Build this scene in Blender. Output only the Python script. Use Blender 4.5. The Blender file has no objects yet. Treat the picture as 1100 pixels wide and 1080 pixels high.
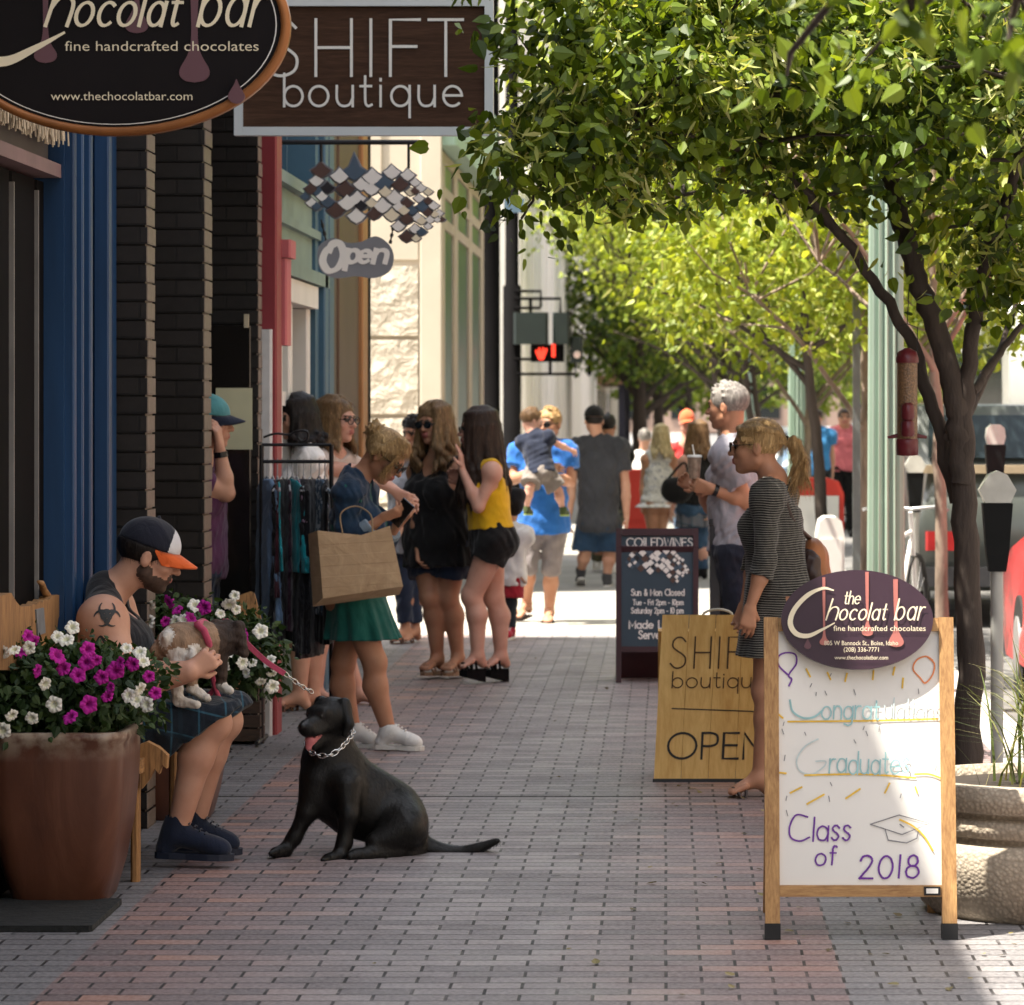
import bpy, math, random
import numpy as np
from mathutils import Vector, Matrix
random.seed(7)
rng = np.random.default_rng(11)
S = bpy.context.scene
C = S.collection
R = math.radians
# ------------------------------------------------------------------ camera
F_PX, VPX, VPY, EYE = 3800.0, 715.0, 440.0, 1.70      # focal length and vanishing point measured on the 1100 x 1080 photograph
cd = bpy.data.cameras.new('camera'); cam = bpy.data.objects.new('camera', cd); C.objects.link(cam)
cam.location = (0, 0, EYE); cam.rotation_euler = (R(90), 0, 0)
cd.lens = 85; cd.sensor_width = 85 * 1100 / F_PX; cd.sensor_fit = 'HORIZONTAL'
cd.shift_x = (550 - VPX) / 1100; cd.shift_y = -(540 - VPY) / 1100
cd.clip_start = 0.1; cd.clip_end = 2000
cd.dof.use_dof = True; cd.dof.focus_distance = 13.0; cd.dof.aperture_fstop = 5.0
S.camera = cam
# ------------------------------------------------------------------ sky and sun
SUN = Vector((-0.385, -0.15, 1.0)).normalized()
EL = math.asin(SUN.z); AZ = math.atan2(SUN.x, SUN.y)
w = bpy.data.worlds.new('World'); S.world = w; w.use_nodes = True
nt = w.node_tree; nt.nodes.clear()
sky = nt.nodes.new('ShaderNodeTexSky'); sky.sky_type = 'NISHITA'; sky.sun_disc = False
sky.sun_elevation = EL; sky.sun_rotation = AZ; sky.dust_density = 2.5; sky.air_density = 1.0
bg = nt.nodes.new('ShaderNodeBackground'); bg.inputs['Strength'].default_value = 0.135
wo = nt.nodes.new('ShaderNodeOutputWorld')
hs = nt.nodes.new('ShaderNodeHueSaturation'); hs.inputs['Saturation'].default_value = 0.40; nt.links.new(sky.outputs[0], hs.inputs['Color']); wm = nt.nodes.new('ShaderNodeMix'); wm.data_type = 'RGBA'; wm.blend_type = 'MULTIPLY'; wm.inputs[0].default_value = 1.0; wm.inputs[7].default_value = (1.0, 1.0, .99, 1); nt.links.new(hs.outputs[0], wm.inputs[6]); nt.links.new(wm.outputs[2], bg.inputs[0]); nt.links.new(bg.outputs[0], wo.inputs[0])
sl = bpy.data.lights.new('sun', 'SUN'); so = bpy.data.objects.new('sun', sl); C.objects.link(so)
sl.energy = 4.9; sl.angle = R(0.53); sl.color = (1.0, 0.92, 0.79)
so.rotation_euler = SUN.to_track_quat('Z', 'Y').to_euler(); so.location = (-20, -5, 40)
S.view_settings.view_transform = 'Standard'; S.view_settings.look = 'None'
S.view_settings.exposure = 1.74; S.view_settings.gamma = 1.0; S.view_settings.use_curve_mapping = False
S.cycles.max_bounces = 8; S.cycles.diffuse_bounces = 4; S.cycles.use_denoising = True
S.cycles.transparent_max_bounces = 8
# ------------------------------------------------------------------ helpers
def at(px, py, Y):
    """point of the place that the photograph shows at pixel px, py, standing Y metres down the street"""
    return np.array([(px - VPX) * Y / F_PX, Y, EYE - (py - VPY) * Y / F_PX])
def gnd(py): return F_PX * EYE / (py - VPY)
def nrm(v):
    v = np.asarray(v, float); return v / (np.linalg.norm(v) + 1e-12)
WL = {}
def thing(name, label, cat, loc=(0, 0, 0), group=None):
    o = bpy.data.objects.new(name, None); C.objects.link(o); o.location = loc
    o.empty_display_size = .1
    o['label'] = label; o['category'] = cat
    if group: o['group'] = group
    WL[o.name] = np.array(loc, float); return o
def tag(o, label, cat, group=None):
    o['label'] = label; o['category'] = cat
    if group: o['group'] = group
    return o
def struct(o): o['kind'] = 'structure'; return o
def stuff(o): o['kind'] = 'stuff'; return o
def link(name, me, parent=None, base=None):
    o = bpy.data.objects.new(name, me); C.objects.link(o)
    if parent is not None: o.parent = parent; WL[o.name] = WL[parent.name]
    else:
        b = np.zeros(3) if base is None else np.array(base, float)
        o.location = b; WL[o.name] = b
    return o
def mats_of(me, m):
    for x in (m if isinstance(m, (list, tuple)) else [m]): me.materials.append(x)
def np_mesh(name, V, F, m, parent=None, base=None, idx=None, smooth=True):
    """V (n,3) world coords, F (m,k) equal-sided polygons"""
    off = WL[parent.name] if parent is not None else (np.zeros(3) if base is None else np.array(base, float))
    V = np.asarray(V, np.float32) - off.astype(np.float32); F = np.asarray(F, np.int32)
    me = bpy.data.meshes.new(name); n, k = F.shape
    me.vertices.add(len(V)); me.vertices.foreach_set('co', V.ravel())
    me.loops.add(n * k); me.loops.foreach_set('vertex_index', F.ravel())
    me.polygons.add(n); me.polygons.foreach_set('loop_start', np.arange(0, n * k, k, dtype=np.int32))
    if idx is not None: me.polygons.foreach_set('material_index', np.asarray(idx, np.int32))
    me.polygons.foreach_set('use_smooth', np.full(n, smooth))
    me.update(calc_edges=True); mats_of(me, m)
    return link(name, me, parent, base)
class MB:
    def __init__(s): s.v = []; s.f = []; s.m = []; s.sm = []
    def add(s, V, F, mi=0, smooth=False):
        b = len(s.v); s.v.extend([tuple(map(float, x)) for x in V])
        for f in F: s.f.append([b + i for i in f]); s.m.append(mi); s.sm.append(smooth)
        return s
    def box(s, x0, x1, y0, y1, z0, z1, mi=0, bev=0.0):
        if bev:
            return s.prism([(x0+bev, y0), (x1-bev, y0), (x1, y0+bev), (x1, y1-bev), (x1-bev, y1), (x0+bev, y1), (x0, y1-bev), (x0, y0+bev)], z0, z1, mi)
        V = [(x0,y0,z0),(x1,y0,z0),(x1,y1,z0),(x0,y1,z0),(x0,y0,z1),(x1,y0,z1),(x1,y1,z1),(x0,y1,z1)]
        return s.add(V, [(0,3,2,1),(4,5,6,7),(0,1,5,4),(1,2,6,5),(2,3,7,6),(3,0,4,7)], mi)
    def obox(s, o, u, v, n, a0, a1, b0, b1, c0, c1, mi=0):
        """box in the frame o,u,v,n"""
        o, u, v, n = map(np.asarray, (o, u, v, n)); P = lambda a, b, c: o + u*a + v*b + n*c
        V = [P(a0,b0,c0),P(a1,b0,c0),P(a1,b1,c0),P(a0,b1,c0),P(a0,b0,c1),P(a1,b0,c1),P(a1,b1,c1),P(a0,b1,c1)]
        return s.add(V, [(0,3,2,1),(4,5,6,7),(0,1,5,4),(1,2,6,5),(2,3,7,6),(3,0,4,7)], mi)
    def prism(s, poly, z0, z1, mi=0):
        n = len(poly); V = [(x, y, z0) for x, y in poly] + [(x, y, z1) for x, y in poly]
        return s.add(V, [tuple(range(n))[::-1], tuple(range(n, 2*n))] + [(i, (i+1) % n, n+(i+1) % n, n+i) for i in range(n)], mi)
    def oprism(s, o, u, v, n, poly, c0, c1, mi=0, smooth=False):
        o, u, v, n = map(np.asarray, (o, u, v, n)); k = len(poly)
        V = [o+u*a+v*b+n*c0 for a, b in poly] + [o+u*a+v*b+n*c1 for a, b in poly]
        s.add(V, [tuple(range(k))[::-1], tuple(range(k, 2*k))], mi)
        return s.add(V, [(i, (i+1) % k, k+(i+1) % k, k+i) for i in range(k)], mi, smooth)
    def tube(s, pts, rad, n=8, mi=0, caps=True, smooth=True, wob=0.0):
        pts = [np.asarray(p, float) for p in pts]; k = len(pts)
        rad = [rad]*k if np.isscalar(rad) else list(rad)
        V = []; prev = None
        for i, p in enumerate(pts):
            t = nrm(pts[min(i+1, k-1)] - pts[max(i-1, 0)])
            a = prev if prev is not None else (np.array([1.,0,0]) if abs(t[0]) < .8 else np.array([0,1.,0]))
            a = nrm(a - t*np.dot(a, t)); b = np.cross(t, a); prev = a
            for j in range(n):
                q = 2*math.pi*j/n; r = rad[i]*(1+wob*random.uniform(-1, 1))
                V.append(p + a*math.cos(q)*r + b*math.sin(q)*r)
        F = [(i*n+j, i*n+(j+1) % n, (i+1)*n+(j+1) % n, (i+1)*n+j) for i in range(k-1) for j in range(n)]
        s.add(V, F, mi, smooth)
        if caps: s.add(V[:n], [tuple(range(n))[::-1]], mi); s.add(V[-n:], [tuple(range(n))], mi)
        return s
    def lathe(s, c, prof, n=24, mi=0, smooth=True, sx=1, sy=1, flute=None):
        V = []
        for r, z in prof:
            for j in range(n):
                q = 2*math.pi*j/n; rr = r
                if flute: rr = r*(1-flute[1]*(0.5+0.5*math.cos(flute[0]*q)))
                V.append((c[0]+rr*math.cos(q)*sx, c[1]+rr*math.sin(q)*sy, c[2]+z))
        k = len(prof)
        F = [(i*n+j, i*n+(j+1) % n, (i+1)*n+(j+1) % n, (i+1)*n+j) for i in range(k-1) for j in range(n)]
        s.add(V, F, mi, smooth); s.add(V[:n], [tuple(range(n))[::-1]], mi); s.add(V[-n:], [tuple(range(n))], mi)
        return s
    def ball(s, c, r, n=12, mi=0):
        r = (r, r, r) if np.isscalar(r) else r; V = []; m = n//2
        for i in range(m+1):
            th = math.pi*(i+.02)/(m+.04)
            for j in range(n):
                q = 2*math.pi*j/n; V.append((c[0]+r[0]*math.sin(th)*math.cos(q), c[1]+r[1]*math.sin(th)*math.sin(q), c[2]+r[2]*math.cos(th)))
        return s.add(V, [(i*n+j, (i+1)*n+j, (i+1)*n+(j+1) % n, i*n+(j+1) % n) for i in range(m) for j in range(n)], mi, True)
    def each(s, name, m, parent):
        """every box becomes a part of its own"""
        out = []
        for i in range(len(s.v)//8):
            b = MB(); b.v = s.v[i*8:i*8+8]; b.f = [[j-i*8 for j in f] for f in s.f[i*6:i*6+6]]; b.m = s.m[i*6:i*6+6]; b.sm = s.sm[i*6:i*6+6]; out.append(b.build(name, m, parent))
        return out
    def build(s, name, m, parent=None, base=None):
        off = WL[parent.name] if parent is not None else (np.zeros(3) if base is None else np.array(base, float))
        me = bpy.data.meshes.new(name); V = np.array(s.v, float) - off
        me.from_pydata([tuple(x) for x in V], [], s.f)
        me.polygons.foreach_set('material_index', s.m); me.polygons.foreach_set('use_smooth', s.sm)
        me.update(); mats_of(me, m)
        return link(name, me, parent, base)
def copy_tree(o, loc, label=None):
    """a copy of a thing with copies of its parts and their sub-parts"""
    def rec(x, par):
        c = x.copy(); C.objects.link(c)
        if par is not None: c.parent = par
        for ch in list(x.children): rec(ch, c)
        return c
    r = rec(o, None); r.location = loc
    if label: r['label'] = label
    return r
# ------------------------------------------------------------------ materials
def lin(h):
    h = h.lstrip('#'); c = [int(h[i:i+2], 16)/255 for i in (0, 2, 4)]
    return tuple(x/12.92 if x <= .04045 else ((x+.055)/1.055)**2.4 for x in c)
class NT:
    def __init__(s, name):
        s.m = bpy.data.materials.new(name); s.m.use_nodes = True; s.t = s.m.node_tree; s.t.nodes.clear()
        s.out = s.n('ShaderNodeOutputMaterial'); s.b = s.n('ShaderNodeBsdfPrincipled'); s.l(s.b.outputs[0], s.out.inputs[0])
    def n(s, ty, **kw):
        x = s.t.nodes.new(ty)
        for k, v in kw.items(): setattr(x, k, v)
        return x
    def l(s, a, b): s.t.links.new(a, b)
    def co(s, kind='Object', scale=(1, 1, 1), rot=(0, 0, 0)):
        tc = s.n('ShaderNodeTexCoord'); mp = s.n('ShaderNodeMapping')
        mp.inputs['Scale'].default_value = scale; mp.inputs['Rotation'].default_value = rot
        s.l(tc.outputs[kind], mp.inputs[0]); return mp.outputs[0]
    def noise(s, co, scale, detail=4, rough=.55, dist=0):
        x = s.n('ShaderNodeTexNoise'); x.inputs['Scale'].default_value = scale; x.inputs['Detail'].default_value = detail
        x.inputs['Roughness'].default_value = rough; x.inputs['Distortion'].default_value = dist; s.l(co, x.inputs['Vector']); return x.outputs['Fac']
    def ramp(s, fac, stops):
        x = s.n('ShaderNodeValToRGB'); e = x.color_ramp.elements
        while len(e) < len(stops): e.new(.5)
        for i, (p, c) in enumerate(stops): e[i].position = p; e[i].color = (*c, 1) if len(c) == 3 else c
        s.l(fac, x.inputs[0]); return x.outputs[0]
    def mix(s, fac, a, b, mode='MIX'):
        x = s.n('ShaderNodeMix', data_type='RGBA', blend_type=mode)
        for sock, v in ((x.inputs[0], fac), (x.inputs[6], a), (x.inputs[7], b)):
            if isinstance(v, (int, float)): sock.default_value = v
            elif isinstance(v, tuple): sock.default_value = (*v, 1) if len(v) == 3 else v
            else: s.l(v, sock)
        return x.outputs[2]
    def math(s, op, a, b=0.0, c=0.0):
        x = s.n('ShaderNodeMath', operation=op)
        for i, v in enumerate((a, b, c)):
            if isinstance(v, (int, float)): x.inputs[i].default_value = v
            else: s.l(v, x.inputs[i])
        return x.outputs[0]
    def bump(s, h, strength=.3, dist=.01):
        x = s.n('ShaderNodeBump'); x.inputs['Strength'].default_value = strength; x.inputs['Distance'].default_value = dist
        s.l(h, x.inputs['Height']); s.l(x.outputs[0], s.b.inputs['Normal']); return x
    def set(s, **kw):
        for k, v in kw.items():
            i = s.b.inputs[k.replace('_', ' ')]
            if isinstance(v, (int, float)): i.default_value = v
            elif isinstance(v, tuple): i.default_value = v if i.type == 'VECTOR' else ((*v, 1) if len(v) == 3 else v)
            else: s.l(v, i)
        return s
MC = {}
def mat(name, col, rough=.6, var=.25, scale=6, bump=.0, bscale=60, metal=0, spec=.4, stretch=(1, 1, 1), col2=None, bdist=.004, sheen=0):
    if name in MC: return MC[name]
    if isinstance(col, str): col = lin(col)
    c2 = lin(col2) if isinstance(col2, str) else (col2 or tuple(x*(1-var) for x in col))
    n = NT(name); co = n.co('Object', stretch)
    f = n.noise(co, scale, 5); n.set(Base_Color=n.ramp(f, [(.3, c2), (.68, col)]), Roughness=rough, Metallic=metal, Specular_IOR_Level=spec)
    if sheen: n.set(Sheen_Weight=sheen)
    if bump: n.bump(n.noise(co, bscale, 4), bump, bdist)
    MC[name] = n.m; return n.m
def wood(name, c1, c2, axis=2, scale=1.0, rough=.6):
    if name in MC: return MC[name]
    st = [9*scale]*3; st[axis] = .9*scale
    n = NT(name); co = n.co('Object', tuple(st)); g = n.noise(co, 3.2, 7, .62, 1.2)
    fine = n.noise(co, 14, 5, .6)
    c = n.ramp(g, [(.28, lin(c2)), (.5, tuple((a+b)/2 for a, b in zip(lin(c1), lin(c2)))), (.72, lin(c1))])
    n.set(Base_Color=n.mix(.35, c, n.ramp(fine, [(.35, lin(c2)), (.65, lin(c1))])), Roughness=rough); n.bump(fine, .25, .003)
    MC[name] = n.m; return n.m
def cloth(name, col, rough=.85, fold=.8, var=.38, scale=5, pat=None):
    """woven cloth; pat(n, co) may return another colour output"""
    if name in MC: return MC[name]
    if isinstance(col, str): col = lin(col)
    n = NT(name); co = n.co('Object'); f = n.noise(co, scale, 4)
    c = n.ramp(f, [(.3, tuple(x*(1-var) for x in col)), (.7, col)])
    if pat: c = pat(n, co, c)
    n.set(Base_Color=c, Roughness=rough, Specular_IOR_Level=.2, Sheen_Weight=.15)
    fo = n.noise(n.co('Object', (1, 1, .55)), 9, 3, .5, .8); we = n.noise(co, 240, 2)
    h = n.math('ADD', fo, n.math('MULTIPLY', we, .08)); n.bump(h, fold, .02)
    MC[name] = n.m; return n.m
def leafmat(name, c1, c2, c3, trans=.35, rough=.45):
    if name in MC: return MC[name]
    n = NT(name); g = n.n('ShaderNodeNewGeometry')
    c = n.ramp(g.outputs['Random Per Island'], [(0, c1), (.5, c2), (1, c3)])
    n.set(Base_Color=c, Roughness=rough, Specular_IOR_Level=.4)
    tr = n.n('ShaderNodeBsdfTranslucent'); n.l(n.mix(1.0, c, (1.1, 1.0, .35), 'MULTIPLY'), tr.inputs[0])
    mx = n.n('ShaderNodeMixShader'); mx.inputs[0].default_value = trans
    n.l(n.b.outputs[0], mx.inputs[1]); n.l(tr.outputs[0], mx.inputs[2]); n.l(mx.outputs[0], n.out.inputs[0])
    MC[name] = n.m; return n.m
def glassy(name, col, rough=.08, spec=.6):
    if name in MC: return MC[name]
    n = NT(name); f = n.noise(n.co('Object'), 1.2, 3)
    n.set(Base_Color=n.ramp(f, [(.3, tuple(x*.7 for x in col)), (.7, col)]), Roughness=rough, Specular_IOR_Level=spec); MC[name] = n.m; return n.m
def lamp(name, col, e):
    n = NT(name); n.set(Base_Color=(0, 0, 0), Emission_Color=col, Emission_Strength=e); return n.m
# ------------------------------------------------------------------ smooth solids: blended round cones, ellipsoids and lofts turned into one continuous mesh
def cap(a, b, ra, rb=None, k=.02, tag=0, cuts=()): return dict(t='c', a=np.array(a, float), b=np.array(b, float), ra=ra, rb=ra if rb is None else rb, k=k, g=tag, cuts=list(cuts))
def ell(c, r, fr=None, k=.03, tag=0, cuts=()):
    r = (r, r, r) if np.isscalar(r) else r
    return dict(t='e', c=np.array(c, float), r=np.array(r, float), fr=np.eye(3) if fr is None else np.array(fr), k=k, g=tag, cuts=list(cuts))
def loft(o, fr, lev, k=.02, tag=0, cuts=(), pleat=None):
    """lev: rows (w, cu, cv, ru, rv) along the third axis of the frame"""
    return dict(t='l', o=np.array(o, float), fr=np.array(fr), lev=np.array(sorted(lev), float), k=k, g=tag, cuts=list(cuts), pl=pleat)
def sub(p, k=.008): p = dict(p); p['op'] = 's'; p['k'] = k; return p
def clip(pt, n): return dict(t='p', pt=np.array(pt, float), n=nrm(n))
def grow(p, d, k=None):
    p = dict(p)
    if p['t'] == 'c': p['ra'] += d; p['rb'] += d
    elif p['t'] == 'e': p['r'] = p['r'] + d
    if k is not None: p['k'] = k
    return p
def bbox(p):
    if p['t'] == 'c':
        r = max(p['ra'], p['rb']); return np.minimum(p['a'], p['b'])-r, np.maximum(p['a'], p['b'])+r
    if p['t'] == 'e':
        e = np.sqrt(((p['fr']*p['r'][:, None])**2).sum(0)); return p['c']-e, p['c']+e
    pts = []
    for w_, cu, cv, ru, rv in p['lev']:
        for a in (-1, 1):
            for b in (-1, 1): pts.append(p['o']+p['fr'][0]*(cu+a*ru*1.15)+p['fr'][1]*(cv+b*rv*1.15)+p['fr'][2]*w_)
    pts = np.array(pts); return pts.min(0), pts.max(0)
def dist(p, X, Y, Z):
    if p['t'] == 'c':
        a, b = p['a'], p['b']; ba = b-a; L = max((ba*ba).sum(), 1e-9)
        dx, dy, dz = X-a[0], Y-a[1], Z-a[2]
        t = np.clip((dx*ba[0]+dy*ba[1]+dz*ba[2])/L, 0, 1)
        d = np.sqrt((dx-t*ba[0])**2+(dy-t*ba[1])**2+(dz-t*ba[2])**2)-(p['ra']+(p['rb']-p['ra'])*t)
    elif p['t'] == 'e':
        c, fr, r = p['c'], p['fr'], p['r']; dx, dy, dz = X-c[0], Y-c[1], Z-c[2]
        q = [dx*fr[i][0]+dy*fr[i][1]+dz*fr[i][2] for i in range(3)]
        k0 = np.sqrt(sum((q[i]/r[i])**2 for i in range(3))); k1 = np.sqrt(sum((q[i]/r[i]**2)**2 for i in range(3)))+1e-6
        d = k0*(k0-1)/k1
        d = np.where(k0 < .2, -r.min(), d)
    else:
        o, fr, lv = p['o'], p['fr'], p['lev']; dx, dy, dz = X-o[0], Y-o[1], Z-o[2]
        q = [dx*fr[i][0]+dy*fr[i][1]+dz*fr[i][2] for i in range(3)]
        g = [np.interp(q[2], lv[:, 0], lv[:, j]) for j in range(1, 5)]
        u, v = (q[0]-g[0])/g[2], (q[1]-g[1])/g[3]
        rr = np.sqrt(u*u+v*v)
        if p['pl']:
            n, amp, z0, z1 = p['pl']; fade = np.clip((q[2]-z0)/(z1-z0), 0, 1)
            an = np.arctan2(v, u); rr = rr/(1+amp*fade*(np.sin(n*an)+.5*np.sin((n*1.7)//1*an+1.3)))
        d = (rr-1)*np.minimum(g[2], g[3])
        d = np.maximum(d, np.maximum(lv[0, 0]-q[2], q[2]-lv[-1, 0]))
    for c in p['cuts']: d = np.maximum(d, (X-c[0][0])*c[1][0]+(Y-c[0][1])*c[1][1]+(Z-c[0][2])*c[1][2])
    return d.astype(np.float32)
def wrinkle(X, Y, Z, amp, fr, seed):
    q = np.random.default_rng(seed); h = 0
    for i in range(5):
        k = q.normal(size=3)*fr*(1+.35*i); k[2] *= .6; ph = q.uniform(0, 6.3)
        h = h+np.sin(X*k[0]+Y*k[1]+Z*k[2]+ph+1.6*np.sin(X*k[1]*.45+Z*k[0]*.45+ph*2))/(1+.35*i)
    return (amp*h/2.6).astype(np.float32)
def solid(name, prims, vox, m, parent=None, base=None, wr=None, cuts=(), post=None):
    """prims in order; op 's' carves; wr = (amplitude, frequency, seed) puts folds in; post(V) may push vertices about"""
    pos = [p for p in prims if p['t'] != 'p' and p.get('op') != 's']
    bb = [bbox(p) for p in pos]; lo = np.min([b[0] for b in bb], 0)-.02-2*vox; hi = np.max([b[1] for b in bb], 0)+.02+2*vox
    n = np.ceil((hi-lo)/vox).astype(int)+1
    ax = [(lo[i]+vox*np.arange(n[i])).astype(np.float32) for i in range(3)]
    D = np.full(tuple(n), .3, np.float32); T = np.zeros(tuple(n), np.int8); RW = np.full(tuple(n), .3, np.float32)
    for p in prims:
        if p['t'] == 'p':
            d = ((ax[0][:, None, None]-p['pt'][0])*p['n'][0]+(ax[1][None, :, None]-p['pt'][1])*p['n'][1]+(ax[2][None, None, :]-p['pt'][2])*p['n'][2])
            D = np.maximum(D, d.astype(np.float32)); continue
        b0, b1 = bbox(p); mg = p['k']+3*vox+.004
        i0 = np.clip(np.floor((b0-mg-lo)/vox).astype(int), 0, n-1); i1 = np.clip(np.ceil((b1+mg-lo)/vox).astype(int)+1, 0, n)
        if np.any(i1-i0 < 1): continue
        sl_ = tuple(slice(i0[i], i1[i]) for i in range(3))
        X, Y, Z = ax[0][sl_[0]][:, None, None], ax[1][sl_[1]][None, :, None], ax[2][sl_[2]][None, None, :]
        d = dist(p, X, Y, Z); c = D[sl_]; k = max(p['k'], 1e-4)
        if p.get('op') == 's':
            h = np.clip(.5-.5*(c+d)/k, 0, 1); D[sl_] = c+(-d-c)*h+k*h*(1-h)
        else:
            r = RW[sl_]; t = T[sl_]; t[d < r] = p['g']; RW[sl_] = np.minimum(r, d)
            h = np.clip(.5+.5*(c-d)/k, 0, 1); D[sl_] = c+(d-c)*h-k*h*(1-h)
    if wr: D += wrinkle(ax[0][:, None, None], ax[1][None, :, None], ax[2][None, None, :], *wr)
    for p, nn in cuts:
        D = np.maximum(D, ((ax[0][:, None, None]-p[0])*nn[0]+(ax[1][None, :, None]-p[1])*nn[1]+(ax[2][None, None, :]-p[2])*nn[2]).astype(np.float32))
    V, Q, cell = nets(D, lo, vox)
    idx = None
    if isinstance(m, (list, tuple)) and len(m) > 1:
        vt = T[cell[:, 0], cell[:, 1], cell[:, 2]]; idx = vt[Q[:, 0]]
    if post is not None: V = post(V)
    return np_mesh(name, V, Q, m, parent, base, idx)
def nets(D, lo, vox):
    S_ = D < 0; n = np.array(D.shape)-1
    c = np.zeros(tuple(n), np.int8)
    for a in (0, 1):
        for b in (0, 1):
            for d in (0, 1): c += S_[a:n[0]+a, b:n[1]+b, d:n[2]+d]
    act = np.argwhere((c > 0) & (c < 8)); ids = np.full(tuple(n), -1, np.int32); ids[act[:, 0], act[:, 1], act[:, 2]] = np.arange(len(act))
    P = np.zeros((len(act), 3)); cnt = np.zeros(len(act))
    cr = [np.array(x) for x in ((0,0,0),(1,0,0),(0,1,0),(1,1,0),(0,0,1),(1,0,1),(0,1,1),(1,1,1))]
    for i, j in ((0,1),(2,3),(4,5),(6,7),(0,2),(1,3),(4,6),(5,7),(0,4),(1,5),(2,6),(3,7)):
        A, B = act+cr[i], act+cr[j]; da, db = D[A[:, 0], A[:, 1], A[:, 2]], D[B[:, 0], B[:, 1], B[:, 2]]
        x = (da < 0) != (db < 0); t = da[x]/(da[x]-db[x]); P[x] += cr[i]+(cr[j]-cr[i])*t[:, None]; cnt[x] += 1
    V = lo+vox*(act+P/np.maximum(cnt, 1)[:, None]); Q = []
    for axn in range(3):
        u, v = (axn+1) % 3, (axn+2) % 3
        s0 = [slice(None)]*3; s1 = [slice(None)]*3; s0[axn] = slice(0, -1); s1[axn] = slice(1, None)
        e = np.argwhere(S_[tuple(s0)] != S_[tuple(s1)])
        e = e[(e[:, u] > 0) & (e[:, v] > 0) & (e[:, u] < n[u]) & (e[:, v] < n[v]) & (e[:, axn] < n[axn])]
        ins = S_[e[:, 0], e[:, 1], e[:, 2]]; q = []
        for du, dv in ((1, 1), (0, 1), (0, 0), (1, 0)):
            f = e.copy(); f[:, u] -= du; f[:, v] -= dv; q.append(ids[f[:, 0], f[:, 1], f[:, 2]])
        q = np.stack(q, 1); q[~ins] = q[~ins][:, ::-1]; Q.append(q)
    Q = np.concatenate(Q); Q = Q[(Q >= 0).all(1)]
    return V, Q, act
# ------------------------------------------------------------------ people
def frame_of(yaw, up=(0, 0, 1)):
    """rows right, forward, up; yaw 0 faces down the street, 90 faces right, 180 faces the camera"""
    U = nrm(up); a = R(yaw); Fw = np.array([math.sin(a), math.cos(a), 0.]); Fw = nrm(Fw-U*np.dot(Fw, U)); return np.array([np.cross(Fw, U), Fw, U])
def head_frame(yaw, pitch, roll=0):
    a, p = R(yaw), R(pitch); Fw = np.array([math.sin(a)*math.cos(p), math.cos(a)*math.cos(p), -math.sin(p)])
    Rt = np.array([math.cos(a), -math.sin(a), 0.]); U = np.cross(Rt, Fw)
    r = R(roll); Rt, U = Rt*math.cos(r)+U*math.sin(r), U*math.cos(r)-Rt*math.sin(r)
    return np.array([Rt, Fw, U])
def hand_prims(wr, d, pal, u, curl=35, spread=.02, thumb=1, side=1):
    """wrist point, finger direction, palm normal; four unequal bent fingers and a thumb leaving the side of the palm"""
    d = nrm(d); pal = nrm(np.asarray(pal, float)-d*np.dot(pal, d)); la = np.cross(d, pal)*side; P = []
    for i, (L, off) in enumerate(((.070, .088), (.078, .092), (.072, .088), (.056, .080))):
        k = wr+(d*off+la*(1.5-i)*spread)*u; P.append(cap(wr+la*(1.5-i)*.010*u+d*.01*u, k, .0155*u, .0125*u, .014))
        c = R(curl*(1+.12*i)); d1 = nrm(d*math.cos(c)+pal*math.sin(c)+la*(1.5-i)*.04); d2 = nrm(d*math.cos(2.1*c)+pal*math.sin(2.1*c))
        m = k+d1*L*.52*u; P += [cap(k, m, .0098*u, .0088*u, .005), cap(m, m+d2*L*.5*u, .0088*u, .0072*u, .004)]
    if thumb:
        b = wr+(d*.03+la*.026)*u; m = b+(d*.6+la*.62+pal*.45)*.042*u; P += [cap(wr+d*.02*u, b, .017*u, .013*u, .012), cap(b, m, .0125*u, .0105*u, .006), cap(m, m+(d*.85+la*.15+pal*.45)*.034*u, .0105*u, .008*u, .004)]
    return P
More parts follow.
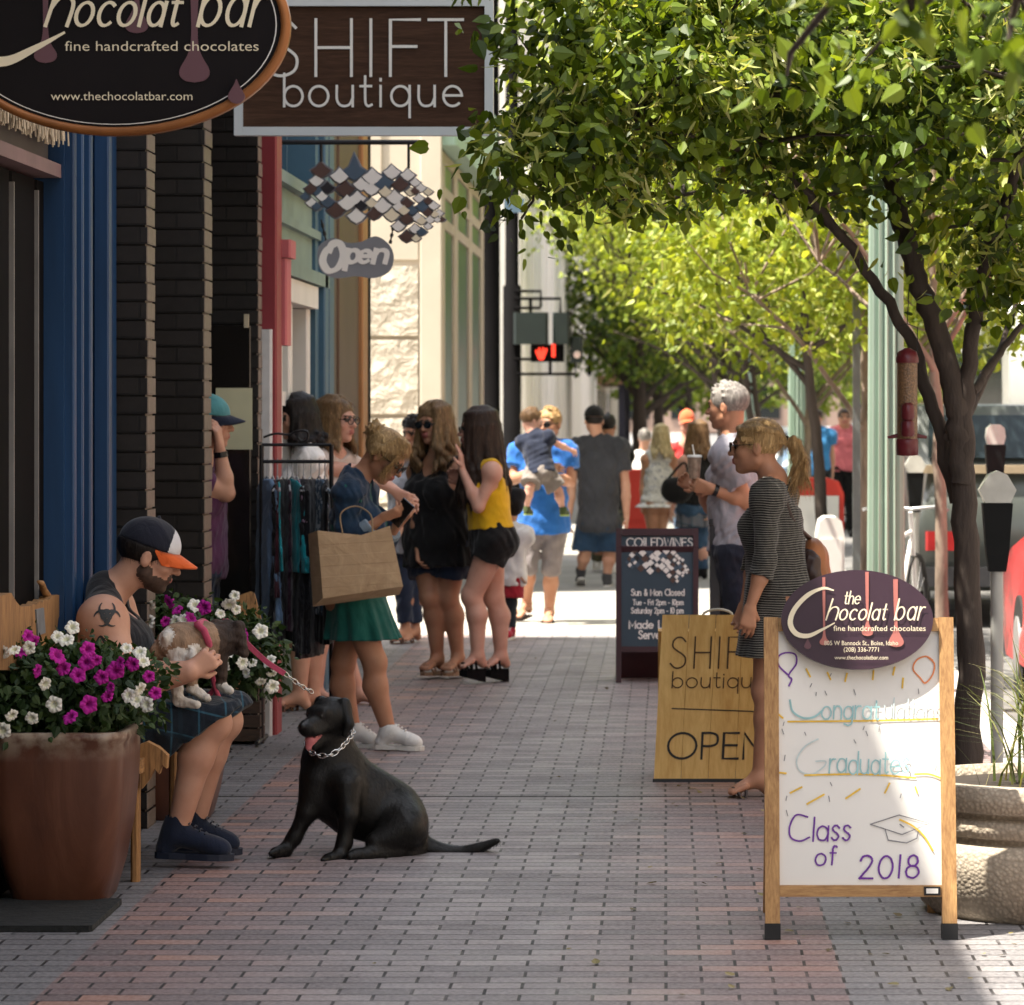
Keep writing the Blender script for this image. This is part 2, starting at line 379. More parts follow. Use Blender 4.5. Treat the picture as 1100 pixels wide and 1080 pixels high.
class Fig:
    def __init__(s, label, Y, foot, H, yaw, head, hf, sh, hip, ar, al, lr, ll, sex='f', fat=1.0, cat='person', vox=.0065, shw=None, hips=None, roll=0, name='person', hsc=1.0, legsc=1.0, shroll=0, hiproll=0, group=None, armf=1.0):
        s.Y, s.H, s.sex, s.fat, s.vox = Y, H, sex, fat, vox; u = s.u = H/1.7
        A = lambda j: at(j[0], j[1], Y+(j[2] if len(j) > 2 else 0)); s.A = A
        base = A((foot[0], foot[1], 0)); base[2] = max(base[2], 0) if base[2] > .15 else 0.0
        s.root = thing(name, label, cat, tuple(base), group)
        s.hd = A(head); s.hfm = head_frame(hf[0], hf[1], roll); s.shm = A(sh); s.pel = A(hip)
        s.U = nrm(s.shm-s.pel); s.fr = frame_of(yaw, s.U); s.fh = frame_of(yaw if hips is None else hips, (0, 0, 1))
        w_ = (shw or (.182 if sex == 'm' else .16))*u; rr = R(shroll); s.shr = s.shm+s.fr[0]*w_*math.cos(rr)+s.U*w_*math.sin(rr); s.shl = s.shm-s.fr[0]*w_*math.cos(rr)-s.U*w_*math.sin(rr)
        s.hr = s.pel+s.fh[0]*.088*u*fat-s.U*.02; s.hl = s.pel-s.fh[0]*.088*u*fat-s.U*.02
        s.er, s.wrr = (A(x) for x in ar[:2]); s.el, s.wrl = (A(x) for x in al[:2])
        s.kr, s.anr = (A(x) for x in lr[:2]); s.kl, s.anl = (A(x) for x in ll[:2])
        s.tr = s.toe(s.anr, lr); s.tl = s.toe(s.anl, ll); s.hands = [ar[2] if len(ar) > 2 else None, al[2] if len(al) > 2 else None]
        s.hsc = hsc*u*1.05; s.neck = s.shm+s.U*.05*u; s.legsc = legsc*u*(1.0 if fat < 1.05 else fat**.7)
        m = sex == 'm'; fr, U = s.fr, s.U; L = np.linalg.norm(s.shm-s.pel); P = lambda t, f=0.: s.pel+(s.shm-s.pel)*t+fr[1]*f*u
        cw, ww = ((.168, .142) if m else (.145, .118)); s.torso = [
            ell(P(.70), np.array([cw*fat, .108*fat, .30*L/u])*u, fr, .05), ell(P(.36, .005*fat), np.array([ww*fat*1.0, .098*fat, .27*L/u])*u, fr, .06),
            ell(s.pel+U*.01*u, np.array([(.155 if m else .165)*fat, .115*fat, .115])*u, np.array([s.fh[0], np.cross(U, s.fh[0]), U]), .06),
            cap(s.shr-fr[0]*.02*u, s.shl+fr[0]*.02*u, .056*u, .056*u, .05), cap(s.neck+U*.03*u, s.shr, .045*u, .045*u, .05), cap(s.neck+U*.03*u, s.shl, .045*u, .045*u, .05)]
        for sg in (-1, 1):
            if m: s.torso.append(ell(P(.76, .06)+fr[0]*sg*.075*u, np.array([.075, .05, .06])*u, fr, .05))
            else: s.torso.append(ell(P(.68, .085*fat)+fr[0]*sg*.07*u, np.array([.064, .06, .068])*u*fat**.5, fr, .03))
            s.torso.append(ell(s.pel-s.fh[1]*.06*u+s.fh[0]*sg*.07*u-U*.03*u, .085*u*fat, None, .05))
        af = (1.0 if m else .84)*fat**.5*u*armf; s.arms = []
        for sh_, e, wv in ((s.shr, s.er, s.wrr), (s.shl, s.el, s.wrl)):
            s.arms.append([ell(sh_-U*.01*u, .062*af, None, .03), cap(sh_-U*.015*u, e, .052*af, .039*af, .03), cap(e, e+(wv-e)*.35, .041*af, .042*af, .02), cap(e+(wv-e)*.35, wv, .042*af, .026*af, .02)])
        lf = s.legsc; s.legs = []
        for h, k, a, t in ((s.hr, s.kr, s.anr, s.tr), (s.hl, s.kl, s.anl, s.tl)):
            bk = nrm(np.cross(np.cross(nrm(a-k), s.fh[1]), nrm(a-k)))*-1; mid = k+(a-k)*.32
            s.legs.append([cap(h, k, .088*lf, .055*lf, .04), ell(k-bk*.012*lf, np.array([.05, .052, .06])*lf, None, .02), cap(k, mid-bk*-.018*lf, .05*lf, .056*lf, .02), cap(mid-bk*-.018*lf, a, .055*lf, .033*lf, .03)])
    def toe(s, a, l):
        if len(l) > 2: t = s.A(l[2])
        else: t = a+s.fh[1]*.17*s.u
        t[2] = a[2]-.055*s.u if len(l) < 4 else t[2]; return t
    def feet(s):
        P = []; u = s.u
        for a, t in ((s.anr, s.tr), (s.anl, s.tl)):
            d = nrm(t-a); h = a-np.array([0, 0, .045*u])-nrm(d*[1, 1, 0])*.035*u
            P += [cap(a, h, .034*u, .03*u, .02), cap(a, t-d*.03*u, .034*u, .022*u, .03)]
            la = np.cross(nrm(d*[1, 1, 0]), [0, 0, 1.])
            for i in range(5): P.append(cap(t-d*.06*u+la*(i-2)*.015*u, t+la*(i-2)*.015*u+d*(.012-.006*abs(i-1.2))*u, .016*u, .0115*u, .007))
        return P
    def head(s, lips=True, beard=False, glasses=False, fat=1.0):
        h = s.hsc; fr = s.hfm; Q = lambda r, f, z: s.hd+(fr[0]*r+fr[1]*f+fr[2]*z)*h; s.Q = Q
        m = s.sex == 'm'; r3 = lambda *x: np.array(x)*h; jw = (1.08 if m else .95)*fat; bt = 3 if beard else 0
        P = [cap(s.neck, Q(0, -.028, -.05), .054*h*(1.06 if m else .88)*fat, .053*h*(1.05 if m else .88), .03),
             ell(Q(0, -.014, .030), r3(.075, .094, .082), fr, .03), ell(Q(0, .032, -.02), r3(.060, .060, .075), fr, .03),
             ell(Q(0, .034, -.066), r3(.049*jw, .046, .036), fr, .03, bt), cap(Q(-.045*jw, .0, -.055), Q(0, .062, -.085), .022*h, .02*h, .02, bt), cap(Q(.045*jw, .0, -.055), Q(0, .062, -.085), .022*h, .02*h, .02, bt),
             ell(Q(0, .076, -.090), r3(.020, .015, .014), fr, .012, bt), cap(Q(-.036, .074, .027), Q(.036, .074, .027), .013*h, None, .015)]
        for sg in (-1, 1): P += [sub(ell(Q(sg*.031, .098, .006), r3(.019, .016, .012), fr), .012*h), ell(Q(sg*.044, .058, -.02), r3(.022, .022, .02), fr, .02)]
        P += [cap(Q(0, .086, .012), Q(0, .109, -.020), .0085*h, .0125*h, .010), ell(Q(-.013, .096, -.024), r3(.009, .010, .008), fr, .006), ell(Q(.013, .096, -.024), r3(.009, .010, .008), fr, .006), ell(Q(0, .082, -.052), r3(.028, .018, .020), fr, .012, bt)]
        for sg in (-1, 1):
            P += [ell(Q(sg*.031, .078, .004), r3(.0135, .012, .0105), fr, .002, 2), cap(Q(sg*.014, .093, .023), Q(sg*.048, .078, .025), .0048*h, .0038*h, .003, 4)]
            P += [ell(Q(sg*.078, -.010, -.008), r3(.010, .019, .031), fr, .008), sub(ell(Q(sg*.089, -.004, -.004), r3(.006, .009, .016), fr), .004)]
        if lips: P += [ell(Q(0, .099, -.048), r3(.022, .007, .0055), fr, .004, 1), ell(Q(0, .097, -.060), r3(.019, .008, .0065), fr, .004, 1)]
        else: P += [ell(Q(0, .096, -.049), r3(.021, .007, .0045), fr, .004, 1), ell(Q(0, .095, -.059), r3(.018, .007, .005), fr, .004, 1)]
        return P
    def body(s, skin, lips=True, beard=False, face=True, hairc=None, hands=True, feet=True, extra=(), mats_=None, fat=1.0):
        P = s.torso+s.legs[0]+s.legs[1]+s.arms[0]+s.arms[1]+s.head(lips, beard, fat=fat)
        for i, (e, wv, hd) in enumerate(((s.er, s.wrr, s.hands[0]), (s.el, s.wrl, s.hands[1]))):
            if not hands: continue
            d = nrm(wv-e); cu = 28; pal = s.fr[0]*(-1 if i == 0 else 1); td = d
            if hd: td = nrm(hd[0]); pal = hd[1]; cu = hd[2]
            P += hand_prims(wv, td, pal, s.u*(1.0 if s.sex == 'm' else .92), cu, side=(1 if i == 0 else -1)*(-1))
        if feet: P += s.feet()
        P += list(extra)
        s.skin = skin; s.b = solid('body', P, s.vox, mats_ or [skin, LIP, EYEM, BEARD, hairc or BROW], s.root); return s.b
    # ---- clothing
    def shirt(s, m, hem=-.05, inf=.014, sleeve=.45, neck=.075, name='shirt', wr=.009, flare=0., arm_inf=None, nf=.02, tank=False, both=None, vneck=0):
        u = s.u; fr = s.fr; P = [grow(p, inf, .05) for p in s.torso]
        low = s.pel+s.U*hem*u; L = np.linalg.norm(s.shm-low); fx = s.fat
        P.append(loft(low, fr, [(0, 0, 0, (.158*fx+inf/u+flare)*u, (.122*fx+inf/u+flare*.8)*u), (L*.5, 0, .005, (.145*fx+inf/u+flare*.4)*u, (.112*fx+inf/u)*u), (L*.8, 0, 0, (.135*fx)*u, (.09*fx)*u)], .05))
        P.append(clip(low, -s.U))
        if tank:
            for sh_, sg in ((s.shr, 1), (s.shl, -1)): P.append(sub(ell(sh_+fr[0]*sg*.045*u-s.U*.03*u, np.array([.085, .16, .115])*u, fr), .01))
            P.append(sub(ell(s.neck+fr[1]*.055*u+s.U*.0*u, np.array([.078, .10, .10])*u, fr), .01))
        else:
            for arm, e, wv, sh_ in ((s.arms[0], s.er, s.wrr, s.shr), (s.arms[1], s.el, s.wrl, s.shl)):
                ai = inf*1.2 if arm_inf is None else arm_inf
                if sleeve <= 1:
                    c = sh_+(e-sh_)*sleeve; P += [grow(arm[0], ai, .03), dict(grow(arm[1], ai+.006, .025), cuts=[(c, nrm(e-sh_))])]
                    P[-2]['cuts'] = [(c, nrm(e-sh_))]
                else:
                    c = e+(wv-e)*(sleeve-1); P += [grow(arm[0], ai, .03), grow(arm[1], ai, .025), dict(grow(arm[2], ai, .02), cuts=[(c, nrm(wv-e))]), dict(grow(arm[3], ai+.002, .02), cuts=[(c, nrm(wv-e))])]
            P.append(sub(ell(s.neck+s.U*.055*u+fr[1]*nf*u, np.array([neck, neck*1.05, .07+vneck])*u, fr), .01))
        return solid(name, P, s.vox, m, s.root, wr=(wr, 34, hash_(name, s.Y)))
    def shorts(s, m, frac=.6, waist=.09, inf=.014, loose=.02, name='shorts', wr=.008, hemcut=None):
        u = s.u; P = [grow(s.torso[2], inf, .05)]+[grow(p, inf, .05) for p in s.torso[7:10:2]]
        for h, k, a, leg in ((s.hr, s.kr, s.anr, s.legs[0]), (s.hl, s.kl, s.anl, s.legs[1])):
            if hemcut:
                hc = (k+np.array(hemcut[0]), nrm(hemcut[1])); P += [cap(h, k, .095*s.legsc+inf, .062*s.legsc+inf+loose, .03, cuts=[hc]), cap(k, k+(a-k)*.3, .062*s.legsc+inf+loose, .065*s.legsc+inf+loose*1.3, .03, cuts=[hc])]
            elif frac <= 1:
                c = h+(k-h)*frac; q = cap(h, k, .095*s.legsc+inf, .06*s.legsc+inf+loose*2, .03); q['cuts'] = [(c, nrm(k-h))]; P.append(q)
            else:
                c = k+(a-k)*(frac-1); P += [grow(leg[0], inf, .03), cap(k, a, .056*s.legsc+inf, .045*s.legsc+inf, .03, cuts=[(c, nrm(a-k))])]
        P.append(loft(s.pel, np.array([s.fh[0], np.cross(s.U, s.fh[0]), s.U]), [(-.03*u, 0, 0, .155*u*s.fat+inf, .115*u*s.fat+inf), (waist*u, 0, 0, .142*u*s.fat+inf, .105*u*s.fat+inf)], .04))
        P.append(clip(s.pel+s.U*waist*u, s.U))
        return solid(name, P, s.vox, m, s.root, wr=(wr, 38, hash_(name, s.Y)))
    def skirt(s, m, hemz, rx, ry, top=.12, cu=0, cv=0, name='skirt', pleat=(9, .06), inf=.014):
        u = s.u; fr = frame_of(0); o = s.pel.copy(); fr = np.array([s.fh[0], s.fh[1], [0, 0, 1.]]); hz = hemz-o[2]
        P = [grow(s.torso[2], inf, .05), loft(o, fr, [(hz, cu, cv, rx, ry), (hz*.5, cu*.5, cv*.5, (rx+.17*u)/2+.005, (ry+.13*u)/2+.005), (0, 0, 0, .165*u*s.fat+inf, .125*u*s.fat+inf), (top*u, 0, 0, .13*u*s.fat+inf, .10*u*s.fat+inf)], .03, pleat=(pleat[0], pleat[1], .05, hz))]
        P += [clip(s.pel+s.U*top*u, s.U), clip([0, 0, hemz], [0, 0, -1])]
        return solid(name, P, s.vox, m, s.root, wr=(.003, 30, 5))
    def hair(s, m, style='short', L=.3, n=26, seed=1, front=.0, name='hair', spread=150, back=.0, part=None, wave=.012, vox=None, thick=.016, cover=.0, capped=False):
        """cap over the skull plus many locks that fall by their own weight"""
        q = np.random.default_rng(seed); h = s.hsc; fr = s.hfm; Q = s.Q; r3 = lambda *x: np.array(x)*h
        P = [ell(Q(0, -.020, .036), r3(.085, .104, .088), fr, .02), sub(ell(Q(0, .105+front, -.028-cover), r3(.080, .085, .088), fr), .012), sub(ell(Q(0, .02, -.11), r3(.1, .07, .075), fr), .012)]
        if style == 'short':
            P.append(sub(ell(Q(0, -.03, -.135), r3(.11, .11, .085), fr), .01))
            for i in range(n):
                a = q.uniform(0, 6.28); e = q.uniform(.15, 1.5); d = np.array([math.cos(a)*math.cos(e), math.sin(a)*math.cos(e), math.sin(e)])
                if d[1] > .75 and d[2] < .5: continue
                b = Q(*(np.array([0, -.018, .034])+d*[.078, .096, .082])); P.append(cap(b, b+(fr[0]*d[0]*.4+fr[1]*(d[1]*.2+.4)+fr[2]*(d[2]*.6))*.035*h, .011*h, .005*h, .012))
        else:
            for i in range(n):
                a = R(-90+(i/(n-1)-.5)*2*spread+q.uniform(-4, 4)); ca, sa = math.cos(a), math.sin(a)
                top = Q(.03*ca, -.02+.04*sa, .118); mid = Q(.084*ca, -.02+.10*sa, .02+q.uniform(-.01, .01))
                ll_ = L*(.85+.3*q.random()); out = (fr[0]*ca+fr[1]*sa)*[1, 1, 0]; pts = [top, Q(.07*ca, -.02+.085*sa, .09), mid]
                m0 = mid+np.array([0, 0, -.10*h])+out*.004; end = mid+np.array([0, 0, -ll_])+out*(.03+.03*q.random())-s.fr[1]*back*(1 if sa < .2 else .2)
                ph = q.uniform(0, 6.3); K = 4
                for j in range(1, K+1):
                    t = j/K; p = m0*(1-t)+end*t+out*wave*math.sin(ph+t*7)+np.cross(out, [0, 0, 1])*wave*math.cos(ph+t*6); pts.append(p)
                for j in range(len(pts)-1): P.append(cap(pts[j], pts[j+1], thick*h*(1 if j < 4 else .95), thick*h*(.95 if j < len(pts)-2 else .35), .010))
            P.append(ell(Q(0, -.045, -.01), r3(.075, .075, .075), fr, .02))
        if capped: P.append(clip(Q(0, 0, .035), fr[2]))
        o = solid(name, P, vox or s.vox, m, s.root)
        if s.Y < 30: strands(o, 900 if style == 'short' else 2200, .022 if style == 'short' else .05, .0009*max(1, s.Y/16), m, seed, .22)
        return o
    def shoes(s, m, sole=None, h=.0, name='shoe', only=None, high=False):
        u = s.u; out = []
        for i, (a, t) in enumerate(((s.anr, s.tr), (s.anl, s.tl))):
            if only is not None and i != only: continue
            d = nrm(t-a); dh = nrm(d*[1, 1, 0]); he = a-dh*.04*u-np.array([0, 0, .05*u]); la = np.cross(dh, [0, 0, 1.])
            P = [cap(a+np.array([0, 0, .02*u if not high else .05*u]), he, .043*u, .036*u, .03), cap(a, t-d*.02*u, .043*u, .030*u, .03), ell(t-d*.045*u, np.array([.046, .062, .034])*u, np.array([la, d, np.cross(la, d)]), .02), sub(cap(a+np.array([0, 0, .03*u]), a+np.array([0, 0, .12*u]), .033*u, .04*u), .004)]
            sh_ = solid(name, P, min(s.vox, .006), m, s.root); out.append(sh_)
            if sole:
                n_ = np.cross(la, d); o = he; Ls = np.linalg.norm(t-he)+.03*u; poly = []
                for x, wd in ((-.040, .0), (-.036, .018), (-.025, .029), (.02, .036), (.08, .034), (Ls*.45/u, .040), (Ls*.65/u, .047), (Ls*.82/u, .043), (Ls*.93/u, .031), (Ls/u-.003, .014), (Ls/u, 0)): poly.append((x*u, wd*u))
                poly = poly+[(x, -y) for x, y in poly[::-1][1:-1]]; dd = nrm(t-he); nn = np.cross(la, dd); nn = nn if nn[2] > 0 else -nn
                b = MB(); b.oprism(he, dd, np.cross(nn, dd), nn, poly, -.036*u-h, -.013*u); b.build('sole', sole, sh_)
            b = MB()
            for j in range(4): c_ = a+d*(.035+.022*j)*u+np.cross(la, d)*(-1 if np.cross(la, d)[2] < 0 else 1)*(.050-.006*j)*u; b.tube([c_-la*.02*u, c_+np.array([0, 0, .006*u]), c_+la*.02*u], .0035*u, 5)
            b.build('lace', sole or m, sh_)
        return out
    def sandals(s, m, heel=.012, front=.012, strapm=None, ankle=False, name='sandal'):
        u = s.u
        for a, t in ((s.anr, s.tr), (s.anl, s.tl)):
            d = nrm(t-a); dh = nrm(d*[1, 1, 0]); la = np.cross(dh, [0, 0, 1.]); he = a-dh*.05*u-np.array([0, 0, .078*u]); to = t+d*.02*u-np.array([0, 0, .018*u])
            if heel < .03: he[2] = a[2]-.085*u; 
            L = np.linalg.norm(to-he); dd = nrm(to-he); nn = np.cross(la, dd); nn = nn if nn[2] > 0 else -nn; b = MB()
            wd = [(0, .012), (.06, .034), (.3, .036), (.62, .044), (.85, .042), (1., .012)]
            V = []; 
            for x, w_ in wd:
                p = he+dd*L*x; th = heel*(1-x)+front*x
                for sg in (-1, 1):
                    V.append(p+la*sg*w_*u); q = p+la*sg*w_*u; V.append(q-np.array([0, 0, 1.])*th)
            F = []
            for i in range(len(wd)-1):
                k = i*4; F += [(k, k+4, k+6, k+2), (k+1, k+3, k+7, k+5), (k, k+1, k+5, k+4), (k+2, k+6, k+7, k+3)]
            F += [(0, 2, 3, 1), (len(V)-4, len(V)-3, len(V)-1, len(V)-2)]
            b.add(V, F); o = b.build(name, m, s.root); st = MB(); sm = strapm or m
            def arch(x, up, w0, lean=0):
                p = he+dd*L*x; pts = []
                for i in range(9):
                    q = math.pi*i/8; pts.append(p+la*math.cos(q)*w0*u+nn*math.sin(q)*up*u+dd*lean*math.sin(q)*u)
                st.tube(pts, .0085*u, 5)
            arch(.66, .050, .046, -.01); arch(.76, .042, .046, .02)
            if ankle:
                pts = [a+(dh*math.cos(q)+la*math.sin(q))*.037*u+np.array([0, 0, .005*u]) for q in np.linspace(0, 6.28, 14)]; st.tube(pts, .006*u, 5); st.tube([he+nn*.005, a-dh*.04*u], .012*u, 6)
                arch(.45, .075, .04, .0)
            st.build('strap', sm, o)
def strands(o, n, L, wd, m, seed=1, lift=.25, down=1.0, flow=None, name='strands'):
    """fine hairs rooted in the surface of o, lying along it and falling with their weight"""
    me = o.data; q = np.random.default_rng(seed); k = len(me.polygons); cen = np.empty(k*3, np.float32); me.polygons.foreach_get('center', cen); nor = np.empty(k*3, np.float32); me.polygons.foreach_get('normal', nor)
    cen, nor = cen.reshape(-1, 3), nor.reshape(-1, 3); i = q.integers(0, k, n); c, nn = cen[i]+q.normal(0, .002, (n, 3)), nor[i]; d = np.tile([0, 0, -down], (n, 1)).astype(float) if flow is None else np.tile(flow, (n, 1)).astype(float)
    d += q.normal(0, .28, (n, 3)); d -= nn*(d*nn).sum(1)[:, None]; d = d/(np.linalg.norm(d, axis=1)[:, None]+1e-6); s = np.cross(d, nn); l_ = (L*q.uniform(.5, 1.3, n))[:, None]; w_ = wd*q.uniform(.6, 1.2, n)[:, None]
    p1 = c+d*l_*.5+nn*l_*lift*.45; p2 = c+d*l_+nn*l_*lift*q.uniform(.2, 1.2, n)[:, None]+np.array([0, 0, -1.])*l_*.12
    V = np.stack([c-s*w_, c+s*w_, p1+s*w_*.8, p1-s*w_*.8, p2+s*w_*.2, p2-s*w_*.2], 1).reshape(-1, 3); b_ = (np.arange(n)*6)[:, None]; F = np.concatenate([b_+np.array([[0, 1, 2, 3]]), b_+np.array([[3, 2, 4, 5]])])
    return np_mesh(name, V+WL[o.name], F, m, o)
def hash_(n, y): return (sum(ord(c) for c in n)*31+int(y*100)) % 9973
# ------------------------------------------------------------------ the ground
def paving():
    n = NT('brick_paving'); co = n.co('Object'); sp = n.n('ShaderNodeSeparateXYZ'); n.l(co, sp.inputs[0])
    wv = n.n('ShaderNodeTexNoise'); wv.inputs['Scale'].default_value = 1.1; n.l(co, wv.inputs['Vector'])
    jx = n.math('ADD', sp.outputs[0], n.math('MULTIPLY', n.math('SUBTRACT', wv.outputs['Fac'], .5), .012))
    cb = n.n('ShaderNodeCombineXYZ'); n.l(jx, cb.inputs[0]); n.l(sp.outputs[1], cb.inputs[1])
    br = n.n('ShaderNodeTexBrick'); br.offset = .5; n.l(cb.outputs[0], br.inputs['Vector'])
    for k, v in (('Scale', 1.0), ('Mortar Size', .0058), ('Mortar Smooth', .3), ('Bias', 0.0), ('Brick Width', .212), ('Row Height', .107)): br.inputs[k].default_value = v
    br.inputs['Color1'].default_value = (0, 0, 0, 1); br.inputs['Color2'].default_value = (1, 1, 1, 1); br.inputs['Mortar'].default_value = (.5, .5, .5, 1)
    rnd = n.n('ShaderNodeSeparateColor'); n.l(br.outputs['Color'], rnd.inputs[0])
    red = n.ramp(rnd.outputs[0], [(0, (.095, .065, .068)), (.30, (.17, .102, .100)), (.6, (.23, .132, .125)), (.86, (.31, .158, .13)), (1, (.42, .19, .12))])
    gry = n.ramp(rnd.outputs[0], [(0, (.105, .110, .120)), (.5, (.150, .155, .165)), (1, (.20, .20, .205))])
    mid = n.ramp(rnd.outputs[0], [(0, (.145, .132, .140)), (.35, (.22, .200, .206)), (.7, (.275, .252, .256)), (1, (.37, .335, .33))])
    big = n.noise(n.co('Object', (1, .45, 1)), .55, 3)
    dc = n.math('ABSOLUTE', n.math('ADD', sp.outputs[0], .62)); worn = n.math('MINIMUM', n.math('MULTIPLY', n.math('MAXIMUM', n.math('MULTIPLY', n.math('SUBTRACT', 1.0, dc), 1.35), 0.0), n.math('ADD', .60, n.math('MULTIPLY', big, .8))), 1.0)  # greyer middle: wear, with sky reflection put into the colour
    c = n.mix(worn, red, mid)
    edge = n.math('ADD', n.math('LESS_THAN', sp.outputs[0], -1.82), n.math('MULTIPLY', n.math('GREATER_THAN', sp.outputs[0], .53), n.math('LESS_THAN', sp.outputs[0], 1.2)))
    c = n.mix(edge, c, gry)
    st = n.noise(co, 2.3, 6, .7); c = n.mix(n.math('MULTIPLY', n.ramp(st, [(.52, (0, 0, 0)), (.75, (1, 1, 1))]), .5), c, (.09, .082, .085))
    fine = n.noise(co, 60, 4); c = n.mix(.42, c, n.mix(n.ramp(fine, [(.3, (0, 0, 0)), (.7, (1, 1, 1))]), (.05, .044, .045), (.40, .36, .35)))
    vo = n.n('ShaderNodeTexVoronoi'); vo.inputs['Scale'].default_value = 2.2; n.l(co, vo.inputs['Vector']); c = n.mix(n.math('MULTIPLY', n.math('LESS_THAN', vo.outputs['Distance'], .042), .75), c, (.035, .032, .032))
    gap = n.ramp(n.noise(co, 7, 3), [(.32, (.45, .45, .45)), (.52, (1, 1, 1))])
    c = n.mix(n.math('MULTIPLY', br.outputs['Fac'], gap), c, (.020, .018, .018))
    n.set(Base_Color=c, Roughness=n.ramp(st, [(.3, (.42,)*3), (.7, (.68,)*3)]), Specular_IOR_Level=.35)
    h = n.math('ADD', n.math('MULTIPLY', br.outputs['Fac'], -1.0), n.math('ADD', n.math('MULTIPLY', fine, .25), n.math('MULTIPLY', rnd.outputs[0], .4))); n.bump(h, .55, .006)
    return n.m
def sheet(name, x0, x1, y0, y1, z, m): return struct(MB().add([(x0, y0, z), (x1, y0, z), (x1, y1, z), (x0, y1, z)], [(0, 1, 2, 3)]).build(name, m))
CONC = mat('concrete_pale', (.33, .31, .275), .8, .18, 1.5, .2, 40)
CONC2 = mat('concrete_grey', (.30, .29, .28), .8, .25, 1.2, .2, 40)
ASPH = mat('asphalt', (.16, .155, .15), .85, .35, 2, .4, 90)
sheet('ground', -400, 400, -100, 700, -.2, mat('far_ground', (.16, .15, .13), .9))
sheet('road', 1.9, 12.5, -30, 500, -.13, ASPH)
sheet('sidewalk', -2.7, 1.62, -8, 26.7, 0, paving())
sheet('alley_paving', -14, 1.62, 26.7, 32.9, 0, CONC)
sheet('corner_paving', -2.5, 1.62, 32.9, 40.4, 0, CONC2)
sheet('cross_street', -60, 1.62, 40.4, 51.5, 0.0, mat('cross_street', (.28, .265, .24), .85, .2, 1))
sheet('far_sidewalk', -2.5, 1.62, 51.5, 320, 0, CONC2)
sheet('far_pavement', 12.5, 17, -30, 500, 0, CONC2)
struct(MB().box(1.62, 1.9, -8, 40.4, -.2, .002, bev=.02).build('kerb', mat('kerb', (.42, .40, .37), .8, .2, 3)))
struct(MB().box(1.62, 1.9, 51.5, 320, -.2, .002, bev=.02).build('far_kerb', MC['kerb']))
struct(MB().box(-2.6, 1.6, 15.53, 15.545, -.05, .002).build('paving_joint', mat('joint', (.045, .04, .04), .9)))
# ------------------------------------------------------------------ buildings
def brickwall(name, c1, c2, mort, course=.0765, length=.21, rough=.5, spec=.5, bump=.8, msize=.006, face=None):
    n = NT(name); co = n.co('Object'); sp = n.n('ShaderNodeSeparateXYZ'); n.l(co, sp.inputs[0]); cb = n.n('ShaderNodeCombineXYZ')
    n.l(n.math('ADD', sp.outputs[0], sp.outputs[1]), cb.inputs[0]); n.l(sp.outputs[2], cb.inputs[1])
    br = n.n('ShaderNodeTexBrick'); n.l(cb.outputs[0], br.inputs['Vector'])
    for k, v in (('Scale', 1.0), ('Mortar Size', msize), ('Mortar Smooth', .2), ('Brick Width', length), ('Row Height', course)): br.inputs[k].default_value = v
    br.inputs['Color1'].default_value = (*c1, 1); br.inputs['Color2'].default_value = (*c2, 1); br.inputs['Mortar'].default_value = (*mort, 1)
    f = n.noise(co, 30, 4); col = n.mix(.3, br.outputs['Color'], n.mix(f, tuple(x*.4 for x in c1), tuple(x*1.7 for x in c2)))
    if face:      # street-facing sides coloured lighter tan to paint in the light they catch
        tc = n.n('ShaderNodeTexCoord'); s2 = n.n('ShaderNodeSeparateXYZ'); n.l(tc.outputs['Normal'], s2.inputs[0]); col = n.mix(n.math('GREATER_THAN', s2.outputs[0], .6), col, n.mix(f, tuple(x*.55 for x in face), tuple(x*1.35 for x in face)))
    n.set(Base_Color=col, Roughness=rough, Specular_IOR_Level=spec)
    n.bump(n.math('ADD', n.math('MULTIPLY', br.outputs['Fac'], -1), n.math('MULTIPLY', f, .2)), bump, .006); return n.m
DARK = mat('charcoal_paint', (.007, .0065, .007), .8, .3, 3, spec=.04)
BLUE = mat('blue_paint', (.011, .056, .150), .5, .6, 5, .05, 30, stretch=(1, 1, .1))
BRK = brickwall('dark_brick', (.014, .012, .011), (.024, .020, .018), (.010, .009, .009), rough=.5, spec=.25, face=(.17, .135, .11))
PLAST = mat('upper_wall', (.22, .18, .15), .8, .25, 2)
GLASS = glassy('shop_glass', (.012, .016, .018))
# chocolate shop front: dark panelled doors, blue pilaster, thatched fringe
b = thing('shop_building', 'dark shopfront with blue pilaster and straw fringe behind the seated man', 'building', (-2.3, 13, 0))
MB().box(-12, -2.42, -50, 14.3, 0, 3.42).box(-12, -2.1, -50, 14.3, 3.45, 7.9).build('wall', PLAST, b)  # the long unseen run behind the camera is added to block sky
m_ = MB()
for y0 in (9.9, 10.42, 10.94, 11.44, 11.94, 12.44, 12.93): m_.box(-2.40, -2.30, y0, y0+.46, .02, 2.54, bev=.012)
m_.build('door', DARK, b)
m_ = MB()
for y in (11.92, 12.42, 12.905): m_.box(-2.315, -2.288, y, y+.012, .02, 2.5)
m_.build('seam', mat('seam_grey', (.22, .21, .2), .5), b)
MB().box(-2.40, -2.235, 8, 13.10, 2.555, 2.605, bev=.006).build('beam', mat('beam_mauve', (.20, .12, .12), .6, .3, 4), b)
MB().box(-2.41, -2.28, 8, 13.06, 2.61, 3.44).build('fascia', mat('fascia_dark', (.06, .05, .045), .7), b)
m_ = MB()
for i in range(1050):
    y = 6.0+6.98*i/1050+random.uniform(-.01, .01); L = random.uniform(.235, .285); x = -2.265+random.uniform(0, .06); wd = random.uniform(.008, .016)
    m_.obox((x, y, 2.94), (0, 1, 0), nrm((random.uniform(-.02, .06), random.uniform(-.06, .06), -1)), (1, 0, 0), 0, wd, 0, L, 0, .004)
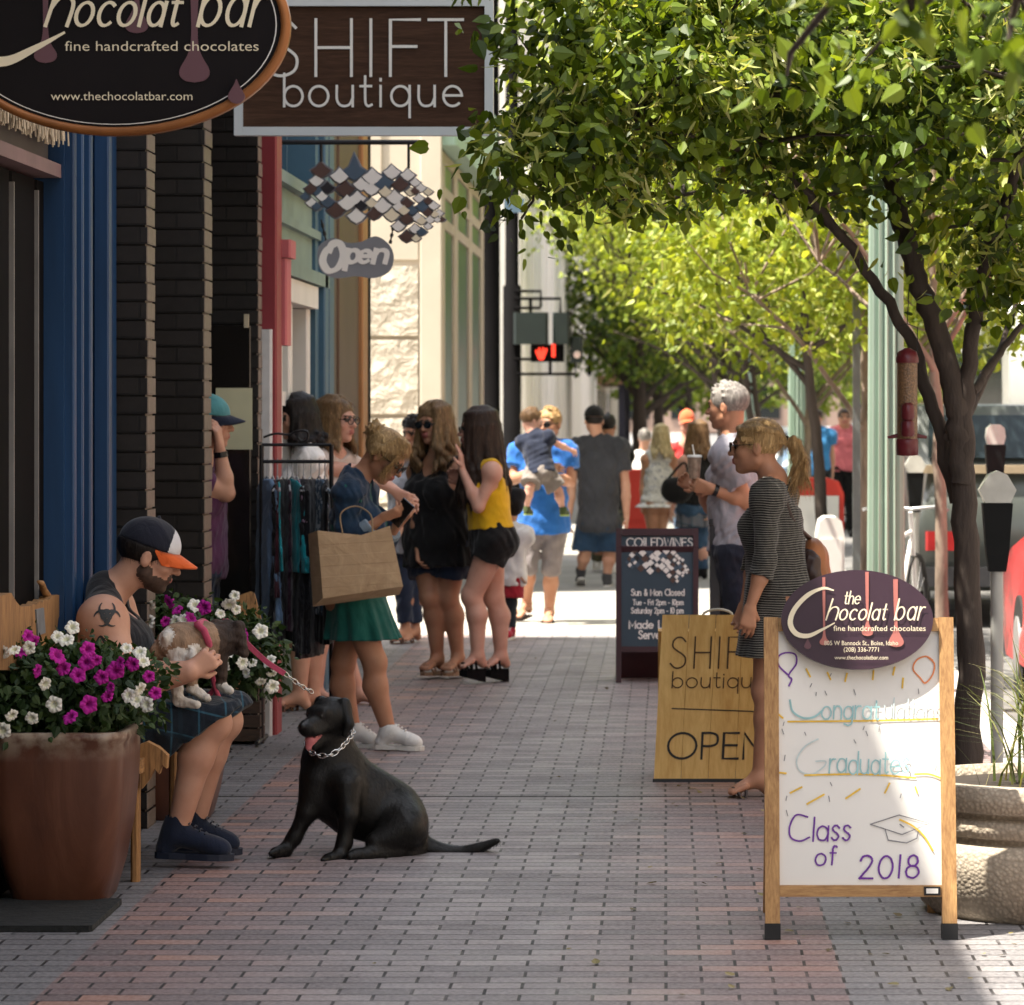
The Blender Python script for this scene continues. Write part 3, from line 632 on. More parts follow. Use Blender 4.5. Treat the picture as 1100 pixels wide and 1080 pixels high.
m_.build('thatch', mat('straw', (.62, .52, .38), .8, .35, 30, .3, 60), b)
m_ = MB().box(-2.42, -2.225, 13.08, 14.33, 0, 3.44)
for y0, y1, x in ((13.10, 13.16, -2.19), (13.20, 13.235, -2.175), (13.26, 13.29, -2.195), (13.33, 13.37, -2.20), (13.44, 13.50, -2.185), (13.72, 13.80, -2.160), (13.80, 13.86, -2.19)): m_.box(x-.06, x, y0, y1, .0, 3.44, bev=.006)
m_.build('pilaster', BLUE, b)
# dark brick front with three piers and a recessed door
b = thing('brick_storefront', 'dark brick storefront with three narrow piers beside the blue pilaster', 'building', (-2.3, 16.4, 0))
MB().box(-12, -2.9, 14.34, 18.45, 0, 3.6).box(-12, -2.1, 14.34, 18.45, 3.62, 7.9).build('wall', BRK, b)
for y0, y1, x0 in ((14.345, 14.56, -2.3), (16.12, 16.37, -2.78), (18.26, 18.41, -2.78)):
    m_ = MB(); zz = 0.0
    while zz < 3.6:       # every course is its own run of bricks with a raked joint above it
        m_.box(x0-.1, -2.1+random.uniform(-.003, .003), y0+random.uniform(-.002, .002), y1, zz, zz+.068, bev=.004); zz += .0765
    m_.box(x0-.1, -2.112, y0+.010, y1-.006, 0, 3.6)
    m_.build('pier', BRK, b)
m_ = MB().box(-2.80, -2.76, 14.58, 16.1, .5, 3.2); m_.box(-2.80, -2.76, 16.4, 18.2, .1, 3.2); m_.build('window', GLASS, b)
MB().box(-2.84, -2.70, 14.57, 16.11, .0, .5).build('stall_riser', DARK, b)
d_ = MB().box(-2.72, -2.135, 18.20, 18.24, .05, 2.13, bev=.006).build('door', glassy('door_dark', (.014, .012, .011), .15), b)
MB().tube([(-2.27, 18.16, .96), (-2.27, 18.16, 1.26)], .012, 8).tube([(-2.27, 18.16, 1.0), (-2.27, 18.2, 1.0)], .008, 6).tube([(-2.27, 18.16, 1.22), (-2.27, 18.2, 1.22)], .008, 6).build('handle', mat('brass', (.75, .52, .16), .3, .1, 3, metal=.8), d_)
p0, p1 = at(232, 417, 18.19), at(271, 483, 18.19)
tag(MB().box(p0[0], p1[0], 18.185, 18.192, p1[2], p0[2]).build('paper_notice', mat('notice_paper', (.62, .60, .40), .7, .15, 3), None, (p0[0], 18.19, p1[2])), 'blank pale yellow paper notice on the dark door between the brick piers', 'notice')
p0 = at(265, 345, 18.2); tag(MB().box(p0[0]-.012, p0[0]+.012, 18.18, 18.2, p0[2]-.035, p0[2]+.035).build('door_plate', mat('plate_tan', (.55, .47, .33), .6), None, p0), 'small tan plate fixed above the yellow notice', 'plate')
# red, green and blue front with bay window
b = thing('painted_storefront', 'storefront painted red, green and blue with a white bay window', 'building', (-2.2, 22, 0))
RED = mat('red_paint', (.26, .030, .038), .5, .25, 3); PINK = mat('pink_paint', (.50, .13, .14), .55, .2, 3)
GRN = mat('green_paint', (.19, .27, .24), .55, .2, 3); TEAL = mat('teal_paint', (.05, .12, .18), .5, .25, 3); WHT = mat('white_paint', (.72, .70, .65), .5, .12, 3)
BRN = mat('brown_paint', (.085, .047, .026), .55, .25, 2); ORG = mat('amber_wood', (.34, .16, .055), .5, .2, 3)
MB().box(-12, -2.5, 18.46, 25.2, 0, 4.8).box(-12, -2.1, 18.46, 25.2, 4.82, 7.9).build('wall', PLAST, b)
m_ = MB().box(-2.5, -2.03, 18.47, 18.72, 0, 4.8, bev=.01); m_.build('red_column', RED, b)
MB().box(-2.5, -2.005, 18.73, 18.95, 2.04, 2.50, bev=.01).box(-2.5, -1.985, 18.725, 19.0, 2.505, 2.60, bev=.01).build('bracket', PINK, b)
MB().box(-2.5, -2.12, 19.0, 21.75, 2.52, 2.93).box(-2.5, -2.07, 18.97, 21.8, 2.935, 3.0, bev=.01).box(-2.5, -2.085, 18.97, 21.78, 2.72, 2.77, bev=.01).box(-2.5, -2.06, 18.97, 21.7, 2.44, 2.515, bev=.01).build('frieze', GRN, b)
m_ = MB().box(-2.5, -2.3, 19.0, 21.75, 3.01, 4.8).build('upper_window', GLASS, b)
m2 = MB()
for i in range(9): m2.box(-2.31, -2.24, 19.05+i*.31, 19.09+i*.31, 3.02, 4.8)
m2.build('bar', TEAL, m_)
wn = MB().box(-2.5, -2.22, 19.0, 21.2, .75, 2.43).build('window', glassy('bay_glass', (.10, .115, .11), .1), b)
m2 = MB().box(-2.3, -2.08, 19.0, 21.2, 2.30, 2.43, bev=.01)
for y in (19.0, 19.42, 19.95, 20.95): m2.box(-2.3, -2.12, y, y+.16, .75, 2.295, bev=.01)
m2.box(-2.3, -2.14, 19.0, 20.8, 1.72, 1.80).box(-2.3, -2.09, 18.98, 21.2, .62, .745, bev=.01); m2.build('frame', WHT, wn)
MB().box(-2.5, -2.16, 18.97, 21.2, 0, .61).build('stall_riser', GRN, b)
MB().box(-2.5, -2.10, 21.21, 22.22, 0, 4.8).box(-2.5, -2.06, 21.42, 21.62, 0, 4.8, bev=.01).box(-2.5, -2.075, 21.85, 22.15, 0, 4.8, bev=.01).build('blue_column', TEAL, b)
MB().box(-2.5, -2.10, 22.23, 24.2, 0, 4.8).box(-2.5, -2.085, 22.6, 23.7, .3, 4.8, bev=.01).build('brown_panel', BRN, b)
MB().box(-2.5, -2.07, 24.21, 24.6, 0, 4.8, bev=.01).build('amber_post', ORG, b)
MB().box(-2.5, -2.10, 24.61, 25.19, 0, 4.8).build('dark_corner', DARK, b)
dsp = MB().box(-2.19, -2.05, 18.40, 18.455, 0, at(0, 354, 18.4)[2], bev=.01).build('downpipe', mat('pipe_white', (.6, .6, .6), .5), b)
# pale stone building across the alley
def rough_stone():
    n = NT('cut_stone'); co = n.co('Object'); sp = n.n('ShaderNodeSeparateXYZ'); n.l(co, sp.inputs[0])
    f = n.noise(co, 5.5, 5, .6, .6); v = n.n('ShaderNodeTexVoronoi'); v.inputs['Scale'].default_value = 4.5; n.l(co, v.inputs['Vector'])
    n.set(Base_Color=n.ramp(n.noise(co, 2.5, 5), [(.3, (.46, .40, .31)), (.7, (.60, .53, .43))]), Roughness=.85)
    n.bump(n.math('ADD', f, n.math('MULTIPLY', v.outputs['Distance'], .6)), 1.0, .10); return n.m
STN = mat('smooth_stone', (.56, .49, .39), .8, .12, 2, .15, 20); MUL = mat('mullion_tan', (.50, .40, .31), .7, .15, 3)
b = thing('stone_building', 'pale cream stone building with teal glazing across the sunlit alley', 'building', (-2.3, 36, 0))
MB().box(-14, -2.12, 32.60, 40.2, 0, 7.9).build('wall', STN, b)
m_ = MB()
for x0, x1, z0, z1 in ((-4.4, -3.32, .02, .66), (-4.4, -3.32, .70, 1.36), (-4.4, -3.32, 1.40, 2.28), (-3.28, -2.28, .02, .80), (-3.28, -2.28, .84, 1.62), (-3.28, -2.28, 1.66, 2.34), (-3.28, -2.28, 2.38, 3.02), (-4.4, -3.32, 2.32, 3.02)): m_.box(x0, x1, 32.56, 32.61, z0, z1, bev=.0)
m_.build('stone_block', rough_stone(), b)
MB().box(-3.28, -2.28, 32.575, 32.61, 3.08, 3.5).box(-3.28, -2.62, 32.57, 32.61, 3.54, 5.2).box(-2.26, -2.06, 32.545, 32.62, 0, 5.2, bev=.01).build('trim', STN, b)
MB().box(-2.3, -2.098, 32.8, 40.1, .6, 4.1).build('glazing', glassy('teal_glass', (.035, .10, .10), .3, .2), b)
m_ = MB()
for y0 in (32.66, 34.75, 37.35, 39.75): m_.box(-2.3, -2.070, y0, y0+.55, 0, 4.1, bev=.008)
for z in (3.40, 3.70, 4.02): m_.box(-2.25, -2.078, 32.66, 40.2, z, z+.10)
m_.box(-2.25, -2.078, 32.66, 40.2, 0, .58); m_.build('mullion', MUL, b)
MB().box(-2.5, -1.92, 32.64, 40.3, 4.14, 5.0, bev=.03).build('fascia', mat('mint_paint', (.36, .50, .40), .5, .1, 2), b)
# white building beyond the crossing
FARW = mat('white_render', (.86, .82, .76), .8, .06, 2); RECS = mat('grey_recess', (.58, .55, .51), .8, .1, 2)
b = thing('white_building', 'long white building with vertical fins beyond the crossing', 'building', (-2.3, 70, 0))
MB().box(-20, -2.14, 52, 104, 0, 9.5).build('wall', RECS, b)
m_ = MB()
for i in range(7): m_.box(-2.5, -2.06, 52.1+i*3.25, 54.2+i*3.25, 0, 4.9, bev=.03)
m_.box(-2.5, -2.03, 76.5, 103.9, 0, 9.2).box(-2.5, -2.0, 52.02, 76.4, 4.95, 5.25, bev=.03).box(-2.5, -2.1, 52.05, 76.4, 5.3, 9.3); m_.build('pilaster', FARW, b)
MB().box(-2.5, -2.1, 73.2, 76.0, .3, 4.9).build('window', mat('grey_window', (.28, .28, .28), .3), b)
MB().ball((-2.0, 92, 2.9), (.12, .3, .35), 10).build('lamp', DARK, b)
b = thing('brown_building', 'far tan and brown building with a flat awning past the white one', 'building', (-2, 120, 0))
MB().box(-20, -2.1, 106, 170, 0, 5.2).build('wall', mat('tan_wall', (.5, .42, .32), .8, .15, .5), b); MB().box(-20, -1.7, 106, 170, 5.22, 9.5).build('upper_storey', mat('brown_wall', (.11, .08, .07), .8), b)
a_ = MB().box(-2.1, .05, 108, 125, 2.48, 2.72, bev=.04).build('awning', mat('awning_brown', (.26, .15, .08), .7), b)
m_ = MB()
for y in (108.4, 116, 124.5): m_.box(-1.45, -1.25, y, y+.2, 0, 2.47)
m_.each('post', mat('post_dark', (.03, .03, .05), .6), a_)
m_ = MB()
for y in range(4): m_.box(-2.12, -2.08, 110+y*6, 113+y*6, .4, 2.3)
m_.each('window', mat('lavender_glass', (.25, .24, .32), .2), b)
# opposite side of the street
def facade(name, label, x0, y0, y1, h, col, wcol, base):
    b = thing(name, label, 'building', (x0, (y0+y1)/2, 0)); MB().box(x0, x0+14, y0, y1, 0, h).build('wall', mat(base, col, .8, .15, 1), b)
    m_ = MB()
    for fl in range(int(h//3.6)):
        k = int((y1-y0)//2.6)
        for i in range(max(0, k-27), k): m_.box(x0-.05, x0+.04, y0+.6+i*2.6, y0+2.2+i*2.6, .7+fl*3.6, 2.8+fl*3.6)
    m_.each('window', wcol, b); return b
facade('office_building', 'unseen tan office building with rows of windows across the street, blocking sky', 17, -60, 110, 16, (.42, .34, .27), GLASS, 'tan_office')  # stretched back past the camera, out of view, to cut sky light
facade('shop_building', 'pale grey building further along the opposite pavement', 17, 111, 190, 11, (.52, .50, .48), GLASS, 'grey_office')
b = thing('end_building', 'distant brick building closing the far end of the street', 'building', (0, 260, 0))
MB().box(-40, 40, 260, 280, 0, 14).build('wall', mat('far_brick', (.32, .22, .17), .8, .2, .3), b)
m_ = MB()
for i in range(24):
    for j in range(3): m_.box(-38+i*3.2, -36.4+i*3.2, 259.9, 260.05, 1+j*4.2, 3.4+j*4.2)
m_.each('window', GLASS, b)
# ------------------------------------------------------------------ trees
LEAF = leafmat('linden_leaf', (.022, .045, .006), (.095, .155, .013), (.24, .32, .032), .45)
BRACT = leafmat('linden_bract', (.26, .31, .07), (.36, .40, .11), (.48, .48, .20), .45)
LEAF2 = leafmat('sunny_leaf', (.12, .18, .016), (.26, .34, .034), (.44, .50, .085), .48)
BARK = mat('bark_dark', (.062, .046, .038), .85, .5, 9, .9, 34, stretch=(1, 1, .22), bdist=.012)
BARKP = mat('bark_pale', (.34, .26, .20), .85, .6, 7, .6, 30, stretch=(1, 1, .35), bdist=.01)
LV = np.array([(0, 0, 0), (1.08, 0, -.12), (-.08, .14, -.04), (.08, .35, -.11), (.42, .39, -.15), (.82, .17, -.17), (-.08, -.14, -.04), (.08, -.35, -.11), (.42, -.39, -.15), (.82, -.17, -.17)])
LF = np.array([(0, 2, 3, 4, 5, 1), (0, 1, 9, 8, 7, 6)])
BV = np.array([(0, .07, 0), (0, -.07, 0), (.5, .16, .03), (.5, -.16, .03), (1.1, .10, .12), (1.1, -.10, .12), (1.6, .02, .3), (1.6, -.02, .3)]); BF = np.array([(0, 1, 3, 2), (2, 3, 5, 4), (4, 5, 7, 6)])
def scatter(tv, tf, pos, U, Vv, W, size):
    n = len(pos); P = pos[:, None, :]+size[:, None, None]*(tv[None, :, 0:1]*U[:, None]+tv[None, :, 1:2]*Vv[:, None]+tv[None, :, 2:3]*W[:, None])
    F = tf[None]+(np.arange(n)*len(tv))[:, None, None]; return P.reshape(-1, 3), F.reshape(-1, tf.shape[1])
def leaf_axes(q, n, out, droop=.75, flat=.42):
    W = nrm_rows(np.stack([q.normal(0, .55, n)+out[:, 0]*.35, q.normal(0, .55, n)+out[:, 1]*.35, np.full(n, flat)+q.normal(0, .35, n)], 1))
    U = q.normal(0, 1, (n, 3))+out*.9; U[:, 2] -= droop; U = nrm_rows(U-W*(U*W).sum(1)[:, None]); return U, np.cross(W, U), W
def nrm_rows(a): return a/(np.linalg.norm(a, axis=1)[:, None]+1e-9)
def clumps(q, blobs, n, shell=.45):
    w_ = np.array([b[1][0]*b[1][1]*b[1][2] for b in blobs])**.75; w_ /= w_.sum(); pick = q.choice(len(blobs), n, p=w_)
    d = nrm_rows(q.normal(size=(n, 3))); r = q.uniform(shell**3, 1, n)**(1/3); c = np.array([b[0] for b in blobs])[pick]; s = np.array([b[1] for b in blobs])[pick]
    return c+d*s*r[:, None], d
def crown(parent, blobs, nc, per, size, m, seed, bract=0, cr=.24, shell=.45, name='crown', twigs=None, tm=None, keep=None):
    q = np.random.default_rng(seed); cc, dd = clumps(q, blobs, nc, shell)
    if keep is not None: k = keep(cc); cc, dd = cc[k], dd[k]; nc = len(cc)
    pos = np.repeat(cc, per, 0)+q.normal(0, cr, (nc*per, 3))*[1, 1, .62]; out = nrm_rows(pos-np.repeat(cc, per, 0)+np.repeat(dd, per, 0)*cr*.6)
    U, V, W = leaf_axes(q, len(pos), out); sz = size*q.uniform(.45, 1.25, len(pos)); P, F = scatter(LV, LF, pos, U, V, W, sz)
    o = np_mesh(name, P, F, m, parent, smooth=False)
    if bract:
        ci = np.repeat(np.arange(nc), per); ok = np.where(q.random(nc)[ci] < .38)[0]; k = q.choice(ok, bract); p2 = pos[k]+q.normal(0, .03, (bract, 3))+[0, 0, .02]; U, V, W = leaf_axes(q, bract, out[k], 1.4, .4); P, F = scatter(BV, BF, p2, U, V, W, size*.75*q.uniform(.7, 1.3, bract)); np_mesh('bract', P, F, BRACT, o, smooth=False)
    if twigs is not None:
        t = MB()
        for i in range(0, nc, max(1, nc//110)):
            j = np.argmin(((twigs-cc[i])**2).sum(1)); a = twigs[j]; md = (a+cc[i])/2+q.normal(0, .06, 3); t.tube([a, md, cc[i]], [.012, .008, .003], 4, caps=False)
        t.build('twig', tm, o)
    return o
def limb(p, k=6, wob=.04, seed=0):
    """a smooth, slightly crooked line through the points"""
    q = random.Random(seed); p = [np.array(x, float) for x in p]; out = []
    for i in range(len(p)-1):
        a, b2, c, d = p[max(i-1, 0)], p[i], p[i+1], p[min(i+2, len(p)-1)]
        for j in range(k):
            t = j/k; out.append(.5*(2*b2+(c-a)*t+(2*a-5*b2+4*c-d)*t*t+(3*b2-a-3*c+d)*t**3)+np.array([q.uniform(-1, 1), q.uniform(-1, 1), 0])*wob*.3)
    return out+[p[-1]]
def trunk(parent, limbs, m, seed=0, n=10):
    b = MB(); pts = []
    for i, (p, r0, r1) in enumerate(limbs):
        l = limb(p, seed=seed+i); k = len(l); b.tube(l, [r0+(r1-r0)*(j/(k-1))**.8 for j in range(k)], n, wob=.06); pts += l[k//3:]
    b.build('trunk', m, parent); return np.array(pts)
# the near linden, rooted behind the round planter
Yt = 15.9; A = lambda x, y, d=0: at(x, y, Yt+d)
g = A(1040, 848); g[2] = 0
t = thing('linden_tree', 'large leafy linden whose dark forked trunk rises behind the whiteboard sign', 'tree', tuple(g))
tp = trunk(t, [([g, A(1041, 700), A(1036, 560), A(1030, 470), A(1024, 420), A(1003, 350), A(983, 290), A(966, 232), A(955, 170, .1), A(930, 80, .2), A(900, -40, .2)], .066, .035),
    ([A(1034, 520), A(1036, 450), A(1040, 390), A(1050, 320, -.1), A(1066, 260, -.3), A(1090, 190, -.5), A(1120, 80, -.8)], .050, .02),
    ([A(1028, 540, .12), A(1002, 440, .1), A(975, 360, .1), A(930, 290), A(880, 222, -.2), A(845, 185, -.35), A(800, 120, -.5), A(720, 60, -.7)], .036, .012),
    ([A(905, 252, -.1), A(850, 215, .3), A(760, 205, .6), A(690, 222, .5), A(640, 205, .4)], .016, .006), ([A(1046, 420), A(1075, 380, .2), A(1105, 330, .4), A(1130, 260, .6)], .022, .01),
    ([A(1020, 470), A(1050, 430, .5), A(1085, 350, .9), A(1100, 290, 1.1)], .02, .01), ([A(850, 185, -.35), A(760, 150, -.7), A(660, 140, -1.), A(590, 190, -1.1), A(560, 235, -1.1)], .014, .005)], BARK, 3, 12)
def B(x, y, d, rx, ry, rz): return (A(x, y, d), np.array([rx, ry, rz]))
blobs = [B(612, 110, -1.3, .36, .45, .40), B(572, 150, -1.4, .24, .4, .26), B(608, 200, -1.5, .15, .4, .16), B(548, 175, -1.5, .10, .3, .12), B(690, 110, -1.25, .42, .45, .46), B(780, 130, -.4, .5, .9, .42), B(880, 120, -.3, .55, .9, .40), B(960, 110, -.4, .5, .9, .45), B(1060, 150, -.3, .5, .9, .50), B(1110, 250, .1, .34, .7, .40), B(670, 20, -1.2, .50, .5, .42), B(800, 0, 0, .8, 1.2, .5), B(980, 0, 0, .8, 1.2, .5), B(1150, 60, 0, .8, 1.2, .7), B(580, 15, -1.2, .24, .4, .22), B(720, 190, .7, .3, .4, .14), B(760, 40, -.7, .7, .6, .5), B(1000, 50, -.8, .7, .6, .5), B(1050, 235, -.5, .28, .5, .22)]
blobs += [B(x, y, d, .10, .2, .13) for x, y, d in ((655, 238, -1.2), (575, 232, -1.4), (740, 228, -.6), (1012, 262, -.4), (1085, 310, -.3), (820, 178, -.5), (520, 195, -1.5), (930, 205, -.4), (1060, 330, -.2))]
crown(t, blobs, 430, 36, .064, LEAF, 5, 8000, .105, .3, twigs=tp, tm=BARK)
# a second tree beside the camera hangs a few soft leaves into the top right corner
g2 = np.array([2.05, 6.4, 0.]); t = thing('linden_tree', 'nearest tree whose blurred bright leaves hang into the top corner', 'tree', tuple(g2))
A2 = lambda x, y, d=0: at(x, y, 6.3+d)
tp = trunk(t, [([g2, g2+[0, 0, 1.6], g2+[-.1, 0, 2.6], g2+[-.3, .2, 4.2]], .08, .04), ([g2+[-.02, 0, 1.9], g2+[-.5, .0, 2.7], A2(1040, -60), A2(940, -30), A2(840, -30)], .04, .008)], BARK, 30)
crown(t, [(A2(1065, 40), np.array([.12, .3, .08])), (A2(960, 0), np.array([.16, .3, .07])), (A2(870, 85, 1.8), np.array([.08, .2, .05])), (A2(810, -20, .8), np.array([.15, .3, .05])), (A2(930, 75, 2.2), np.array([.12, .3, .05])), (A2(1100, -60), np.array([.3, .4, .12])), (g2+[-.4, 0, 3.6], np.array([1.3, 1.4, .6]))], 120, 18, .055, LEAF, 9, 500, .07, .1, twigs=tp, tm=BARK)
# row of street trees
def street_tree(name, label, X, Y, h, r, seed, bark, m, lean=0., nc=190, per=26, size=.075, tr=.06, low=2.1):
    t = thing(name, label, 'tree', (X, Y, 0)); g = np.array([X, Y, 0.]); q = random.Random(seed)
    L = [([g, g+[lean*.4, 0, 1.2], g+[lean, 0, 2.2], g+[lean*1.1, .1, h*.6], g+[lean, .1, h*.9]], tr, tr*.3)]
    for i in range(5):
        a = q.uniform(0, 6.28); z = q.uniform(1.5, 2.6); e = np.array([math.cos(a)*r*.7, math.sin(a)*r*.7, z+q.uniform(.8, 1.6)]); L.append(([g+[lean*.8, 0, z], g+(np.array([lean, 0, z])+e)/2+[0, 0, .1], g+e], tr*.5, .01))
    tp = trunk(t, L, bark, seed)
    bl = [(g+[q.uniform(-.55, .55)*r+min(lean*2, 0), q.uniform(-.55, .55)*r, low+.5+(h-low-.9)*q.random()], np.array([r*.55, r*.55, (h-low)*.24])) for _ in range(11)]
    crown(t, bl, nc, per, size, m, seed, nc*6, .22, .35, twigs=tp, tm=bark); return t
ROW = 'street trees along the kerb'
street_tree('linden_tree', 'slim tree with mottled trunk just behind the forked trunk', 1.80, 23.0, 4.6, 1.5, 41, BARKP, LEAF2, -.05, 150, 24, .07, .05, 2.5)
ta = street_tree('linden_tree', 'street tree with pale peeling trunk beside the green fluted post', 1.52, 27.0, 5.4, 2.0, 42, BARKP, LEAF2, 0, 560, 26, .075, .055, 2.2)
tb = street_tree('linden_tree', 'bright green street tree with two dark trunks mid-block', 1.50, 33.0, 5.6, 2.5, 43, BARK, LEAF2, -.18, 800, 26, .075, .07, 2.0)
copy_tree(ta, (1.55, 38.5, 0), 'street tree with slender leaning trunk behind the second fluted post')
for i, (x, y, lb) in enumerate(((1.2, 45.5, 'sunlit tree over the crossing, right of the signal heads'), (1.6, 57, 'tree shading the parked cars beyond the crossing'), (.9, 52, 'bright kerb tree just past the signal heads'), (1.3, 68, 'distant kerb tree above the walking crowd'), (1.7, 82, 'distant kerb tree behind the grey haired man'))): copy_tree(tb, (x, y, 0), lb)
td = street_tree('maple_tree', 'dark green tree with thick trunk above the walkers', -.55, 74, 7.0, 2.6, 44, BARK, leafmat('maple_leaf', (.03, .06, .008), (.09, .15, .014), (.20, .28, .03), .4), 0, 300, 26, .13, .20, 2.6)
for x, y, lb in ((-.2, 100, 'dark tree further off behind the thick trunked one'), (2.2, 96, 'far dark green tree right of the walkers'), (4.4, 112, 'far tree over the parked cars')): copy_tree(td, (x, y, 0), lb)
te = street_tree('maple_tree', 'yellow green tree lit by sun at the far end of the street', .9, 135, 9, 4.5, 45, BARK, leafmat('lime_leaf', (.10, .16, .015), (.17, .24, .02), (.26, .32, .04), .4), 0, 220, 22, .24, .2, 2.0)
for x, y, lb in ((6, 150, 'yellow green tree at the far end, right of centre'), (-1, 165, 'yellow green tree at the far end, behind the awning'), (11, 160, 'yellow green tree at the far end above the cars'), (9, 120, 'yellow green tree across the road beyond the cars')): copy_tree(te, (x, y, 0), lb)
for x, y, lb in ((1.7, -1.5, 'unseen kerb tree added to block sky, first before the large forked one'), (1.8, -9, 'unseen kerb tree added to block sky, second before the large forked one')): copy_tree(tb, (x, y, 0), lb)  # trees added out of view behind the camera to darken the ambient light
# ------------------------------------------------------------------ lettering: single-stroke alphabet drawn as flat ribbons, and set type
def c_(cx, cy, rx, ry, a0=0, a1=360, n=22): return [(cx+rx*math.cos(R(a0+(a1-a0)*i/n)), cy+ry*math.sin(R(a0+(a1-a0)*i/n))) for i in range(n+1)]
def s_(*p):
    """smooth stroke"""
    p = [np.array(x, float) for x in p]; o = []
    for i in range(len(p)-1):
        a, b, c, d = p[max(i-1, 0)], p[i], p[i+1], p[min(i+2, len(p)-1)]
        for j in range(6):
            t = j/6; o.append(tuple(.5*(2*b+(c-a)*t+(2*a-5*b+4*c-d)*t*t+(3*b-a-3*c+d)*t**3)))
    return o+[tuple(p[-1])]
X_ = .62
GL = {
 'S': (.6, [s_((.56,.86),(.42,.98),(.24,.98),(.1,.86),(.1,.68),(.26,.56),(.44,.46),(.58,.32),(.56,.12),(.4,.01),(.2,.01),(.03,.14))]),
 'H': (.6, [[(0,0),(0,1)],[(.6,0),(.6,1)],[(0,.5),(.6,.5)]]), 'I': (.02, [[(0,0),(0,1)]]), 'F': (.52, [[(0,0),(0,1),(.52,1)],[(0,.52),(.46,.52)]]),
 'T': (.6, [[(.3,0),(.3,1)],[(0,1),(.6,1)]]), 'O': (1., [c_(.5,.5,.5,.5)]), 'P': (.56, [[(0,0),(0,1)],s_((0,1),(.3,1),(.5,.92),(.55,.75),(.5,.57),(.3,.49),(0,.49))]),
 'E': (.52, [[(.52,0),(0,0),(0,1),(.52,1)],[(0,.52),(.46,.52)]]), 'N': (.68, [[(0,0),(0,1),(.68,0),(.68,1)]]), 'C': (.8, [c_(.5,.5,.5,.5,48,312)]),
 'L': (.5, [[(0,1),(0,0),(.5,0)]]), 'D': (.72, [[(0,0),(0,1)],s_((0,1),(.3,1),(.62,.84),(.72,.5),(.62,.16),(.3,0),(0,0))]), 'W': (.95, [[(0,1),(.24,0),(.47,.9),(.71,0),(.95,1)]]),
 'M': (.8, [[(0,0),(0,1),(.4,.25),(.8,1),(.8,0)]]), 'G': (.85, [c_(.5,.5,.5,.5,48,345),[(.98,.38),(.62,.38)]]), '&': (.6, [s_((.6,0),(.3,.4),(.12,.78),(.28,.98),(.42,.8),(.2,.5),(.02,.25),(.2,0),(.5,.2),(.6,.45))]),
 'a': (.56, [c_(.28,.31,.28,.31),[(.56,X_),(.56,0)]]), 'b': (.6, [[(0,1),(0,0)],c_(.3,.31,.3,.31)]), 'c': (.5, [c_(.3,.31,.3,.31,50,310)]), 'd': (.58, [c_(.29,.31,.29,.31),[(.58,1),(.58,0)]]),
 'e': (.6, [[(.01,.33),(.59,.33)],c_(.3,.31,.3,.31,3,312)]), 'f': (.34, [s_((.36,.96),(.24,1),(.14,.88),(.13,.6),(.13,0)),[(0,X_),(.32,X_)]]), 'g': (.58, [c_(.29,.31,.29,.31),s_((.58,X_),(.58,.0),(.52,-.24),(.3,-.32),(.06,-.24))]),
 'h': (.5, [[(0,1),(0,0)],s_((0,.36),(.1,.56),(.28,.62),(.44,.54),(.5,.36),(.5,0))]), 'i': (.02, [[(0,X_),(0,0)],[(0,.80),(0,.84)]]), 'k': (.45, [[(0,1),(0,0)],[(.42,X_),(0,.28),(.45,0)]]), 'l': (.02, [[(0,1),(0,0)]]),
 'm': (.84, [[(0,X_),(0,0)],s_((0,.36),(.1,.56),(.24,.62),(.38,.54),(.42,.36),(.42,0)),s_((.42,.36),(.52,.56),(.66,.62),(.8,.54),(.84,.36),(.84,0))]), 'n': (.5, [[(0,X_),(0,0)],s_((0,.36),(.1,.56),(.28,.62),(.44,.54),(.5,.36),(.5,0))]),
 'o': (.62, [c_(.31,.31,.31,.31)]), 'p': (.6, [[(0,X_),(0,-.34)],c_(.3,.31,.3,.31)]), 'q': (.6, [c_(.3,.31,.3,.31),[(.6,X_),(.6,-.34)]]), 'r': (.32, [[(0,X_),(0,0)],s_((0,.34),(.08,.52),(.2,.61),(.34,.6))]),
 's': (.4, [s_((.38,.53),(.26,.62),(.12,.6),(.05,.48),(.14,.36),(.28,.28),(.37,.16),(.28,.02),(.14,0),(.02,.09))]), 't': (.34, [s_((.15,.92),(.15,.3),(.17,.08),(.26,0),(.36,.04)),[(0,X_),(.34,X_)]]),
 'u': (.52, [s_((0,X_),(0,.24),(.08,.06),(.24,0),(.42,.06),(.52,.26)),[(.52,X_),(.52,0)]]), 'v': (.5, [[(0,X_),(.25,0),(.5,X_)]]), 'w': (.8, [[(0,X_),(.2,0),(.4,.56),(.6,0),(.8,X_)]]), 'y': (.5, [[(0,X_),(.26,.02)],[(.5,X_),(.16,-.34)]]),
 '0': (.6, [c_(.3,.5,.3,.5)]), '1': (.1, [[(.05,0),(.05,1)]]), '2': (.6, [s_((.03,.78),(.12,.95),(.32,1),(.5,.9),(.52,.7),(.36,.42),(.03,0)),[(.03,0),(.6,.0)]]), '8': (.56, [c_(.28,.75,.21,.24),c_(.28,.26,.28,.27)]),
 '-': (.3, [[(0,.35),(.3,.35)]]), '.': (.04, [[(0,0),(0,.03)]]), ' ': (.34, [])}
def jag(st, a, q):
    return [(x+q.uniform(-a, a), y+q.uniform(-a, a)) for x, y in st]
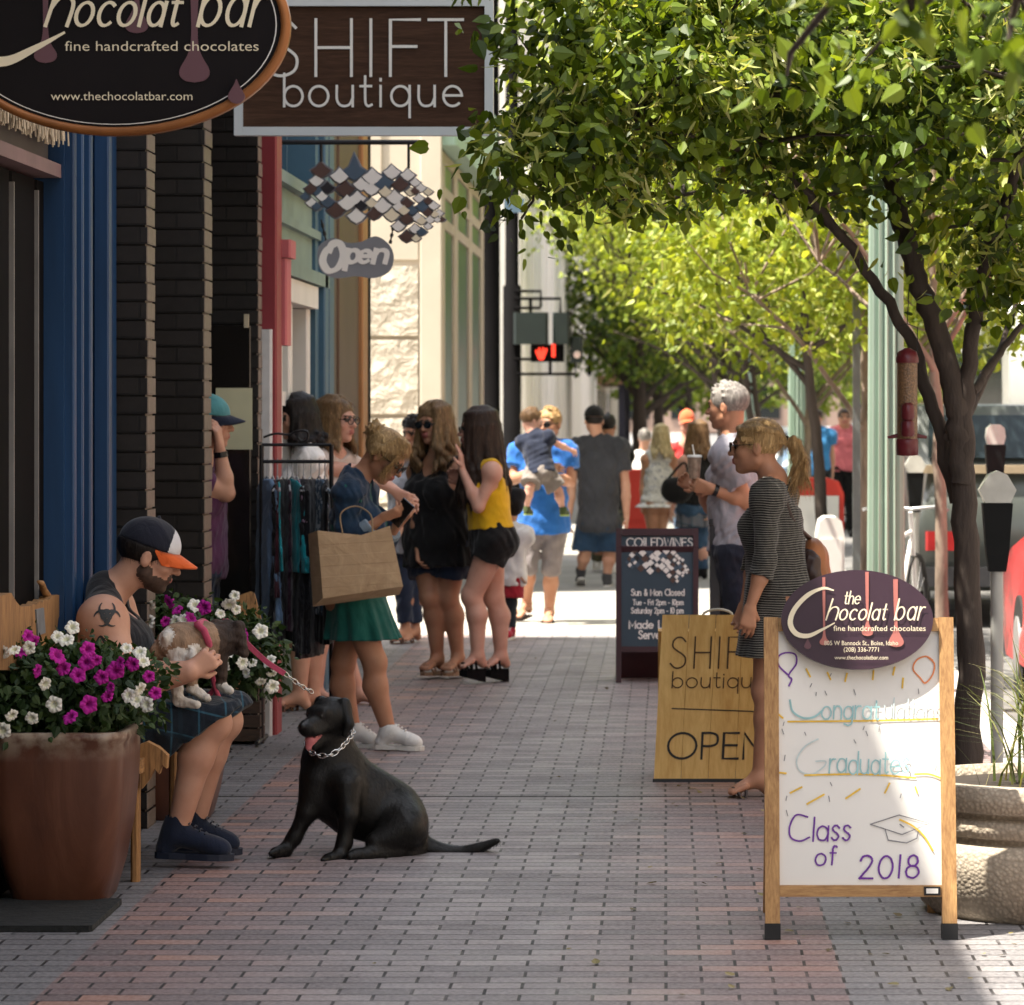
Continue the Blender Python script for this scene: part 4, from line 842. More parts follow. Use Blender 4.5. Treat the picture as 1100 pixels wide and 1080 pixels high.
def ribbon(b, fr, st, pen, mod=0.0, mi=0, z=0.0, taper=False):
    """fr = (origin, u, v, normal); st = 2-D stroke in metres"""
    o, u, v, n = fr; P = [np.array(p, float) for p in st]; k = len(P); V = []; z0_ = z+8e-6*(len(b.v) % 380)
    for i in range(k):
        z = z0_+8e-6*i; d = nrm2(P[min(i+1, k-1)]-P[max(i-1, 0)]); nn = np.array([-d[1], d[0]]); w_ = pen
        if 0 < i < k-1:
            d1, d2 = nrm2(P[i]-P[i-1]), nrm2(P[i+1]-P[i]); w_ = pen/max(.8, math.sqrt(max(0, (1+d1@d2)/2)))
        if mod: w_ *= 1+mod*abs(d[0]*.35-d[1]*.94)-mod*.45
        if taper: t = i/(k-1); w_ *= min(1, .25+3.2*t, .25+3.2*(1-t))
        e = d*pen*.5*((i == k-1)-(i == 0)); p = P[i]+e
        for sg in (1, -1): q = p+nn*w_*sg*.5; V.append(o+u*q[0]+v*q[1]+n*z)
    b.add(V, [(2*i+1, 2*i, 2*i+2, 2*i+3)[::-1] for i in range(k-1)], mi)
def nrm2(v): return v/(np.linalg.norm(v)+1e-12)
def write(b, fr, text, x0, y0, h, pen, width=None, slant=0., gap=.2, mod=0., sx=1., wob=0., mi=0, seed=1, rise=0., z=0., ser=0.):
    q = random.Random(seed); tot = sum(GL[c][0]*sx+gap for c in text)-gap; k = width/(tot*h) if width else 1.; x = 0.
    for ch in text:
        w_, st = GL[ch]; dy = q.uniform(-wob, wob)*1.5
        for s in st:
            if wob: s = jag(s, wob*.35, q)
            if ser and ch not in 'oceOC.' and len(s) == 2 and s[0][0] == s[1][0]:
                for px, py in s: ribbon(b, fr, [(x0+(x+px*sx-ser)*h*k, y0+py*h), (x0+(x+px*sx+ser)*h*k, y0+py*h)], pen*.8, 0, mi, z)
            ribbon(b, fr, [(x0+(x+(px*sx+slant*(py+dy)))*h*k, y0+(py+dy+rise*x)*h) for px, py in s], pen, mod, mi, z)
        x += w_*sx+gap
    return x*h*k
def disc(b, fr, pts, z, mi=0):
    o, u, v, n = fr; b.add([o+u*x+v*y+n*z for x, y in pts], [tuple(range(len(pts)))], mi)
def oval(a, c, n=64): return [(a*math.cos(2*math.pi*i/n), c*math.sin(2*math.pi*i/n)) for i in range(n)]
CREAM = mat('cream_letters', (.78, .70, .52), .5, .06, 3); OFFW = mat('white_letters', (.80, .78, .74), .5, .06, 3)
CHOC = mat('chocolate_board', (.010, .008, .009), .55, .25, 3, spec=.12); CHOC2 = mat('plum_board', (.050, .026, .042), .35, .25, 2)
MAUVE = mat('mauve_drip', (.13, .060, .075), .45, .12, 3); DRIP2 = mat('rose_drip', (.42, .15, .13), .4, .1, 3)
def drips(fr, lst, m, par, z=.004):
    for x, top, bot, r in lst:
        b = MB(); hw = r*.32; o, u, v, n = fr; pts = []
        for i in range(13): q = R(200+140*i/12); 
        L = s_((hw, top), (hw*.9, top-(top-bot)*.35), (hw*.8, bot+r*2.6), (r, bot+r*.85), (r*.75, bot+r*.2), (0, bot)); pts = L+[(-x_, y_) for x_, y_ in L[::-1][1:]]
        b.oprism(o+u*x, u, v, n, [(x_, y_) for x_, y_ in pts[::-1]], z-.003, z); b.build('drip', m, par)
def choc_letters(fr, k, par, small):
    """k = metres per unit; unit half-width of the oval = 1"""
    b = MB(); T = lambda p: [(x*k, y*k) for x, y in p]
    ribbon(b, fr, T(s_((-.34, .40), (-.46, .42), (-.66, .33), (-.84, .14), (-.90, -.05), (-.82, -.19), (-.66, -.22), (-.48, -.14), (-.33, -.06))), .062*k, .25, z=.006, taper=True)
    for tx, x0, wd, h in (('h', -.42, .13, .28), ('ocolat', -.25, .62, .225), ('bar', .50, .37, .28)): write(b, fr, tx, x0*k, -.005*k, h*k, (.018 if small[0] else .020)*k, wd*k, .36, .26, .45, z=.006)
    if small[0]: write(b, fr, 'the', -.18*k, .21*k, .17*k, .014*k, .21*k, .3, .2, .5, z=.006)
    b.build('script_lettering', CREAM, par)
def typeset(par, name, text, fr, x, y, h, width, m, z=.006, bold=0.0):
    """set type: built-in letter outlines laid flat on the sign face, centred at x"""
    cu = bpy.data.curves.new(name, 'FONT'); cu.body = text; cu.size = 1; cu.offset = bold; cu.resolution_u = 3
    ob = bpy.data.objects.new(name, cu); C.objects.link(ob); dg = bpy.context.evaluated_depsgraph_get(); dg.update()
    me = bpy.data.meshes.new_from_object(ob.evaluated_get(dg)); V = np.array([v.co[:] for v in me.vertices]); F = [tuple(p.vertices) for p in me.polygons]
    bpy.data.objects.remove(ob); bpy.data.meshes.remove(me); bpy.data.curves.remove(cu)
    lo, hi = V.min(0), V.max(0); kx = width/(hi[0]-lo[0]); ky = h/.72; o, u, v, n = fr; b = MB()
    b.add([o+u*(x-width/2+(p[0]-lo[0])*kx)+v*(y+p[1]*ky)+n*z for p in V], F); return b.build(name, m, par)
EX, EZ, EN = np.array([1., 0, 0]), np.array([0, 0, 1.]), np.array([0, -1., 0])
STEEL = mat('dark_steel', (.03, .03, .032), .45, .2, 4, metal=.6)
# oval hanging sign
Ys = 11.3; s_px = F_PX/Ys; cen = at(124, 27, Ys); aw, ah = 178/s_px, 110/s_px
t = thing('hanging_sign', 'big dark oval hanging sign with cream script lettering and copper rim', 'sign', tuple(cen))
fr = (cen, EX, EZ, EN)
MB().oprism(cen, EX, EZ, EN, oval(aw, ah), -.03, .0).build('board', CHOC, t)
b = MB(); n = 72; V = []
for i in range(n):
    q = 2*math.pi*i/n
    for r_, z in ((1.0, -.04), (1.055, -.04), (1.055, .012), (1.015, .018), (1.0, .010)): V.append(cen+EX*math.cos(q)*(aw*r_)+EZ*math.sin(q)*(ah*r_+aw*(r_-1)*.3)+EN*z)
b.add(V, [(i*5+j, i*5+(j+1) % 5, ((i+1) % n)*5+(j+1) % 5, ((i+1) % n)*5+j) for i in range(n) for j in range(5)], 0, True); b.build('rim', mat('copper_rim', (.34, .13, .04), .4, .3, 6, metal=.3), t)
b = MB(); V = []
for i in range(n):
    q = 2*math.pi*i/n
    for r_ in (.975, .968): V.append(cen+EX*math.cos(q)*aw*r_+EZ*math.sin(q)*ah*r_+EN*.004)
b.add(V, [(2*i, 2*i+1, 2*((i+1) % n)+1, 2*((i+1) % n)) for i in range(n)]); b.build('outline', OFFW, t)
choc_letters(fr, aw, t, (0,))
k = 1/s_px
typeset(t, 'lettering', 'fine handcrafted chocolates', fr, (174-124)*k, (27-55)*k, 11*k, 208*k, CREAM, .006, -.004); typeset(t, 'lettering', 'www.thechocolatbar.com', fr, (131-124)*k, (27-108)*k, 9.5*k, 152*k, CREAM, .006, -.004)
drips(fr, [((49-124)*k, .30, (27-68)*k, 12*k), ((147-124)*k, .30, (27-36)*k, 12*k), ((209-124)*k, .30, (27-89)*k, 16*k)], MAUVE, t)
b = MB(); L = s_((0, .030), (.006, .016), (.019, -.008), (.012, -.022), (0, -.026)); b.oprism(cen+EX*(255-124)*k+EZ*(27-100)*k*1.0, EX, EZ, EN, ([(x_*1.4, y_*1.4) for x_, y_ in L]+[(-x_*1.4, y_*1.4) for x_, y_ in L[::-1][1:]])[::-1], .012, .03); b.build('drip', MAUVE, t)
MB().tube([cen+EX*-.25+EZ*ah, cen+EX*-.25+EZ*.62], .008, 6).tube([cen+EX*.25+EZ*ah, cen+EX*.25+EZ*.62], .008, 6).tube([(-2.15, Ys, cen[2]+.62), (-1.0, Ys, cen[2]+.62)], .018, 8).build('bracket', STEEL, t)
# rectangular timber sign
Ys = 17.0; k = Ys/F_PX; p0, p1 = at(252, -2, Ys), at(530, 146, Ys); o = np.array([p0[0], Ys, p1[2]]); W_, H_ = p1[0]-p0[0], p0[2]-p1[2]
t = thing('hanging_sign', 'rectangular walnut hanging sign with thin white capitals and pale frame', 'sign', tuple(o+[W_/2, 0, 0])); fr = (o, EX, EZ, EN)
def walnut():
    n = NT('walnut'); co = n.co('Object', (1.2, 1, 16)); g = n.noise(co, 2.2, 7, .65, 1.0); f2 = n.noise(n.co('Object', (4, 1, 60)), 4, 4)
    n.set(Base_Color=n.mix(.4, n.ramp(g, [(.3, (.026, .013, .008)), (.5, (.060, .030, .018)), (.72, (.115, .060, .036))]), n.ramp(f2, [(.3, (.03, .017, .012)), (.7, (.10, .05, .03))])), Roughness=.6, Specular_IOR_Level=.12); return n.m
MB().box(o[0]+.04, o[0]+W_-.04, Ys, Ys+.03, o[2]+.04, o[2]+H_-.03).build('board', walnut(), t)
fw = .041
MB().box(o[0], o[0]+fw, Ys-.025, Ys+.04, o[2], o[2]+H_).box(o[0]+W_-fw, o[0]+W_, Ys-.025, Ys+.04, o[2], o[2]+H_).box(o[0]+fw+.0005, o[0]+W_-fw-.0005, Ys-.025, Ys+.04, o[2], o[2]+fw).box(o[0]+fw+.0005, o[0]+W_-fw-.0005, Ys-.025, Ys+.04, o[2]+H_-fw, o[2]+H_).build('frame', mat('frame_pale', (.62, .66, .68), .5, .1, 3), t)
b = MB(); q = lambda x: (x-252)*k; y_ = lambda y: (146-y)*k
for ch, x in (('S', 284), ('H', 339.5), ('I', 398.5), ('F', 419.5), ('T', 461)): write(b, fr, ch, q(x), y_(81.5), 60*k, 3.1*k, gap=0, sx=.62/ .62 if ch != 'H' else 1.06, z=.008)
b.build('lettering', OFFW, t); b = MB(); x = 0
for ch, x in (('b', 305.5), ('o', 332.5), ('u', 362), ('t', 387.5), ('i', 409), ('q', 420.5), ('u', 450), ('e', 476.5)): write(b, fr, ch, q(x), y_(114.3), 34.5*k, 2.7*k, gap=0, z=.008, sx=.95)
b.build('lettering', OFFW, t)
MB().tube([(-2.15, Ys+.01, o[2]+H_+.22), (p1[0]-.05, Ys+.01, o[2]+H_+.22)], .02, 8).tube([o+[.2, .01, H_], o+[.2, .01, H_+.22]], .008, 6).tube([o+[W_-.2, .01, H_], o+[W_-.2, .01, H_+.22]], .008, 6).build('bracket', STEEL, t)
# wine shop sign: a cluster of glazed diamonds with an "Open" plaque below
Ys = 19.7; k = Ys/F_PX; cen = at(402, 215, Ys); t = thing('hanging_sign', 'coiled cluster of white, blue and brown diamond panes hung above the Open plaque', 'sign', tuple(cen))
fr = (cen, EX, EZ, EN); panes = []
def dia(x, y, w_, h, c, rot=0): panes.append((x, y, w_, h, c, rot))
row = [((345, 183), 15, 'N'), ((381, 184), 17, 'B'), ((365, 189), 14, 'W'), ((400, 190), 15, 'W'), ((421, 185), 13, 'W'), ((340, 194), 11, 'W'), ((412, 196), 15, 'B'), ((334, 203), 10, 'N'), ((352, 202), 11, 'D'), ((371, 203), 15, 'N'), ((388, 198), 12, 'W'), ((430, 198), 13, 'N'), ((399, 203), 12, 'W'), ((342, 206), 10, 'B'), ((414, 206), 10, 'C'), ((328, 211), 7, 'B'), ((346, 211), 9, 'W'), ((335, 218), 9, 'W'), ((384, 213), 13, 'W'), ((424, 212), 13, 'W'), ((352, 217), 11, 'B'), ((373, 218), 14, 'W'), ((340, 222), 8, 'B'), ((388, 221), 10, 'D'), ((399, 218), 9, 'C'), ((411, 221), 14, 'W'), ((361, 226), 14, 'N'), ((383, 232), 14, 'W'), ((402, 230), 11, 'N'), ((421, 231), 12, 'C'), ((429, 222), 10, 'W'),
 ((438, 188), 11, 'W'), ((446, 196), 8, 'W'), ((452, 202), 8, 'W'), ((441, 206), 8, 'C'), ((446, 205), 7, 'N'), ((460, 206), 7, 'C'), ((437, 218), 10, 'N'), ((450, 213), 8, 'W'), ((460, 216), 7, 'N'), ((443, 226), 9, 'B'), ((454, 222), 10, 'B'), ((466, 221), 8, 'W'), ((434, 226), 9, 'C'), ((437, 235), 11, 'N'), ((449, 234), 9, 'W'), ((460, 228), 8, 'N'), ((467, 230), 7, 'C'), ((472, 229), 6, 'W'), ((428, 243), 10, 'W'), ((453, 237), 8, 'C'), ((462, 236), 7, 'W'), ((470, 236), 5, 'W'), ((475, 236), 5, 'N'), ((437, 254), 11, 'N'), ((446, 246), 9, 'W'), ((453, 249), 8, 'B'), ((447, 256), 7, 'C'), ((460, 243), 6, 'W')]
cm = {'W': OFFW, 'N': mat('pane_brown', (.10, .058, .048), .4), 'B': mat('pane_blue', (.075, .115, .165), .4), 'D': mat('pane_black', (.02, .02, .025), .4), 'C': CREAM}
bb = {}; bk = MB()
for i, ((px, py), r_, c) in enumerate(row):
    x, y = (px-402)*k, (215-py)*k; rx, ry = r_*k*.72, r_*k*.62
    pts = [(0, ry), (rx*.45, ry*.42), (rx, 0), (rx*.5, -ry*.62), (0, -ry*.95), (-rx*.5, -ry*.62), (-rx, 0), (-rx*.45, ry*.42)]
    if r_ >= 15 and c == 'B' and py < 190: pts[0] = (0, ry*1.7)
    oo = cen+EX*x+EZ*y+np.array([0, .0006*(i % 7), 0]); MB().oprism(oo, EX, EZ, EN, pts[::-1], .0, .012).build('pane', cm[c], t)
    bk.oprism(oo, EX, EZ, EN, [(a*1.2+(.004 if a > 0 else -.004), c2*1.22) for a, c2 in pts][::-1], -.02, -.002)
bk.build('lead_backing', mat('lead_grey', (.19, .20, .23), .45), t)
MB().tube([(-2.15, Ys, at(0, 153, Ys)[2]), (at(450, 0, Ys)[0], Ys, at(0, 153, Ys)[2])], .014, 8).tube([at(439, 153, Ys), at(439, 181, Ys)], .008, 6).tube([at(345, 153, Ys), at(345, 174, Ys)], .008, 6).build('bracket', STEEL, t)
cp = at(382, 277, Ys); t = thing('open_plaque', 'grey bean-shaped plaque reading Open, hung on two short chains', 'sign', tuple(cp)); fr = (cp, EX, EZ, EN)
pl = s_((-41, 2), (-38, 14), (-24, 21), (-8, 16), (6, 17), (22, 23), (36, 14), (41, 0), (36, -15), (20, -22), (0, -20), (-22, -22), (-37, -14), (-41, 2))
MB().oprism(cp, EX, EZ, EN, [(x*k, y*k) for x, y in pl[:-1]], -.012, .012).build('board', mat('plaque_grey', (.21, .22, .245), .5, .12, 3), t)
b = MB(); ribbon(b, fr, [(x*k, y*k) for x, y in s_((-22, 14), (-31, 8), (-35, -4), (-29, -14), (-19, -11), (-13, 2), (-16, 14), (-24, 16), (-28, 8))], 6.5*k, .5, z=.014)
write(b, fr, 'p', -10*k, -5*k, 21*k, 5*k, 12*k, .2, .1, .5, z=.015); write(b, fr, 'e', 3*k, -5*k, 20*k, 4.6*k, 12*k, .2, .1, .5, z=.0155); write(b, fr, 'n', 19*k, -5*k, 21*k, 4.8*k, 13*k, .2, .1, .5, z=.0145)
b.build('lettering', OFFW, t); b = MB()
for xa, ya, xb, yb in ((345, 236, 351, 262), (423, 240, 419, 262)):
    for i in range(6): p, q_ = at(xa+(xb-xa)*i/6, ya+(yb-ya)*i/6, Ys), at(xa+(xb-xa)*(i+1)/6, ya+(yb-ya)*(i+1)/6, Ys); b.tube([p, q_], .010 if i % 2 else .005, 5)
b.build('chain', STEEL, t)
# ------------------------------------------------------------------ pavement boards
OAK = wood('oak_frame', '#c9a06a', '#7d5531', 2, 1.4); PINE = wood('pine_boards', '#e0bb74', '#bd9048', 2, .45)
def lean(deg): a = R(deg); return np.array([0, math.sin(a), math.cos(a)]), np.array([0, -math.cos(a), math.sin(a)])
# whiteboard with the oval on top
Yb = 11.35; k = Yb/F_PX; Vd, Nd = lean(9); o = at(925, 1013, Yb); o[2] = 0; Y0 = Yb
t = thing('sandwich_board', 'whiteboard sandwich sign in an oak frame wishing graduates well, dark oval on top', 'sign', tuple(o)); fr = (o, EX, Vd, Nd)
w2 = 103*k; Hb = 1.035
def stick(b, a0, a1, b0, b1, c0, c1): b.obox(o, EX, Vd, Nd, a0, a1, b0, b1, c0, c1)
for a0 in (-w2, w2-.047):
    b = MB(); stick(b, a0, a0+.047, .018, Hb, -.028, .018); l_ = b.build('leg', OAK, t); b = MB(); stick(b, a0+.001, a0+.046, 0, .055, -.034, .022) if False else stick(b, a0-.002, a0+.049, -.002, .05, -.032, .0215); b.build('foot_cap', STEEL, l_)
OAKX = wood('oak_rail', '#c9a06a', '#7d5531', 0, 1.4)
b = MB(); stick(b, -w2+.048, w2-.048, .135, .172, -.02, .014); stick(b, -w2+.048, w2-.048, Hb-.045, Hb-.002, -.02, .014); b.each('rail', OAKX, t)
b = MB(); stick(b, -w2+.046, w2-.046, .171, Hb-.044, -.012, .002); wb = b.build('whiteboard', mat('whiteboard', (.80, .79, .76), .25, .05, 2), t)
b = MB()
for sx in (-1, 1): b.obox(o+np.array([0, .62, 0])+EX*sx*(w2-.03), EX, nrm((0, -.45, 1)), nrm((0, 1, .45)), -.02, .02, .0, 1.06, -.02, .02)
b.each('rear_leg', OAK, t)
b = MB(); stick(b, w2-.105, w2-.052, .139, .167, .0145, .018); b.build('latch', STEEL, t); b = MB(); stick(b, w2-.098, w2-.060, .145, .161, .0185, .0195); b.build('latch_label', OFFW, t)
MK = {n_: mat('ink_'+n_, c, .5, .25, 30) for n_, c in (('purple', (.16, .03, .34)), ('teal', (.34, .60, .63)), ('pale', (.60, .71, .72)), ('yellow', (.85, .55, .06)), ('orange', (.85, .28, .10)), ('grey', (.22, .22, .24)))}
Xw = lambda x: (x-925)*k; Yw = lambda y: (1013-y)*k/Vd[2]*.985; z0 = .0045
def hand(tx, x, y, h, wd, pen, m, sd, rise=0., gap=.17):
    b = MB(); write(b, fr, tx, Xw(x), Yw(y), h*k, pen*k, wd*k, .08, gap, 0, wob=.03, seed=sd, rise=rise, z=z0); b.build('handwriting', MK[m], wb)
b = MB(); ribbon(b, fr, [(Xw(x), Yw(y)) for x, y in s_((850, 756), (853, 768), (864, 775), (876, 774), (885, 767))], 2.2*k, z=z0); b.build('handwriting', MK['teal'], wb)
hand('ongrat', 884, 776, 22, 62, 1.6, 'teal', 3); hand('ulations', 952, 774, 21, 60, 1.3, 'pale', 4)
b = MB(); ribbon(b, fr, [(Xw(x), Yw(y)) for x, y in s_((880, 798), (866, 806), (857, 820), (860, 832), (873, 836), (886, 828), (888, 822), (878, 822))], 1.6*k, z=z0); b.build('handwriting', MK['pale'], wb)
hand('raduates', 892, 835, 24, 86, 1.6, 'teal', 6)
b = MB(); ribbon(b, fr, [(Xw(x), Yw(y)) for x, y in s_((868, 882), (856, 880), (849, 892), (850, 904), (860, 908), (870, 904))], 1.9*k, z=z0); b.build('handwriting', MK['purple'], wb)
hand('lass', 874, 907, 25, 40, 1.9, 'purple', 8); hand('of', 876, 934, 20, 22, 1.9, 'purple', 9, gap=.25); hand('2018', 923, 948, 24, 64, 2.2, 'purple', 10, gap=.25)
b = MB()
for p in (((848, 779), (940, 778), (1010, 776)), ((866, 837), (930, 836), (985, 840)), ((985, 836), (1000, 836), (1012, 840)), ((850, 856), (862, 850)), ((868, 868), (886, 858)), ((910, 862), (925, 852)), ((952, 856), (957, 846)), ((836, 834), (845, 835)), ((836, 770), (842, 775)), ((972, 742), (973, 732)), ((872, 730), (868, 722)), ((894, 733), (891, 726)), ((910, 735), (912, 727)), ((940, 733), (941, 724)), ((962, 728), (964, 720)), ((985, 850), (987, 856)), ((968, 885), (982, 892), (994, 903), (1003, 918))):
    ribbon(b, fr, [(Xw(x), Yw(y)) for x, y in (s_(*p) if len(p) > 2 else p)], 1.9*k, z=z0)
b.build('doodle', MK['yellow'], wb); b = MB()
for p in (((1005, 712), (998, 708), (988, 712), (984, 722), (992, 732), (997, 737), (1005, 728), (1007, 716), (1000, 709)),): ribbon(b, fr, [(Xw(x), Yw(y)) for x, y in s_(*p)], 1.7*k, z=z0)
b.build('doodle', MK['orange'], wb); b = MB()
ribbon(b, fr, [(Xw(x), Yw(y)) for x, y in s_((848, 728), (838, 718), (838, 708), (846, 704), (856, 706), (857, 716), (850, 726), (849, 730), (852, 733), (849, 740))], 1.8*k, z=z0); b.build('doodle', MK['purple'], wb); b = MB()
for p in (((936, 890), (967, 880), (1000, 889), (970, 901), (936, 890)), ((952, 896), (955, 907), (975, 910), (986, 905), (988, 896)), ((968, 890), (972, 893))): ribbon(b, fr, [(Xw(x), Yw(y)) for x, y in p], 1.1*k, z=z0)
q = random.Random(4)
for i in range(46):
    x, y = q.uniform(838, 1010), q.uniform(725, 940)
    if 845 < x < 1000 and (752 < y < 780 or 800 < y < 845 or 875 < y < 945): continue
    ribbon(b, fr, [(Xw(x), Yw(y)), (Xw(x+q.uniform(-2, 2)), Yw(y+q.uniform(3, 6)))], .9*k, z=z0)
b.build('doodle', MK['grey'], wb)
ov = o+EX*Xw(923)+Vd*Yw(669)+Nd*.035; fo = (ov, EX, Vd, Nd); a0, c0 = 82.5*k, 53.5*k/Vd[2]
pl = MB().oprism(ov, EX, Vd, Nd, oval(a0, c0), -.012, .006).build('oval_board', CHOC2, t)
drips(fo, [(-36*k, 46*k, -28*k, 5*k), (11*k, 52*k, -18*k, 6*k), (42*k, 44*k, -30*k, 8*k)], DRIP2, pl, .0095)
choc_letters((ov+Nd*.005, EX, Vd, Nd), a0*.98, pl, (1,)); f5 = (ov+Nd*.005, EX, Vd, Nd)
typeset(pl, 'lettering', 'fine handcrafted chocolates', f5, 24*k, -12.5*k, 6*k, 100*k, CREAM, .007); typeset(pl, 'lettering', '805 W Bannock St., Boise, Idaho', f5, 4*k, -28*k, 5*k, 80*k, CREAM, .007); typeset(pl, 'lettering', '(208) 336-7771', f5, 4*k, -35*k, 5*k, 38*k, CREAM, .007); typeset(pl, 'lettering', 'www.thechocolatbar.com', f5, 4*k, -43.5*k, 4.5*k, 58*k, CREAM, .007)
b = MB(); L = s_((0, .026), (.006, .012), (.014, -.006), (.009, -.016), (0, -.019)); b.oprism(ov+EX*-54*k-Vd*27*k, EX, Vd, Nd, ([(x_*.8, y_*.8) for x_, y_ in L]+[(-x_*.8, y_*.8) for x_, y_ in L[::-1][1:]])[::-1], .005, .009); b.build('drip', MAUVE, pl)
# pine plank board
Yb = 16.15; k = Yb/F_PX; o = at(702, 839, Yb); o[2] = .0; Vd, Nd = lean(11); sk = .052
t = thing('plank_sign', 'yellow pine plank sign reading OPEN, standing behind the whiteboard', 'sign', tuple(o)); wdt = 146*k; Hs = 177*k/Vd[2]
Vs = nrm(Vd+EX*sk); fr = (o+Nd*.02, EX, Vs, Nd)
b = MB(); nb = 5
for i in range(nb): b.obox(o, EX, Vs, Nd, wdt*i/nb+.001, wdt*(i+1)/nb-.001, .01, Hs, -.02, .02)
b.build('board', PINE, t); b = MB()
b.obox(o, EX, Vs, Nd, -.004, wdt+.004, -.004, .012, -.024, .0215); b.build('edge_strip', STEEL, t)
b = MB(); b.obox(o+[0, .5, 0], EX, nrm((0, -.36, 1)), nrm((0, 1, .36)), 0.02, wdt, 0, .72, -.015, .015); b.build('rear_panel', PINE, t)
pts = [o+EX*(44*k+16*k*(1-math.cos(q_)))+Vs*(Hs+.035*math.sin(q_)*.8)-Nd*.0 for q_ in np.linspace(0, math.pi, 9)]; MB().tube(pts, .006, 6).build('handle', mat('rope_pale', (.6, .58, .52), .7), t)
INK = mat('burnt_brown', (.09, .05, .02), .7, .3, 8); BLK = mat('black_ink', (.02, .018, .016), .6, .3, 8)
xs = lambda x, y: (x-702-(839-y)*sk)*k; ys = lambda y: (839-y)*k/Vd[2]; b = MB()
write(b, fr, 'SHIFT', xs(719, 719), ys(719), 33*k/Vd[2], 1.7*k, 104*k, 0, .32, z=.003); write(b, fr, 'boutique', xs(722, 738), ys(740), 17*k/Vd[2], 1.3*k, 100*k, 0, .22, z=.003); b.build('lettering', INK, t)
b = MB(); ribbon(b, fr, [(xs(722, 762), ys(762)), (xs(835, 766), ys(766))], 1.2*k, z=.003); write(b, fr, 'OPEN', xs(717, 815), ys(815), 27*k/Vd[2], 2.5*k, 102*k, 0, .2, z=.003); b.build('lettering', BLK, t)
# navy wine board
Yb = 22.0; k = Yb/F_PX; o = at(706, 733, Yb); o[2] = 0; Vd, Nd = lean(8); t = thing('sandwich_board', 'navy sandwich board with white lettering and diamond cluster emblem in a maroon frame', 'sign', tuple(o)); w2 = 44.5*k; Hs = 165*k/Vd[2]; fr = (o, EX, Vd, Nd)
MAR = mat('maroon_frame', (.050, .020, .026), .5, .3, 4)
for a_ in (-w2, w2-.034): b = MB(); b.obox(o, EX, Vd, Nd, a_, a_+.034, 0, Hs, -.02, .015); b.build('leg', MAR, t)
b = MB(); b.obox(o, EX, Vd, Nd, -w2+.035, w2-.035, Hs-.045, Hs-.001, -.018, .013); b.obox(o, EX, Vd, Nd, -w2+.035, w2-.035, .19, .225, -.018, .013); b.each('rail', MAR, t)
b = MB(); b.obox(o, EX, Vd, Nd, -w2+.03, w2-.03, .224, Hs-.044, -.012, .0); b.build('panel', mat('navy_panel', (.035, .060, .085), .5, .2, 3), t)
b = MB(); b.obox(o+[0, .42, 0], EX, nrm((0, -.36, 1)), nrm((0, 1, .36)), -w2, w2, 0, .9, -.015, .015); b.build('rear_panel', MAR, t)
b = MB(); yy = lambda y: (733-y)*k/Vd[2]
for tx, x, y, h, wd, pen in (('COILEDWINES', 673, 587.5, 9, 71, 1.15), ('Sun & Mon Closed', 678, 640, 6.8, 57, 1.), ('Tue - Fri 2pm - 10pm', 680, 650, 5.6, 54, .9), ('Saturday 2pm - 10 pm', 678, 659, 6, 56, .9), ('Made Local', 676, 675, 8, 56, 1.45), ('Served', 686, 686, 8.5, 28, 1.45)):
    tx = tx.replace('&', '&'); write(b, fr, ''.join(c if c in GL else '-' for c in tx), (x-706)*k, yy(y), h*k, pen*k, wd*k, .0 if pen < 1.5 or h > 9 else .3, .2, z=.003)
b.build('lettering', OFFW, t); bb = {}
for i, ((px, py), r_, c) in enumerate(row):
    x, y = (707-706)*k+(px-402)*.455*k, yy(606)+(215-py)*.455*k; rx = r_*k*.30
    bb.setdefault(c if c != 'C' else 'W', MB()).oprism(o+EX*x+Vd*y, EX, Vd, Nd, [(rx, 0), (0, rx), (-rx, 0), (0, -rx)], .001, .004+.0003*(i % 5))
for c, mb in bb.items(): mb.build('emblem', cm[c], t)
# ------------------------------------------------------------------ planters, flowers, bench
def squircle(hx, hy, r, n=6):
    p = []
    for cx, cy, a0 in ((hx-r, hy-r, 0), (-hx+r, hy-r, 90), (-hx+r, -hy+r, 180), (hx-r, -hy+r, 270)):
        for i in range(n+1): a = R(a0+90*i/n); p.append((cx+r*math.cos(a), cy+r*math.sin(a)))
    return p
def glaze():
    n = NT('copper_glaze'); co = n.co('Object', (3, 3, 1.0)); f = n.noise(co, 1.6, 6, .6, .8); g = n.noise(n.co('Object'), 14, 5)
    c = n.ramp(f, [(.25, (.060, .022, .014)), (.55, (.115, .043, .024)), (.85, (.19, .082, .048))]); tc = n.n('ShaderNodeTexCoord'); sp = n.n('ShaderNodeSeparateXYZ'); n.l(tc.outputs['Object'], sp.inputs[0])
    worn = n.math('MULTIPLY', n.ramp(sp.outputs[2], [(.50, (0, 0, 0)), (.62, (1, 1, 1))]), n.ramp(g, [(.38, (0, 0, 0)), (.6, (1, 1, 1))]))  # patchy rim wear, widened to paint in the rim highlight
    n.set(Base_Color=n.mix(worn, c, (.46, .38, .29)), Roughness=.36, Specular_IOR_Level=.5); n.bump(n.math('ADD', f, n.math('MULTIPLY', g, .2)), .25, .01); return n.m
